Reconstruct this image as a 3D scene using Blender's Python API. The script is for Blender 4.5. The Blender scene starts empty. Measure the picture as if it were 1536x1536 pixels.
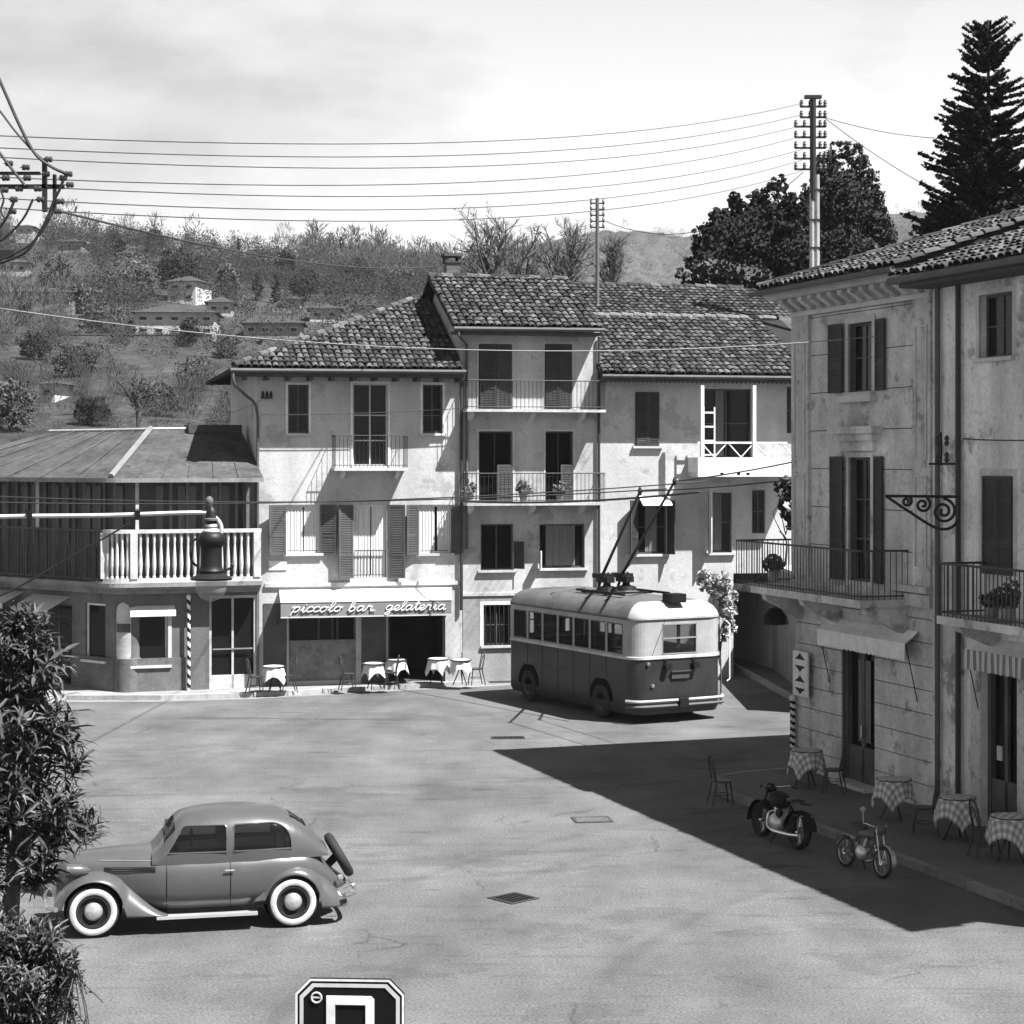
import bpy, bmesh, math, random
import numpy as np
from mathutils import Vector, Matrix, noise
R = math.radians
rnd = random.Random(7)
SC = bpy.context.scene
COL = SC.collection
# ---------------------------------------------------------------- camera
FPX, CX, HY, CAMH = 2900.0, 768.0, 690.0, 6.6
cam = bpy.data.cameras.new('camera'); camo = bpy.data.objects.new('camera', cam); COL.objects.link(camo)
camo.location = (0, 0, CAMH); camo.rotation_euler = (R(90), 0, 0)
cam.sensor_width = 36; cam.lens = 36 * FPX / 1536; cam.shift_y = -(768 - HY) / 1536
cam.clip_start = 0.5; cam.clip_end = 6000
SC.camera = camo
# ---------------------------------------------------------------- sun and sky (black and white film)
SA, SB = 0.54, 0.31                                  # shadow run per metre of height: to the left, and away
az = math.atan2(-SB, SA)                             # direction towards the sun, from +X
elev = math.atan(1 / math.hypot(SA, SB))
sun = bpy.data.lights.new('sun', 'SUN'); sun.energy = 5.0; sun.angle = R(0.53); sun.color = (1, 1, 1)
suno = bpy.data.objects.new('sun', sun); COL.objects.link(suno)
sd = Vector((SA, -SB, 1)).normalized()
suno.rotation_euler = sd.to_track_quat('Z', 'Y').to_euler()
suno.location = (30, -10, 60)
W = bpy.data.worlds.new('World'); SC.world = W; W.use_nodes = True
nt = W.node_tree; nt.nodes.clear()
def N(t, **k):
    n = nt.nodes.new(t)
    for a, b in k.items(): setattr(n, a, b)
    return n
out = N('ShaderNodeOutputWorld'); bg = N('ShaderNodeBackground'); bg.inputs[1].default_value = 0.085
sky = N('ShaderNodeTexSky', sky_type='NISHITA', sun_disc=False)
sky.sun_elevation = elev; sky.sun_rotation = math.pi / 2 - az; sky.air_density = 1.0; sky.dust_density = 1.0
bw = N('ShaderNodeRGBToBW'); tc = N('ShaderNodeTexCoord'); mp = N('ShaderNodeMapping'); mp.inputs['Scale'].default_value = (1, 1, 2.6)
nz = N('ShaderNodeTexNoise'); nz.inputs['Scale'].default_value = 4.6; nz.inputs['Detail'].default_value = 7; nz.inputs['Roughness'].default_value = .55
rp = N('ShaderNodeValToRGB'); rp.color_ramp.elements[0].position = .30; rp.color_ramp.elements[1].position = .60; rp.color_ramp.elements[1].color = (1, 1, 1, 1); rp.color_ramp.elements[0].color = (.22, .22, .22, 1)
mx = N('ShaderNodeMix', data_type='RGBA')
mx.inputs[7].default_value = (4.7, 4.7, 4.7, 1)
ml = N('ShaderNodeMath', operation='MULTIPLY'); ml.inputs[1].default_value = 1.0
ml2 = N('ShaderNodeMath', operation='MULTIPLY_ADD'); ml2.inputs[1].default_value = 0.45; ml2.inputs[2].default_value = 0.0
lk = nt.links.new
lk(sky.outputs[0], bw.inputs[0]); lk(bw.outputs[0], ml.inputs[0]); lk(ml.outputs[0], ml2.inputs[0])
lk(tc.outputs['Generated'], mp.inputs[0]); lk(mp.outputs[0], nz.inputs['Vector']); lk(nz.outputs[0], rp.inputs[0])
sx_ = N('ShaderNodeSeparateXYZ'); lk(tc.outputs['Generated'], sx_.inputs[0])
el = N('ShaderNodeMapRange'); el.inputs[1].default_value = .08; el.inputs[2].default_value = .42; el.inputs[3].default_value = 1.0; el.inputs[4].default_value = .06; lk(sx_.outputs[2], el.inputs[0])   # cloud bank thins towards the zenith
cm = N('ShaderNodeMath', operation='MULTIPLY'); lk(rp.outputs[0], cm.inputs[0]); lk(el.outputs[0], cm.inputs[1]); lk(cm.outputs[0], mx.inputs[0]); lk(ml2.outputs[0], mx.inputs[6]); lk(mx.outputs[2], bg.inputs[0]); lk(bg.outputs[0], out.inputs[0])
vs = SC.view_settings; vs.view_transform = 'Standard'; vs.look = 'None'; vs.gamma = 1; vs.exposure = 1.6
SC.cycles.use_denoising = True; SC.cycles.max_bounces = 6; SC.cycles.transparent_max_bounces = 12
# ---------------------------------------------------------------- helpers
def P(px, py, D): return Vector(((px - CX) / FPX * D, D, CAMH - (py - HY) / FPX * D))
def G(px, py, z=0.0):
    D = FPX * (CAMH - z) / (py - HY); return P(px, py, D)
class Frame:
    def __init__(s, x, y, deg):
        s.o = Vector((x, y, 0)); s.deg = deg; t = R(deg)
        s.u = Vector((math.cos(t), math.sin(t), 0)); s.n = Vector((math.sin(t), -math.cos(t), 0))
    def at(s, px, py, out=0.0):
        r = Vector(((px - CX) / FPX, 1, -(py - HY) / FPX))
        k = (s.o.dot(s.n) + out) / r.dot(s.n); p = r * k
        return (p - s.o).dot(s.u), p.z + CAMH
    def U(s, px, out=0.0): return s.at(px, HY, out)[0]
    def rect(s, x0, y0, x1, y1, out=0.0):
        xm = (x0 + x1) / 2
        return s.U(x0, out), s.U(x1, out), s.at(xm, y1, out)[1], s.at(xm, y0, out)[1]     # u0,u1,z0,z1
    def W(s, u, out, z): v = s.o + s.u * u + s.n * out; return Vector((v.x, v.y, z))
MATS = {}
def mat(name, v, rough=.85, var=.15, scale=1.5, fine=.1, fscale=30, bump=.0, streak=0.0, metal=0.0, spec=.3, island=0.0, vs=(1, 1, 1), ramp=None, coat=0, transl=0, bscale=None, patch=0, pscale=.8):
    if name in MATS: return MATS[name]
    m = bpy.data.materials.new(name); m.use_nodes = True; t = m.node_tree; b = t.nodes['Principled BSDF']
    b.inputs['Roughness'].default_value = rough; b.inputs['Metallic'].default_value = metal; b.inputs['Specular IOR Level'].default_value = spec
    if coat: b.inputs['Coat Weight'].default_value = coat; b.inputs['Coat Roughness'].default_value = .12
    def n(ty, **k):
        q = t.nodes.new(ty)
        for a, c in k.items(): setattr(q, a, c)
        return q
    L = t.links.new
    geo = n('ShaderNodeNewGeometry'); cur = None
    def mul(x, y):
        q = n('ShaderNodeMath', operation='MULTIPLY'); 
        for i, a in enumerate((x, y)):
            if isinstance(a, (int, float)): q.inputs[i].default_value = a
            else: L(a, q.inputs[i])
        return q.outputs[0]
    def noisef(sc, amt, det=5, vec=None, rgh=.6):
        q = n('ShaderNodeTexNoise'); q.inputs['Scale'].default_value = sc; q.inputs['Detail'].default_value = det; q.inputs['Roughness'].default_value = rgh
        L(vec if vec else geo.outputs['Position'], q.inputs['Vector'])
        r = n('ShaderNodeMapRange'); r.inputs[1].default_value = .3; r.inputs[2].default_value = .7; r.inputs[3].default_value = 1 - amt; r.inputs[4].default_value = 1 + amt
        L(q.outputs[0], r.inputs[0]); return r.outputs[0], q.outputs[0]
    vec = None
    if vs != (1, 1, 1):
        mpn = n('ShaderNodeMapping'); mpn.inputs['Scale'].default_value = vs; L(geo.outputs['Position'], mpn.inputs[0]); vec = mpn.outputs[0]
    cur = v
    if var: cur = mul(cur, noisef(scale, var, 6, vec)[0])
    if fine: cur = mul(cur, noisef(fscale, fine, 3)[0])
    if streak:
        mpn = n('ShaderNodeMapping'); mpn.inputs['Scale'].default_value = (.9, .9, .13); L(geo.outputs['Position'], mpn.inputs[0])
        cur = mul(cur, noisef(1.6, streak*.55, 4, mpn.outputs[0], .55)[0])
    if island:
        oi = n('ShaderNodeObjectInfo'); ad = n('ShaderNodeMath', operation='ADD'); fr = n('ShaderNodeMath', operation='FRACT')
        L(oi.outputs['Random'], ad.inputs[0]); L(geo.outputs['Random Per Island'], ad.inputs[1]); L(ad.outputs[0], fr.inputs[0])
        pw = n('ShaderNodeMath', operation='POWER'); L(fr.outputs[0], pw.inputs[0]); pw.inputs[1].default_value = 1.6
        r = n('ShaderNodeMapRange'); r.inputs[3].default_value = 1 - island * .6; r.inputs[4].default_value = 1 + island * 1.6; L(pw.outputs[0], r.inputs[0])
        cur = mul(cur, r.outputs[0])
    if patch:
        for sc_, lo, hi, am in ((pscale, .56, .62, patch), (pscale*3.1, .60, .66, patch*.7), (pscale*.45, .35, .75, patch*.5)):
            q = n('ShaderNodeTexNoise'); q.inputs['Scale'].default_value = sc_; q.inputs['Detail'].default_value = 9; q.inputs['Roughness'].default_value = .68; L(geo.outputs['Position'], q.inputs['Vector'])
            r = n('ShaderNodeMapRange'); r.inputs[1].default_value = lo; r.inputs[2].default_value = hi; r.inputs[3].default_value = 1; r.inputs[4].default_value = 1-am; L(q.outputs[0], r.inputs[0]); cur = mul(cur, r.outputs[0])
    if isinstance(cur, (int, float)): b.inputs['Base Color'].default_value = (cur, cur, cur, 1)
    else:
        cc = n('ShaderNodeCombineColor'); [L(cur, cc.inputs[i]) for i in range(3)]; L(cc.outputs[0], b.inputs['Base Color'])
    if bump:
        f = noisef(bscale or fscale, 1, 4)[1]; bp = n('ShaderNodeBump'); bp.inputs['Strength'].default_value = bump; bp.inputs['Distance'].default_value = .02
        L(f, bp.inputs['Height']); L(bp.outputs[0], b.inputs['Normal'])
    MATS[name] = m; return m
def soften(m, k=.65):
    """foliage: blend the leaf normal towards an upward crown normal"""
    t = m.node_tree; b = t.nodes['Principled BSDF']; g = t.nodes.new('ShaderNodeNewGeometry'); mx_ = t.nodes.new('ShaderNodeMix'); mx_.data_type = 'VECTOR'; mx_.inputs[0].default_value = k; t.links.new(g.outputs['Normal'], mx_.inputs[4]); mx_.inputs[5].default_value = (.25, -.45, .85); nn = t.nodes.new('ShaderNodeVectorMath'); nn.operation = 'NORMALIZE'; t.links.new(mx_.outputs[1], nn.inputs[0]); t.links.new(nn.outputs[0], b.inputs['Normal']); return m
def glass(name, v, mixf, rough=.05):
    if name in MATS: return MATS[name]
    m = bpy.data.materials.new(name); m.use_nodes = True; t = m.node_tree; b = t.nodes['Principled BSDF']
    b.inputs['Base Color'].default_value = (v, v, v, 1); b.inputs['Roughness'].default_value = rough; b.inputs['Specular IOR Level'].default_value = .25
    if mixf:
        o = t.nodes['Material Output']; tr = t.nodes.new('ShaderNodeBsdfTransparent'); mi = t.nodes.new('ShaderNodeMixShader'); mi.inputs[0].default_value = 1 - mixf
        tr.inputs[0].default_value = (.85, .85, .85, 1)
        t.links.new(tr.outputs[0], mi.inputs[1]); t.links.new(b.outputs[0], mi.inputs[2]); t.links.new(mi.outputs[0], o.inputs[0])
    MATS[name] = m; return m
class MB:
    def __init__(s): s.v = []; s.f = []; s.m = []
    def add(s, vs, fs, mi=0):
        k = len(s.v); s.v += [tuple(a) for a in vs]; s.f += [tuple(k + i for i in f) for f in fs]; s.m += [mi] * len(fs); return s
    def box(s, x0, x1, y0, y1, z0, z1, mi=0, M=None):
        x0, x1 = sorted((x0, x1)); y0, y1 = sorted((y0, y1)); z0, z1 = sorted((z0, z1))
        vs = [Vector(p) for p in ((x0,y0,z0),(x1,y0,z0),(x1,y1,z0),(x0,y1,z0),(x0,y0,z1),(x1,y0,z1),(x1,y1,z1),(x0,y1,z1))]
        if M: vs = [M @ p for p in vs]
        return s.add(vs, [(0,3,2,1),(4,5,6,7),(0,1,5,4),(1,2,6,5),(2,3,7,6),(3,0,4,7)], mi)
    def quad(s, a, b, c, d, mi=0): return s.add([a, b, c, d], [(0, 1, 2, 3)], mi)
    def poly(s, pts, mi=0): return s.add(pts, [tuple(range(len(pts)))], mi)
    def prism(s, pts, d, mi=0):
        n = len(pts); d = Vector(d); a = [Vector(p) for p in pts]; b = [p + d for p in a]
        return s.add(a + b, [tuple(range(n))[::-1], tuple(range(n, 2 * n))] + [(i, (i + 1) % n, n + (i + 1) % n, n + i) for i in range(n)], mi)
    def tube(s, pts, r, n=6, mi=0, closed=False, flat=None):
        pts = [Vector(p) for p in pts]; rs = r if isinstance(r, (list, tuple)) else [r] * len(pts)
        vs = []; fs = []; L = len(pts); up = None
        for i, p in enumerate(pts):
            a = pts[(i - 1) % L] if (i or closed) else p; b = pts[(i + 1) % L] if (i < L - 1 or closed) else p
            d = (b - a)
            if d.length < 1e-9: d = Vector((0, 0, 1))
            d.normalize()
            if up is None:
                up = Vector((0, 0, 1)) if abs(d.z) < .9 else Vector((1, 0, 0))
            x = d.cross(up)
            if x.length < 1e-6: x = d.orthogonal()
            x.normalize(); y = x.cross(d).normalized(); up = y
            for k in range(n):
                t = 2 * math.pi * k / n; vs.append(p + x * (math.cos(t) * rs[i]) + y * (math.sin(t) * rs[i]))
        for i in range(L if closed else L - 1):
            j = (i + 1) % L
            fs += [(i*n + k, i*n + (k+1) % n, j*n + (k+1) % n, j*n + k) for k in range(n)]
        if not closed: fs += [tuple(range(n))[::-1], tuple((L-1)*n + k for k in range(n))]
        return s.add(vs, fs, mi)
    def lathe(s, prof, c=(0,0,0), n=16, mi=0, axis='z', a0=0, a1=2*math.pi):
        full = abs(a1 - a0 - 2*math.pi) < 1e-6; m = n if full else n + 1; vs = []; fs = []
        for r, z in prof:
            for k in range(m):
                t = a0 + (a1 - a0) * k / n; x, y = r * math.cos(t), r * math.sin(t)
                q = {'z': (x, y, z), 'y': (x, z, y), 'x': (z, x, y)}[axis]; vs.append((c[0]+q[0], c[1]+q[1], c[2]+q[2]))
        for i in range(len(prof) - 1):
            for k in range(n):
                k2 = (k + 1) % m; fs.append((i*m + k, i*m + k2, (i+1)*m + k2, (i+1)*m + k))
        return s.add(vs, fs, mi)
    def grid(s, rows, mi=0, wrap=False):
        n = len(rows[0]); vs = [p for r in rows for p in r]; fs = []
        for i in range(len(rows) - 1):
            for k in range(n if wrap else n - 1): fs.append((i*n + k, i*n + (k+1) % n, (i+1)*n + (k+1) % n, (i+1)*n + k))
        return s.add(vs, fs, mi)
    def mesh(s, name, mats, smooth=False, fix=True):
        me = bpy.data.meshes.new(name); me.from_pydata(s.v, [], s.f)
        for m in (mats if isinstance(mats, (list, tuple)) else [mats]): me.materials.append(m)
        me.polygons.foreach_set('material_index', s.m)
        if fix:
            b = bmesh.new(); b.from_mesh(me); bmesh.ops.recalc_face_normals(b, faces=b.faces); b.to_mesh(me); b.free()
        if smooth:
            me.polygons.foreach_set('use_smooth', [True] * len(me.polygons))
            if smooth != 'all': me.set_sharp_from_angle(angle=R(38))
        me.update(); return me
    def build(s, name, mats, parent=None, smooth=False, fix=True, loc=None):
        o = bpy.data.objects.new(name, s.mesh(name, mats, smooth, fix)); COL.objects.link(o); o.parent = parent
        if loc: o.location = loc
        return o
def tag(o, label=None, cat=None, group=None, kind=None):
    if label: o['label'] = label
    if cat: o['category'] = cat
    if group: o['group'] = group
    if kind: o['kind'] = kind
    return o
def thing(name, label, cat, loc=(0,0,0), rotz=0.0, group=None):
    o = bpy.data.objects.new(name, None); COL.objects.link(o); o.location = loc; o.rotation_euler = (0, 0, rotz); o.empty_display_size = .2
    return tag(o, label, cat, group)
def inst(name, me, parent, loc=(0,0,0), rot=(0,0,0), scale=(1,1,1), M=None):
    o = bpy.data.objects.new(name, me); COL.objects.link(o); o.parent = parent
    if M is not None: o.matrix_local = M
    else: o.location = loc; o.rotation_euler = rot; o.scale = scale
    return o
def copy_tree(o, parent=None):
    c = o.copy(); COL.objects.link(c); c.parent = parent
    for ch in list(o.children): copy_tree(ch, c)
    return c
def smooth_path(pts, n=6):
    pts = [Vector(p) for p in pts]; o = []
    for i in range(len(pts) - 1):
        p0 = pts[max(i-1, 0)]; p1 = pts[i]; p2 = pts[i+1]; p3 = pts[min(i+2, len(pts)-1)]
        for k in range(n):
            t = k / n
            o.append(.5 * ((2*p1) + (p2-p0)*t + (2*p0-5*p1+4*p2-p3)*t*t + (3*p1-p0-3*p2+p3)*t**3))
    return o + [pts[-1]]
# ---------------------------------------------------------------- materials (grey values: the photograph is monochrome)
M_plaster = mat('plaster_cream', .42, .9, .13, .9, .10, 16, bump=.3, streak=.28, patch=.28)
M_plaster2 = mat('plaster_pale', .37, .9, .16, 1.1, .10, 16, bump=.3, streak=.32, patch=.30)
M_plaster3 = mat('plaster_lime', .42, .9, .16, .8, .10, 16, bump=.3, streak=.2, patch=.28)
M_base = mat('plaster_base', .25, .9, .2, 1.2, .1, 14, bump=.3, streak=.2)
M_greywall = mat('plaster_grey', .24, .9, .2, .8, .1, 18, bump=.3, streak=.25, patch=.3)
M_stone = mat('dressed_stone', .46, .88, .2, 1.4, .15, 14, bump=.4, streak=.45, patch=.45, pscale=1.5)
M_palewall = mat('plaster_stained', .58, .9, .25, .6, .15, 12, bump=.4, streak=.5, patch=.5, pscale=1.1)
M_white = mat('white_paint', .62, .7, .14, 3, .1, 16, patch=.15)
M_offwhite = mat('stone_white', .42, .8, .2, 2.5, .12, 16, streak=.25, patch=.2)
M_slab = mat('concrete_slab', .42, .85, .18, 2, .1, 20)
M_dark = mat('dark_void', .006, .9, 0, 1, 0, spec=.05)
M_shut = mat('shutter_paint', .065, .6, .2, 3, .1, 20)
M_shut2 = mat('shutter_paint_worn', .035, .65, .25, 3, .12, 20)
M_wood = mat('dark_timber', .07, .7, .3, 2, .15, 14)
M_iron = mat('wrought_iron', .02, .55, .1, 4, 0, metal=.2)
M_ironl = mat('painted_iron', .05, .6, .15, 4, 0)
M_pipe = mat('zinc_pipe', .08, .7, .2, 2, .1, metal=.0)
M_tile = mat('roof_tile', .040, .9, .3, 1.2, .25, 18, bump=.3, island=.95)
M_under = mat('roof_under', .015, .95, .2, 2, .1)
M_soffit = mat('soffit_timber', .05, .85, .2, 3, .1)
M_pane = glass('window_glass', .008, 0, .12); MATS['window_glass'].node_tree.nodes['Principled BSDF'].inputs['Specular IOR Level'].default_value = .18
M_cur = mat('curtain_cloth', .50, .9, .12, 2, .05, vs=(9, 9, .4))
M_cur2 = mat('curtain_grey', .14, .9, .25, 2, .05, vs=(9, 9, .4))
M_canvas = mat('awning_canvas', .46, .9, .08, 2, .06, 25)
M_canvasd = mat('awning_grey', .17, .9, .12, 3, .08, 25)
M_metalroof = mat('sheet_roof', .058, .75, .4, .9, .35, 6, bump=.3, metal=.0, patch=.4, pscale=1.2)
M_cloth = mat('table_cloth', .52, .9, .08, 3, .05)
M_bent = mat('bentwood', .035, .45, .2, 4, .1)
M_steel = mat('bright_steel', .55, .25, .05, 4, 0, metal=.9)
M_rubber = mat('rubber', .018, .8, .2, 4, 0)
M_black = mat('black_paint', .010, .55, .1, 4, 0, spec=.15)
M_bark = mat('bark', .06, .95, .3, 6, .2)
M_wire = mat('wire', .03, .6, 0, 1, 0)
M_wirel = mat('wire_pale', .22, .5, 0, 1, 0)
M_porc = mat('porcelain', .04, .3, .1, 4, 0)
# ---------------------------------------------------------------- architecture builders (local x = along facade, local y = -out)
def cells(mb, u0, u1, z0, z1, ops, o0, o1, mi=0):
    us = sorted({u0, u1, *[min(max(a, u0), u1) for o in ops for a in o[:2]]}); zs = sorted({z0, z1, *[min(max(a, z0), z1) for o in ops for a in o[2:4]]})
    for k in range(len(zs) - 1):
        za, zb = zs[k], zs[k+1]
        if zb - za < 1e-4: continue
        run = None
        for i in range(len(us) - 1):
            ua, ub = us[i], us[i+1]; um = (ua+ub)/2; zm = (za+zb)/2
            hole = any(o[0] < um < o[1] and o[2] < zm < o[3] for o in ops)
            if hole:
                if run is not None: mb.box(run, ua, -o0, -o1, za, zb, mi); run = None
            elif run is None: run = ua
        if run is not None: mb.box(run, us[-1], -o0, -o1, za, zb, mi)
    return mb
def window(B, r, depth=.14, frame=.05, nx=2, nz=2, surround=0, smat=None, fmat=None, pmat=None, sill=True, cur=None, zmid=None, bars=0):
    u0, u1, z0, z1 = r; fmat = fmat or M_white; y = depth
    w = MB()
    w.box(u0, u0+frame, y-.05, y, z0, z1); w.box(u1-frame, u1, y-.05, y, z0, z1); w.box(u0+frame, u1-frame, y-.05, y, z0, z0+frame); w.box(u0+frame, u1-frame, y-.05, y, z1-frame, z1)
    iu0, iu1, iz0, iz1 = u0+frame, u1-frame, z0+frame, z1-frame
    for i in range(1, nx): c = iu0 + (iu1-iu0)*i/nx; w.box(c-.02, c+.02, y-.042, y-.002, iz0, iz1)
    zz = zmid if zmid else [j/nz for j in range(1, nz)]
    for q in zz: c = iz0 + (iz1-iz0)*q; w.box(iu0, iu1, y-.04, y-.004, c-.016, c+.016)
    o = w.build('window', fmat, B)
    MB().box(iu0, iu1, y-.022, y-.012, iz0, iz1).build('pane', pmat or M_pane, o)
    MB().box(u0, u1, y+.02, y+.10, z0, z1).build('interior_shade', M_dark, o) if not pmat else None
    if surround:
        s = MB(); d = -.025
        s.box(u0-surround, u0, d, .03, z0, z1+surround); s.box(u1, u1+surround, d, .03, z0, z1+surround); s.box(u0, u1, d, .03, z1, z1+surround)
        s.build('surround', smat or M_white, o)
    if sill: MB().box(u0-.09, u1+.09, -.10, depth-.05, z0-.07, z0).build('sill', M_slab, o)
    if cur:
        n = 14
        for a, b in cur[1]:
            c = MB()
            ua, ub = u0 + (u1-u0)*a, u0 + (u1-u0)*b
            pts = [(ua + (ub-ua)*i/n, y-.055 - .012*math.cos(i*2.4), 0) for i in range(n+1)]
            c.grid([[(p[0], p[1], iz0+.02) for p in pts], [(p[0], p[1], iz1) for p in pts]])
            c.build('curtain', cur[0], o)
    if bars:
        for i in range(bars): 
            c = u0 + (u1-u0)*(i+.5)/bars; MB().box(c-.012, c+.012, -.01, .02, z0, z1).build('bar', M_iron, o)
    return o
_sh = {}
def shutter_mesh(w, h, m, slat=True):
    k = (round(w, 3), round(h, 3), m.name)
    if k in _sh: return _sh[k]
    b = MB(); t = .035; s = .055
    b.box(0, s, 0, t, 0, h); b.box(w-s, w, 0, t, 0, h)
    rails = [0, h*.36, h-s] if h < 1.6 else [0, h*.3, h-s]
    for z in rails: b.box(s, w-s, 0, t, z, z+s)
    z = s + .03
    while z < h - s:
        if not any(a-.03 < z < a+s+.03 for a in rails):
            b.add([(s, .004, z), (w-s, .004, z), (w-s, t-.004, z+.035), (s, t-.004, z+.035), (s, .010, z-.006), (w-s, .010, z-.006), (w-s, t, z+.029), (s, t, z+.029)],
                  [(0,1,2,3),(7,6,5,4),(0,4,5,1),(1,5,6,2),(2,6,7,3),(3,7,4,0)])
        z += .05
    b.box(s, w-s, .019, .022, s, h-s)
    _sh[k] = b.mesh('shutter', m); return _sh[k]
def shutter(B, u, z0, w, h, ang, side, m=None, out=.03):
    """hinged at u; side=-1 opens to the left, +1 to the right; ang = degrees off the wall"""
    me = shutter_mesh(w, h, m or M_shut)
    return inst('shutter', me, B, (u, -out - (.04 if side < 0 else 0), z0), (0, 0, R(180 + ang) if side < 0 else R(-ang)))
def shutters(B, r, m=None, angs=(12, 12), w=None):
    u0, u1, z0, z1 = r; w = w or (u1-u0)/2
    if angs[0] is not None: shutter(B, u0, z0, w, z1-z0, angs[0], -1, m)
    if angs[1] is not None: shutter(B, u1, z0, w, z1-z0, angs[1], 1, m)
_rb = {}
def railing(B, path, h, step=.11, m=None, r=.009, top=.018, name='railing', post=True):
    """path: list of (u,out,z) along the slab edge"""
    m = m or M_iron; pts = [Vector((p[0], -p[1], p[2])) for p in path]
    o = MB().tube([p + Vector((0,0,h)) for p in pts], top, 6).build(name, m, B); MB().tube([p + Vector((0,0,.07)) for p in pts], top*.8, 6).build('bottom_rail', m, o)
    k = (round(h, 3), r, m.name)
    if k not in _rb: _rb[k] = MB().tube([(0,0,.0), (0,0,h)], r, 5).mesh('bar', m)
    for a, c in zip(pts[:-1], pts[1:]):
        L = (c-a).length; n = max(1, int(L/step))
        for i in range(n + 1): inst('bar', _rb[k], o, a + (c-a)*(i/n))
    return o
def tile_mesh(w=.19, L=.42, seg=6):
    b = MB(); rows = []
    for y, r, zb in ((0, w*.50, .030), (L, w*.40, -.004)):
        rows.append([(r*math.cos(math.pi*k/seg), y, zb + r*.80*math.sin(math.pi*k/seg)) for k in range(seg+1)])
    b.grid(rows)
    i = [(x*.82, 0.0, .030 + (z-.030)*.80) for x, y, z in rows[0]]
    b.grid([rows[0], i])
    return b
TILE = {}
def tiles(roof, org, ud, vd, width, length, inside, pitch=.19, row=.33, maxn=300, seed=1, key=1.0):
    rr = random.Random(seed); ud = Vector(ud).normalized(); vd = Vector(vd).normalized(); nd = ud.cross(vd).normalized()
    if nd.z < 0: nd = -nd
    if pitch not in TILE:
        tb = tile_mesh(pitch*1.02, row*1.28); TILE[pitch] = (tb, tb.mesh('tile', M_tile))
    tb, tm = TILE[pitch]; org = Vector(org); spots = []
    nc = int(width/pitch); nr = int(length/row)
    for j in range(nr + 1):
        for i in range(nc + 1):
            u, v = (i+.5)*pitch, j*row
            if inside(u, v + row*.5): spots.append((j, i, u, v))
    spots.sort(); rest = MB(); num = 0
    for j, i, u, v in spots:
        p = org + ud*(u + rr.gauss(0, .008)) + vd*(v - .05 + rr.gauss(0, .018)) + nd*(.012 + rr.random()*.014)
        a = rr.gauss(0, .05); x = ud*math.cos(a) + vd*math.sin(a); y = vd*math.cos(a) - ud*math.sin(a)
        s = 1 + rr.gauss(0, .035)
        M = Matrix(((x.x*s, y.x, nd.x*s, p.x), (x.y*s, y.y, nd.y*s, p.y), (x.z*s, y.z, nd.z*s, p.z), (0,0,0,1)))
        if num < maxn: inst('tile', tm, roof, M=M); num += 1
        else: rest.add([M @ Vector(q) for q in tb.v], tb.f)
    if rest.v: tag(rest.build('tile_field', M_tile, roof, fix=False), kind='stuff')
def slope(roof_b, pts, t=.10, mi=0):
    """roof slab from 3-4 local points (top surface), thickness downwards"""
    roof_b.prism(pts, (0, 0, -t), mi)
def xf(mb, M): mb.v = [tuple(M @ Vector(p)) for p in mb.v]; return mb
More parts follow.
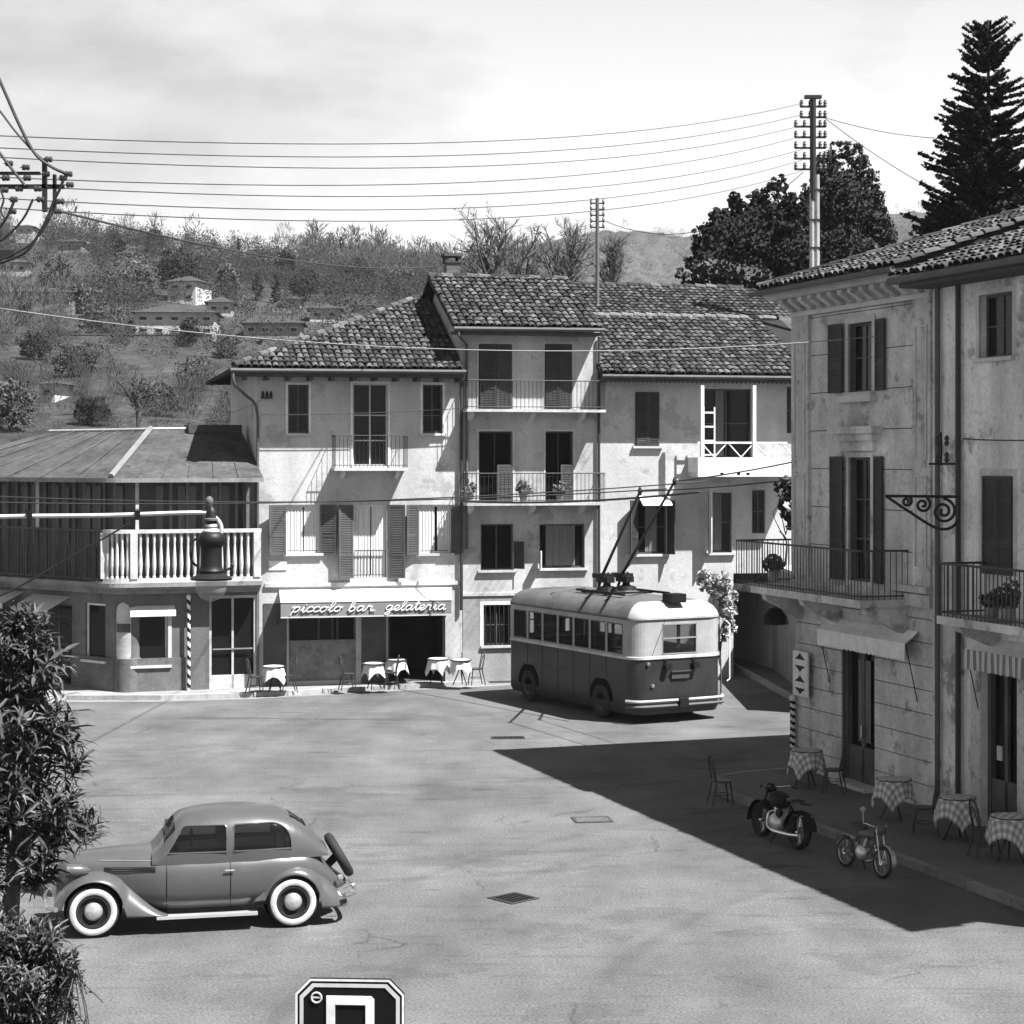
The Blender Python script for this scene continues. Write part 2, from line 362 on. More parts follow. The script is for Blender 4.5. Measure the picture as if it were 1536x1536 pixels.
# ================================================================ GROUND
M_road = mat('worn_asphalt', .090, .95, .3, .55, .42, 26, bump=.45, vs=(1, .55, 1), bscale=60, island=0)
def road_detail(m):
    t = m.node_tree; b = t.nodes['Principled BSDF']; L = t.links.new; src = b.inputs['Base Color'].links[0].from_socket
    g = t.nodes.new('ShaderNodeNewGeometry')
    def nf(sc, lo, hi, a, c, stretch, rot=0):
        mp = t.nodes.new('ShaderNodeMapping'); mp.inputs['Scale'].default_value = stretch; mp.inputs['Rotation'].default_value = (0, 0, rot); L(g.outputs['Position'], mp.inputs[0])
        q = t.nodes.new('ShaderNodeTexNoise'); q.inputs['Scale'].default_value = sc; q.inputs['Detail'].default_value = 8; q.inputs['Roughness'].default_value = .68; L(mp.outputs[0], q.inputs['Vector'])
        r = t.nodes.new('ShaderNodeMapRange'); r.inputs[1].default_value = lo; r.inputs[2].default_value = hi; r.inputs[3].default_value = a; r.inputs[4].default_value = c; L(q.outputs[0], r.inputs[0]); return r.outputs[0]
    def crack(sc, wd, thr):
        mp = t.nodes.new('ShaderNodeTexNoise'); mp.inputs['Scale'].default_value = 1.2; mp.inputs['Detail'].default_value = 5; L(g.outputs['Position'], mp.inputs['Vector'])
        ad = t.nodes.new('ShaderNodeVectorMath'); ad.operation = 'MULTIPLY_ADD'; L(mp.outputs['Color'], ad.inputs[0]); ad.inputs[1].default_value = (.9, .9, 0); L(g.outputs['Position'], ad.inputs[2])
        v = t.nodes.new('ShaderNodeTexVoronoi'); v.feature = 'DISTANCE_TO_EDGE'; v.inputs['Scale'].default_value = sc; L(ad.outputs[0], v.inputs['Vector'])
        r = t.nodes.new('ShaderNodeMapRange'); r.inputs[1].default_value = 0; r.inputs[2].default_value = wd; r.inputs[3].default_value = .55; r.inputs[4].default_value = 1; L(v.outputs['Distance'], r.inputs[0])
        k = nf(.35, thr-.08, thr, 0, 1, (1, 1, 1)); mi = t.nodes.new('ShaderNodeMix'); mi.data_type = 'FLOAT'; mi.inputs[2].default_value = 1; L(k, mi.inputs[0]); L(r.outputs[0], mi.inputs[3]); return mi.outputs[0]
    def arcs(c, rs):
        d = t.nodes.new('ShaderNodeVectorMath'); d.operation = 'DISTANCE'; L(g.outputs['Position'], d.inputs[0]); d.inputs[1].default_value = c; prev = None
        for r_ in rs:
            q = t.nodes.new('ShaderNodeMath'); q.operation = 'SUBTRACT'; L(d.outputs['Value'], q.inputs[0]); q.inputs[1].default_value = r_
            q2 = t.nodes.new('ShaderNodeMath'); q2.operation = 'ABSOLUTE'; L(q.outputs[0], q2.inputs[0])
            r = t.nodes.new('ShaderNodeMapRange'); r.inputs[1].default_value = .05; r.inputs[2].default_value = .22; r.inputs[3].default_value = .80; r.inputs[4].default_value = 1; L(q2.outputs[0], r.inputs[0])
            if prev is None: prev = r.outputs[0]
            else:
                m_ = t.nodes.new('ShaderNodeMath'); m_.operation = 'MINIMUM'; L(prev, m_.inputs[0]); L(r.outputs[0], m_.inputs[1]); prev = m_.outputs[0]
        k = nf(.3, .42, .6, 0, 1, (1, 1, 1)); mi = t.nodes.new('ShaderNodeMix'); mi.data_type = 'FLOAT'; mi.inputs[2].default_value = 1; L(k, mi.inputs[0]); L(prev, mi.inputs[3]); return mi.outputs[0]
    cur = src
    for a in (nf(.9, .60, .70, 1, .62, (.55, 1.5, 1), .25), nf(3.2, .62, .72, 1, .6, (.5, 1.6, 1), -.1), nf(.22, .3, .7, .80, 1.2, (1, 1, 1)), nf(1.7, .63, .74, 1, 1.3, (.35, 1.3, 1), .1), nf(6.5, .58, .72, 1, .70, (.7, 1.2, 1), .3), nf(13, .64, .70, 1, .62, (1, 1, 1)), nf(19, .66, .72, 1, 1.35, (1, 1, 1)), nf(1.1, .56, .64, 1, .80, (.25, 2.2, 1), .12), nf(.26, .585, .592, 1, .84, (1, 1.4, 1), .2), nf(.33, .62, .626, 1, 1.13, (.8, 1.5, 1), -.3), nf(.5, .66, .69, 1, .7, (.3, 1.1, 1), .5), crack(.32, .012, .6), crack(1.1, .010, .66), arcs((-9, 62, 0), (24.0, 25.5, 31.0, 32.4)), arcs((16, 20, 0), (19.0, 20.4, 15.5))):
        mx = t.nodes.new('ShaderNodeMix'); mx.data_type = 'RGBA'; mx.blend_type = 'MULTIPLY'; mx.inputs[0].default_value = 1
        L(cur, mx.inputs[6]); L(a, mx.inputs[7]); cur = mx.outputs[2]
    L(cur, b.inputs['Base Color'])
road_detail(M_road)
M_pave = mat('pavement', .20, .9, .2, .9, .12, 20, bump=.25)
M_paver = mat('pavement_dark', .105, .9, .2, .9, .12, 20, bump=.25)
M_kerb = mat('kerb_stone', .27, .85, .2, 2, .15, 14, bump=.3, island=.15)
g = MB(); n = 60
g.grid([[(x, y, 0) for x in (-900, -300, -60, -30, -15, 0, 15, 30, 60, 300, 900)] for y in (-60, 0, 20, 40, 55, 70, 120, 300, 900, 2500)])
tag(g.build('ground', M_road), kind='structure')
def kerbs(par, line, w=.16, h=.13, mm=None):
    pts = [Vector((p[0], p[1], 0)) for p in line]
    for a, b in zip(pts[:-1], pts[1:]):
        L = (b-a).length; n = max(1, round(L/1.1)); d = (b-a)/n; ang = math.atan2(d.y, d.x)
        me = MB().box(.006, d.length-.006, 0, w, 0, h).mesh('kerb_stone', mm or M_kerb)
        for i in range(n): inst('kerb_stone', me, par, a + d*i + Vector((0, 0, rnd.uniform(-.006, .004))), (0, 0, ang))
K1 = [G(-60, 1060), G(100, 1050), G(240, 1050), G(380, 1046), G(560, 1036), G(750, 1026), G(860, 1020)]
K1 = [(p.x, p.y) for p in K1] + [(5.2, 58.2), (5.9, 64)]
pv = MB(); top = [(x, y, .12) for x, y in K1]; back = [(-18, 60, .12), (-9, 60.5, .12), (-1, 62, .12), (5.9, 66, .12)]
pv.poly(top + back[::-1])
pv_o = tag(pv.build('pavement', M_pave), kind='structure'); kerbs(pv_o, [(x, y-.005) for x, y in K1[:-1]])
# gutter strip of paler setts along that kerb
gs = MB(); gs.grid([[(x, y-.02, .004) for x, y in K1[:-2]], [(x, y-.45, .004) for x, y in K1[:-2]]])
tag(gs.build('gutter_strip', mat('gutter_cement', .17, .9, .25, 1.5, .15, 20)), kind='structure')
FR = Frame((1193-CX)/FPX*40.8, 40.8, -70.8)
KR = [FR.W(u, 2.55, 0) for u in (1.9, 6, 12, 22, 40)]
KR = [FR.W(.15, .1, 0), FR.W(.25, 1.2, 0), FR.W(.55, 1.9, 0), FR.W(1.1, 2.35, 0)] + KR
pr = MB(); pr.poly([(p.x, p.y, .12) for p in KR] + [tuple(FR.W(40, -.4, .12)), tuple(FR.W(.15, -.4, .12))])
pr_o = tag(pr.build('pavement', M_paver), kind='structure'); kerbs(pr_o, [(p.x, p.y) for p in KR[::-1]], mm=mat('kerb_stone_dark', .15, .85, .2, 2, .15, 14, island=.15))
# lane pavement with kerb
pl = MB(); LP = [(7.72, 50), (7.55, 54), (7.25, 58), (6.95, 62), (6.7, 67)]
pl.poly([(x, y, .12) for x, y in LP] + [(10, 67, .12), (10, 50, .12)])
pl_o = tag(pl.build('pavement', M_paver), kind='structure'); kerbs(pl_o, LP[::-1])
# ================================================================ MAIN BAR HOUSE
FM = Frame(-7.3, 55.3, 13)
mh = thing('bar_house', 'pale three storey house with hipped tile roof above the bar with lettered awning', 'house', (FM.o.x, FM.o.y, 0), R(13))
UE = FM.U(690); zE = FM.at(520, 560)[1]; zB = FM.at(550, 876)[1]
def rr(F, x0, y0, x1, y1): return F.rect(x0, y0, x1, y1)
t1 = rr(FM, 432, 577, 463, 650); t2 = rr(FM, 529, 575, 582, 699); t3 = rr(FM, 634, 577, 664, 650)
f1 = rr(FM, 428, 757, 480, 830); f2 = rr(FM, 530, 757, 580, 866); f3 = rr(FM, 627, 757, 676, 830)
g1 = rr(FM, 433, 900, 534, 1004); g2 = rr(FM, 582, 900, 668, 1024)
g1 = (g1[0], g1[1], .12 + .12, g1[3]); g2 = (g2[0], g2[1], .1, g2[3])
w = cells(MB(), 0, UE-.002, .0, zE+.25, [t1, t2, t3, f1, f2, f3, g1, g2], 0, -.32)
w.box(0, .3, .32, 9, 0, zE+.2); w.box(.3, UE-.002, 8.7, 9, 0, zE+.2)
w.box(.3, UE-.01, .33, 8.6, zB-.1, zB+.05); w.box(.3, UE-.01, .33, 8.6, f1[3]+.5, f1[3]+.65)
w.build('wall', M_plaster, mh)
# storey string course, narrow plinth
b = MB().box(.22, UE+.02, -.07, 0.0, zB-.05, zB+.06); b.build('string_course', M_offwhite, mh)
for r in (t1, t3): window(mh, r, surround=.07, nz=2, zmid=[.36], fmat=M_shut, cur=None)
window(mh, t2, surround=.06, nz=3, zmid=[.3, .62], sill=False, fmat=M_offwhite, cur=None)
for r, a in ((f1, (M_cur, [(0, .5), (.55, 1)])), (f3, (M_cur, [(0, .48), (.6, 1)]))): window(mh, r, frame=.06, nz=1, sill=True, cur=a)
window(mh, f2, frame=.06, nz=1, sill=False, cur=(M_cur, [(.02, .5), (.55, .98)]))
hw = FM.U(425) - FM.U(401)
def wsh(B, F, x_h, side, x_tip, y0, y1, m=None):
    """shutter hinged at pixel column x_h whose free edge shows at column x_tip: solves its angle"""
    u = F.U(x_h); z0 = F.at(x_h, y1)[1]; z1 = F.at(x_h, y0)[1]; vis = abs(F.U(x_tip) - u)
    wd = max(vis*1.06, .36); ang = math.degrees(math.acos(min(1, vis/wd)))
    shutter(B, u, z0, wd, z1-z0, ang, side, m)
for xh, sd_, xt, y0, y1 in ((428, -1, 402, 757, 832), (480, 1, 503, 757, 832), (529, -1, 506, 757, 867), (582, 1, 606, 757, 867), (627, -1, 608, 757, 832), (676, 1, 693, 757, 832)):
    wsh(mh, FM, xh, sd_, xt, y0, y1)
# juliet rail in the middle first floor opening
railing(mh, [(f2[0]+.03, .0, f2[2]), (f2[1]-.03, .0, f2[2])], .78, .09)
# top balcony
bu0, bu1 = FM.U(501, .6), FM.U(612, .6); bz = FM.at(556, 703, .6)[1]
MB().box(bu0, bu1, -.72, 0, bz-.06, bz+.03).build('balcony_slab', M_slab, mh)
for u in (bu0+.25, bu1-.3): MB().prism([(u, 0, bz-.3), (u, 0, bz-.06), (u, -.42, bz-.06), (u, -.38, bz-.13)], (.12, 0, 0)).build('bracket', M_slab, mh)
railing(mh, [(bu0+.03, .0, bz+.03), (bu0+.03, .69, bz+.03), (bu1-.03, .69, bz+.03), (bu1-.03, .0, bz+.03)], .92, .115, M_iron, .007, .014)
# ground floor bar front
s = MB(); gm = (g1[2] + .12 + 1.0)
s.box(g1[0], g1[1], .1, .16, g1[2], gm); s.box(g1[0]-.02, g1[1]+.02, .0, .18, gm, gm+.05); sf = s.build('shop_front', mat('stall_riser', .17, .8, .3, 3, .2, 9), mh)
q = MB()
for a in (0, .45, .66, .74, 1): c = g1[0] + .03 + (g1[1]-g1[0]-.06)*a; q.box(c-.025, c+.025, .12, .17, gm+.05, g1[3])
q.box(g1[0]+.05, g1[1]-.05, .12, .17, g1[3]-.5, g1[3]-.45); q.build('mullions', M_wood, sf)
MB().box(g1[0]+.04, g1[1]-.04, .19, .2, gm+.05, g1[3]).build('pane', M_pane, sf)
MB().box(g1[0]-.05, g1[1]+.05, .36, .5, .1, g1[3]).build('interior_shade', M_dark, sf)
d = MB(); d.box(g2[0], g2[0]+.06, .05, .18, .12, g2[3]); d.box(g2[1]-.06, g2[1], .05, .18, .12, g2[3]); d.box(g2[0]+.06, g2[1]-.06, .05, .18, g2[3]-.08, g2[3]); do = d.build('door_frame', M_wood, mh)
room = MB(); room.box(g2[0]-.3, g2[1]+.3, 3.5, 3.6, .1, 3); room.box(g2[0]-.4, g2[0]-.3, .33, 3.5, .1, 3); room.box(g2[1]+.3, g2[1]+.4, .33, 3.5, .1, 3); room.box(g2[0]-.4, g2[1]+.4, .3, 3.6, .05, .125)
room.build('bar_room', mat('dim_room', .05, .9), mh)
dd = MB().box(0, .5, 0, .04, 0, g2[3]-.25).mesh('door_leaf', M_wood); inst('door_leaf', dd, mh, (g2[0]+.06, .18, .13), (0, 0, R(80)))
# dark panel on the middle bar pier, thin dark slab over the left one
pa = FM.rect(542, 915, 579, 1010); MB().box(pa[0], pa[1], -.025, 0, .14, pa[3]).build('pier_face', mat('pier_dark', .06, .45, .3, 3, .1), mh)
pa = FM.rect(395, 905, 430, 1010); MB().box(pa[0], pa[1], -.025, 0, .14, pa[3]).build('pier_face', MATS['pier_dark'], mh)
plq = FM.rect(403, 841, 430, 855); MB().box(plq[0], plq[1], -.03, 0, plq[2], plq[3]).build('street_plate', M_white, mh)
# roof: hip
rf = thing('roof_dummy', 'x', 'x') ; bpy.data.objects.remove(rf)
ov = .80; ez = FM.at(520, 553, ov)[1]; ua, za = FM.at(652, 438, -5.2)
uL = FM.U(347, ov); b = MB()
A0 = Vector((uL, -ov, ez)); A1 = Vector((UE-.02, -ov, ez)); AP = Vector((ua, 5.2, za)); A2 = Vector((UE-.02, 5.2, za)); A3 = Vector((uL, 9.5, ez)); A4 = Vector((UE-.02, 9.5, ez))
b.prism([A0, A1, A2, AP], (0,0,-.1)); b.prism([A0, AP, A3], (0,0,-.1)); b.prism([AP, A2, A4, A3], (0,0,-.1))
ro = b.build('roof', M_under, mh)
vd = Vector((0, 5.2+ov, za-ez)); Ls = vd.length
hipu = (ua-uL)/Ls
tiles(ro, A0, (1,0,0), vd, UE-uL, Ls, lambda u, v: u > hipu*v + .06 and u < UE-uL-.1, seed=3)
hv = AP - A0; hl = hv.length
hc = MB()
for k in range(int(hl/.36)):
    p = A0 + hv.normalized()*(k*.36+.1) + Vector((0, 0, .05)); hc.tube([p, p + hv.normalized()*.42], [.105, .08], 8)
hc.build('hip_cap', M_tile, ro)
MB().tube([(uL-.03, -ov-.07, ez-.08), (UE, -ov-.07, ez-.06)], .06, 8).build('gutter', M_pipe, ro)
sfm = MB().box(uL+.05, UE-.03, -ov+.02, .02, ez-.22, ez-.12); sfm.build('soffit', M_soffit, ro)
rmesh = MB().box(-.05, .05, -ov+.01, 0, 0, .1).mesh('rafter_end', M_soffit)
for i in range(11): inst('rafter_end', rmesh, ro, (uL+.4 + i*.62, 0, ez-.33))
# swan neck of the gutter and downpipe on the left corner
gp = smooth_path([(uL+.05, -ov-.05, ez-.12), (uL+.08, -ov, ez-.45), (-.35, -.25, ez-.75), (-.06, -.08, ez-1.0), (.02, -.08, ez-1.4)], 5)
MB().tube(gp + [Vector((.02, -.08, .5))], .045, 8, 0).build('downpipe', M_pipe, mh)
MB().tube([(UE+.02, -.1, FM.at(690, 555)[1]), (UE+.02, -.1, FM.at(690, 915)[1])], .05, 8).build('downpipe', M_wire, mh)
# service bracket with insulators on the wall
sb = MB(); u, z = FM.at(392, 598); sb.box(u-.02, u+.3, -.25, 0, z, z+.05)
for k in range(3): sb.lathe([(.02, 0), (.05, .05), (.03, .1), (.04, .14), (0, .17)], (u+.02 + k*.12, -.2, z+.05), 8)
sb.build('service_bracket', M_iron, mh)
# ================================================================ MIDDLE TALL HOUSE
nh = thing('tall_house', 'narrow four storey house with two iron balconies and shuttered doors', 'house', (FM.o.x, FM.o.y, 0), R(13))
N0, N1 = UE, FM.U(900); zT = FM.at(795, 500)[1]
a1 = rr(FM, 718, 516, 768, 613); a2 = rr(FM, 817, 516, 858, 613); b1 = rr(FM, 718, 647, 769, 753); b2 = rr(FM, 818, 647, 860, 753)
c1 = rr(FM, 721, 786, 770, 855); c2 = rr(FM, 809, 786, 877, 852); e1 = rr(FM, 725, 907, 766, 968); e2 = rr(FM, 800, 907, 848, 968)
w = cells(MB(), N0, N1, 0, zT+.25, [a1, a2, b1, b2, c1, c2, e1, e2], 0.003, -.32)
w.box(N0, N0+.3, .32, 7, 0, zT+.2); w.box(N1-.3, N1, .32, 7, 0, zT+.2); w.box(N0+.3, N1-.3, 6.7, 7, 0, zT+.2)
for zz in (c1[3]+.3, b1[3]+.2, e1[3]+.35): w.box(N0+.3, N1-.3, .33, 6.6, zz, zz+.12)
w.build('wall', M_plaster2, nh)
zbelt = FM.at(770, 891)[1]
MB().box(N0+.07, N1, -.055, -.003, zbelt-.04, zbelt+.05).build('string_course', M_offwhite, nh)
MB().box(N0+.07, N1, -.03, -.003, .1, FM.at(740, 975)[1]).build('plinth', M_base, nh)
cells(MB(), N0+.08, N1, FM.at(740, 975)[1]+.002, zbelt-.045, [e1, e2], .018, .003).build('ground_floor_render', M_greywall, nh)
for r in (a1, a2, b1, b2):
    window(nh, r, depth=.2, frame=.06, nz=2, zmid=[.35], sill=False, fmat=M_shut2)
    u0, u1, z0, z1 = r
    s = MB(); s.box(u0-.05, u0, -.018, .02, z0, z1); s.box(u1, u1+.05, -.018, .02, z0, z1); s.box(u0-.05, u1+.05, -.018, .02, z1, z1+.06); s.build('door_surround', M_slab, nh)
for r in (a1, a2): shutters(nh, (r[0]+.02, r[1]-.02, r[2]+.02, r[3]-.02), M_shut2, (168, 172), (r[1]-r[0])/2-.02)
for r in (b1, b2): shutter(nh, r[1]-.02, r[2]+.02, (r[1]-r[0])/2, (r[3]-r[2])*.52, 165, 1, M_ironl)
window(nh, c1, fmat=M_wood, nz=1); window(nh, c2, fmat=M_wood, nz=1, cur=(M_cur2, [(.15, .8)]))
wsh(nh, FM, 809, -1, 806, 826, 851, M_white); wsh(nh, FM, 770, 1, 757, 812, 853, M_shut2)
window(nh, e1, fmat=M_wood, surround=.1, sill=True, bars=6, nz=2); window(nh, e2, fmat=M_wood, surround=.1, sill=True, bars=6, nz=2)
for (yb, yr) in ((613, 570), (753, 709)):
    z = FM.at(795, yb, .6)[1]; h = FM.at(795, yr, .6)[1] - z
    MB().box(N0+.06, N1-.02, -.74, 0, z-.10, z-.02).build('balcony_slab', M_offwhite, nh)
    for px in (703, 795, 870): u = FM.U(px, .3); MB().prism([(u, 0, z-.38), (u, 0, z-.1), (u, -.48, z-.1), (u, -.44, z-.2)], (.14, 0, 0)).build('bracket', M_slab, nh)
    railing(nh, [(N0+.09, .0, z-.02), (N0+.09, .71, z-.02), (N1-.05, .71, z-.02), (N1-.05, 0, z-.02)], h, .12)
ov = .72; ez = FM.at(790, 491, ov)[1]; uL = FM.U(681, ov); uRr = FM.U(906, ov); zr = FM.at(775, 419, -3.4)[1]
b = MB(); b.prism([(uL, -ov, ez), (uRr, -ov, ez), (uRr, 3.4, zr), (uL, 3.4, zr)], (0,0,-.1)); b.prism([(uL, 3.4, zr), (uRr, 3.4, zr), (uRr, 7.4, ez), (uL, 7.4, ez)], (0,0,-.1))
ro = b.build('roof', M_under, nh)
vd = Vector((0, 3.4+ov, zr-ez)); Ls = vd.length
tiles(ro, (uL, -ov, ez), (1,0,0), vd, uRr-uL, Ls, lambda u, v: v < Ls, pitch=.205, seed=5)
rc = MB(); k = uL
while k < uRr-.3: rc.tube([(k, 3.4, zr+.04+rnd.uniform(0,.02)), (k+.46, 3.4, zr+.03)], [.12, .095], 8); k += .4
rc.build('ridge_cap', M_tile, ro)
MB().tube([(uL-.02, -ov-.07, ez-.07), (uRr, -ov-.07, ez-.05)], .06, 8).build('gutter', M_pipe, ro)
MB().box(uL+.04, uRr-.04, -ov+.02, 0, ez-.2, ez-.12).build('soffit', M_soffit, ro)
gb = MB().prism([(N0+.01, .1, ez-.1), (N0+.01, 3.4, zr-.12), (N0+.01, 6.9, ez-.1)], (.25, 0, 0)); gb.prism([(N1-.26, .1, ez-.1), (N1-.26, 3.4, zr-.12), (N1-.26, 6.9, ez-.1)], (.25, 0, 0)); gb.build('gable', M_plaster2, nh)
MB().tube([(uL+.12, -ov-.05, ez-.1), (uL+.12, -ov-.05, ez-.25), (N0+.18, -.1, ez-.5), (N0+.18, -.1, 4)], .045, 8).build('downpipe', M_pipe, nh)
MB().tube([(N1-.06, -.09, ez-.2), (N1-.06, -.09, .4)], .045, 8).build('downpipe', M_wire, nh)
def chimney(name, label, px, ytop, ybot, wpx, D, par=None):
    p = P(px, ybot, D); s = D/FPX; wd = wpx*s/2; h = (ybot-ytop)*s
    c = thing(name, label, 'chimney', p, R(13))
    MB().box(-wd*.8, wd*.8, -wd*.8, wd*.8, -1.2, h*.62).build('stack', mat('chimney_render', .10, .9, .3, 3, .2, 12), c)
    b = MB().box(-wd*.95, wd*.95, -wd*.95, wd*.95, h*.62, h*.68)
    for a in (-1, 1):
        for e in (-1, 1): b.box(a*wd*.75-.05, a*wd*.75+.05, e*wd*.75-.05, e*wd*.75+.05, h*.68, h*.88)
    b.box(-wd*1.1, wd*1.1, -wd*1.1, wd*1.1, h*.88, h); b.build('cowl', M_tile, c)
chimney('chimney', 'chimney with open tiled cowl on the ridge of the narrow tall house', 678, 381, 418, 26, 60.4)
chimney('chimney', 'low dark chimney where the hipped roof meets the tall house', 659, 414, 440, 18, 61)
chimney('chimney', 'thin small flue on the left slope of the hipped roof', 389, 505, 528, 8, 59.5)
# ================================================================ THIRD HOUSE (long tiled roofs, white bay)
th = thing('long_house', 'long pale house with two stepped tile roofs behind the trolleybus', 'house', (FM.o.x, FM.o.y, 0), R(13))
T0, T1, TB = N1, FM.U(1100), FM.U(1048, .0); zH = FM.at(1000, 575)[1]
h1 = rr(FM, 953, 588, 989, 669); h2 = rr(FM, 955, 750, 1000, 831); h3 = rr(FM, 1062, 738, 1098, 829)
T2 = FM.U(1240)
h4 = rr(FM, 1056, 583, 1130, 687); h5 = rr(FM, 1128, 735, 1148, 800); h6 = rr(FM, 1180, 580, 1196, 650)
psg = (FM.U(1100), FM.U(1180), -.1, FM.at(1110, 860)[1])
w = cells(MB(), T0+.002, T2, 0, zH+.5, [h1, h2, h3, h4, h5, h6, psg], 0, -.32)
w.box(T2-.3, T2, .32, 8, 0, zH+.4); w.box(T0+.003, T2-.3, 7.7, 8, 3.2, zH+.4); w.box(T0+.3, T2-.3, .33, 7.6, h3[3]+.6, h3[3]+.7); w.box(T0+.3, psg[0], .33, 7.6, psg[3], psg[3]+.12)
w.box(psg[0]-.3, psg[0], .32, 8, 0, psg[3]); w.box(psg[1], psg[1]+.3, .32, 8, 0, psg[3])
w.box(T0+.3, T0+.4, .33, 7, 0, zH)
w.build('wall', M_plaster3, th)
window(th, h1, fmat=M_wood, nz=2, zmid=[.42], nx=2); window(th, h2, fmat=M_wood, nz=2, cur=(M_cur2, [(.3, .7)])); window(th, h3, fmat=M_wood, cur=(M_cur2, [(0, .6)])); window(th, h4, depth=.3, fmat=M_shut, sill=False, cur=(M_cur2, [(.28, .45)])); window(th, h5, fmat=M_wood, sill=False); window(th, h6, fmat=M_shut, sill=False)
shutters(th, (h1[0]+.02, h1[1]-.02, h1[2]+.02, h1[3]-.02), M_shut2, (178, 178), (h1[1]-h1[0])/2-.02)
for xh, sd_, xt, y0, y1, m in ((955, -1, 941, 750, 831, M_shut2), (1000, 1, 1006, 750, 831, M_shut2), (1062, -1, 1064, 738, 829, M_white)): wsh(th, FM, xh, sd_, xt, y0, y1, m)
bl = FM.rect(958, 744, 1002, 752); MB().prism([(bl[0], 0, bl[3]), (bl[0], -.45, bl[3]-.25), (bl[0], -.45, bl[3]-.28), (bl[0], 0, bl[3]-.03)], (bl[1]-bl[0], 0, 0)).build('blind', M_white, th)
# white loggia: parapet, posts, lattice rail
o = .95; p0, p1 = FM.U(1047, o), FM.U(1205, o); zp0 = FM.at(1100, 715, o)[1]; zp1 = FM.at(1100, 686, o)[1]
MB().box(p0, p1, -o, -o+.12, zp0, zp1).build('parapet', M_white, th)
MB().box(p0, p1, -o+.12, 0, zp0-.02, zp0+.14).build('balcony_slab', M_offwhite, th)
MB().box(p0, p0+.12, -o+.12, 0, zp0+.14, zp1).build('parapet', M_white, th)
for px in (1083, 1108, 1122): u = FM.U(px, o); MB().box(u-.05, u+.05, -o-.004, -o+.01, zp0+.05, zp0+.12).build('drain_hole', M_dark, th)
for px in (1054, 1132): u = FM.U(px, o); MB().box(u-.05, u+.05, -o+.0, -o+.11, zp1+.002, FM.at(px, 578, o)[1]).build('loggia_post', M_white, th)
lat = MB(); zl = FM.at(1090, 664, o)[1]; lat.box(p0, p1-.5, -o+.02, -o+.08, zl-.03, zl+.03)
la = p0+.1
for k in range(7):
    a, c = (zp1, zl) if k % 2 else (zl, zp1); lat.tube([(la, -o+.05, a), (la+.42, -o+.05, c)], .022, 5); la += .42
lat.build('lattice_rail', M_white, th)
hg = MB(); u = FM.U(1060, o-.1)
for k in range(4): hg.box(u, u+.3, -o+.3, -o+.34, zp1+.05+k*.42, zp1+.1+k*.42)
hg.box(u-.04, u, -o+.3, -o+.34, zp1, zp1+1.5); hg.box(u+.3, u+.34, -o+.3, -o+.34, zp1, zp1+1.5); hg.build('loggia_frame', M_white, th)
sg = FM.rect(1064, 724, 1096, 739); MB().box(sg[0], sg[1], -.03, 0, sg[2], sg[3]).build('wall_plate', M_offwhite, th)
ov = .72; ez = FM.at(1050, 562, ov)[1]; uL = FM.U(904, ov); uRr = FM.U(1260, ov); zr = FM.at(1050, 478, -4.2)[1]; ez2 = FM.at(1050, 474, -4.4)[1]; zr2 = FM.at(1050, 433, -7.6)[1]
b = MB(); b.prism([(uL, -ov, ez), (uRr, -ov, ez), (uRr, 4.2, zr), (uL, 4.2, zr)], (0,0,-.1)); b.prism([(uL, 4.4, ez2), (uRr, 4.4, ez2), (uRr, 7.6, zr2), (uL, 7.6, zr2)], (0,0,-.1)); b.prism([(uL, 7.6, zr2), (uRr, 7.6, zr2), (uRr, 11, ez2-.6), (uL, 11, ez2-.6)], (0,0,-.1))
ro = b.build('roof', M_under, th)
vd = Vector((0, 4.2+ov, zr-ez)); Ls = vd.length
tiles(ro, (uL, -ov, ez), (1,0,0), vd, FM.U(1200, 0)-uL, Ls, lambda u, v: v < Ls, pitch=.2, seed=8)
vd = Vector((0, 3.2, zr2-ez2)); L2 = vd.length
tiles(ro, (uL, 4.4, ez2), (1,0,0), vd, FM.U(1215, -6)-uL, L2, lambda u, v: v < L2, pitch=.2, seed=9, maxn=0)
for zz, yy, mm in ((zr, 4.2, mat('ridge_mortar', .12, .9, .3, 3, .2, 12)), (zr2, 7.6, M_tile)):
    rc = MB(); k = uL
    while k < uRr-.3: rc.tube([(k, yy, zz+.05+rnd.uniform(0,.03)), (k+.46, yy, zz+.04)], [.11, .09], 8); k += .4
    rc.build('ridge_cap', mm, ro)
MB().tube([(uL-.02, -ov-.06, ez-.07), (uRr, -ov-.06, ez-.07)], .055, 8).build('gutter', M_pipe, ro)
sc = MB(); sc.box(uL+.05, uRr, -ov+.03, 0, ez-.2, ez-.12); sc.build('soffit', M_soffit, ro)
vb = MB(); k = uL+.05
while k < uRr-.1: vb.prism([(k, -ov+.02, ez-.1), (k+.13, -ov+.02, ez-.1), (k+.13, -ov+.02, ez-.2), (k+.065, -ov+.02, ez-.27), (k, -ov+.02, ez-.2)], (0, .02, 0)); k += .14
tag(vb.build('fascia_trim', M_soffit, ro), kind='stuff')
st = MB(); st.prism([(T0-.02, .3, ez), (T0-.02, 4.2, zr-.1), (T0-.02, 8, ez)], (.2, 0, 0)); st.box(T0, T2, 4.25, 7.5, zH, ez2-.1); st.build('upper_wall', M_greywall, th)
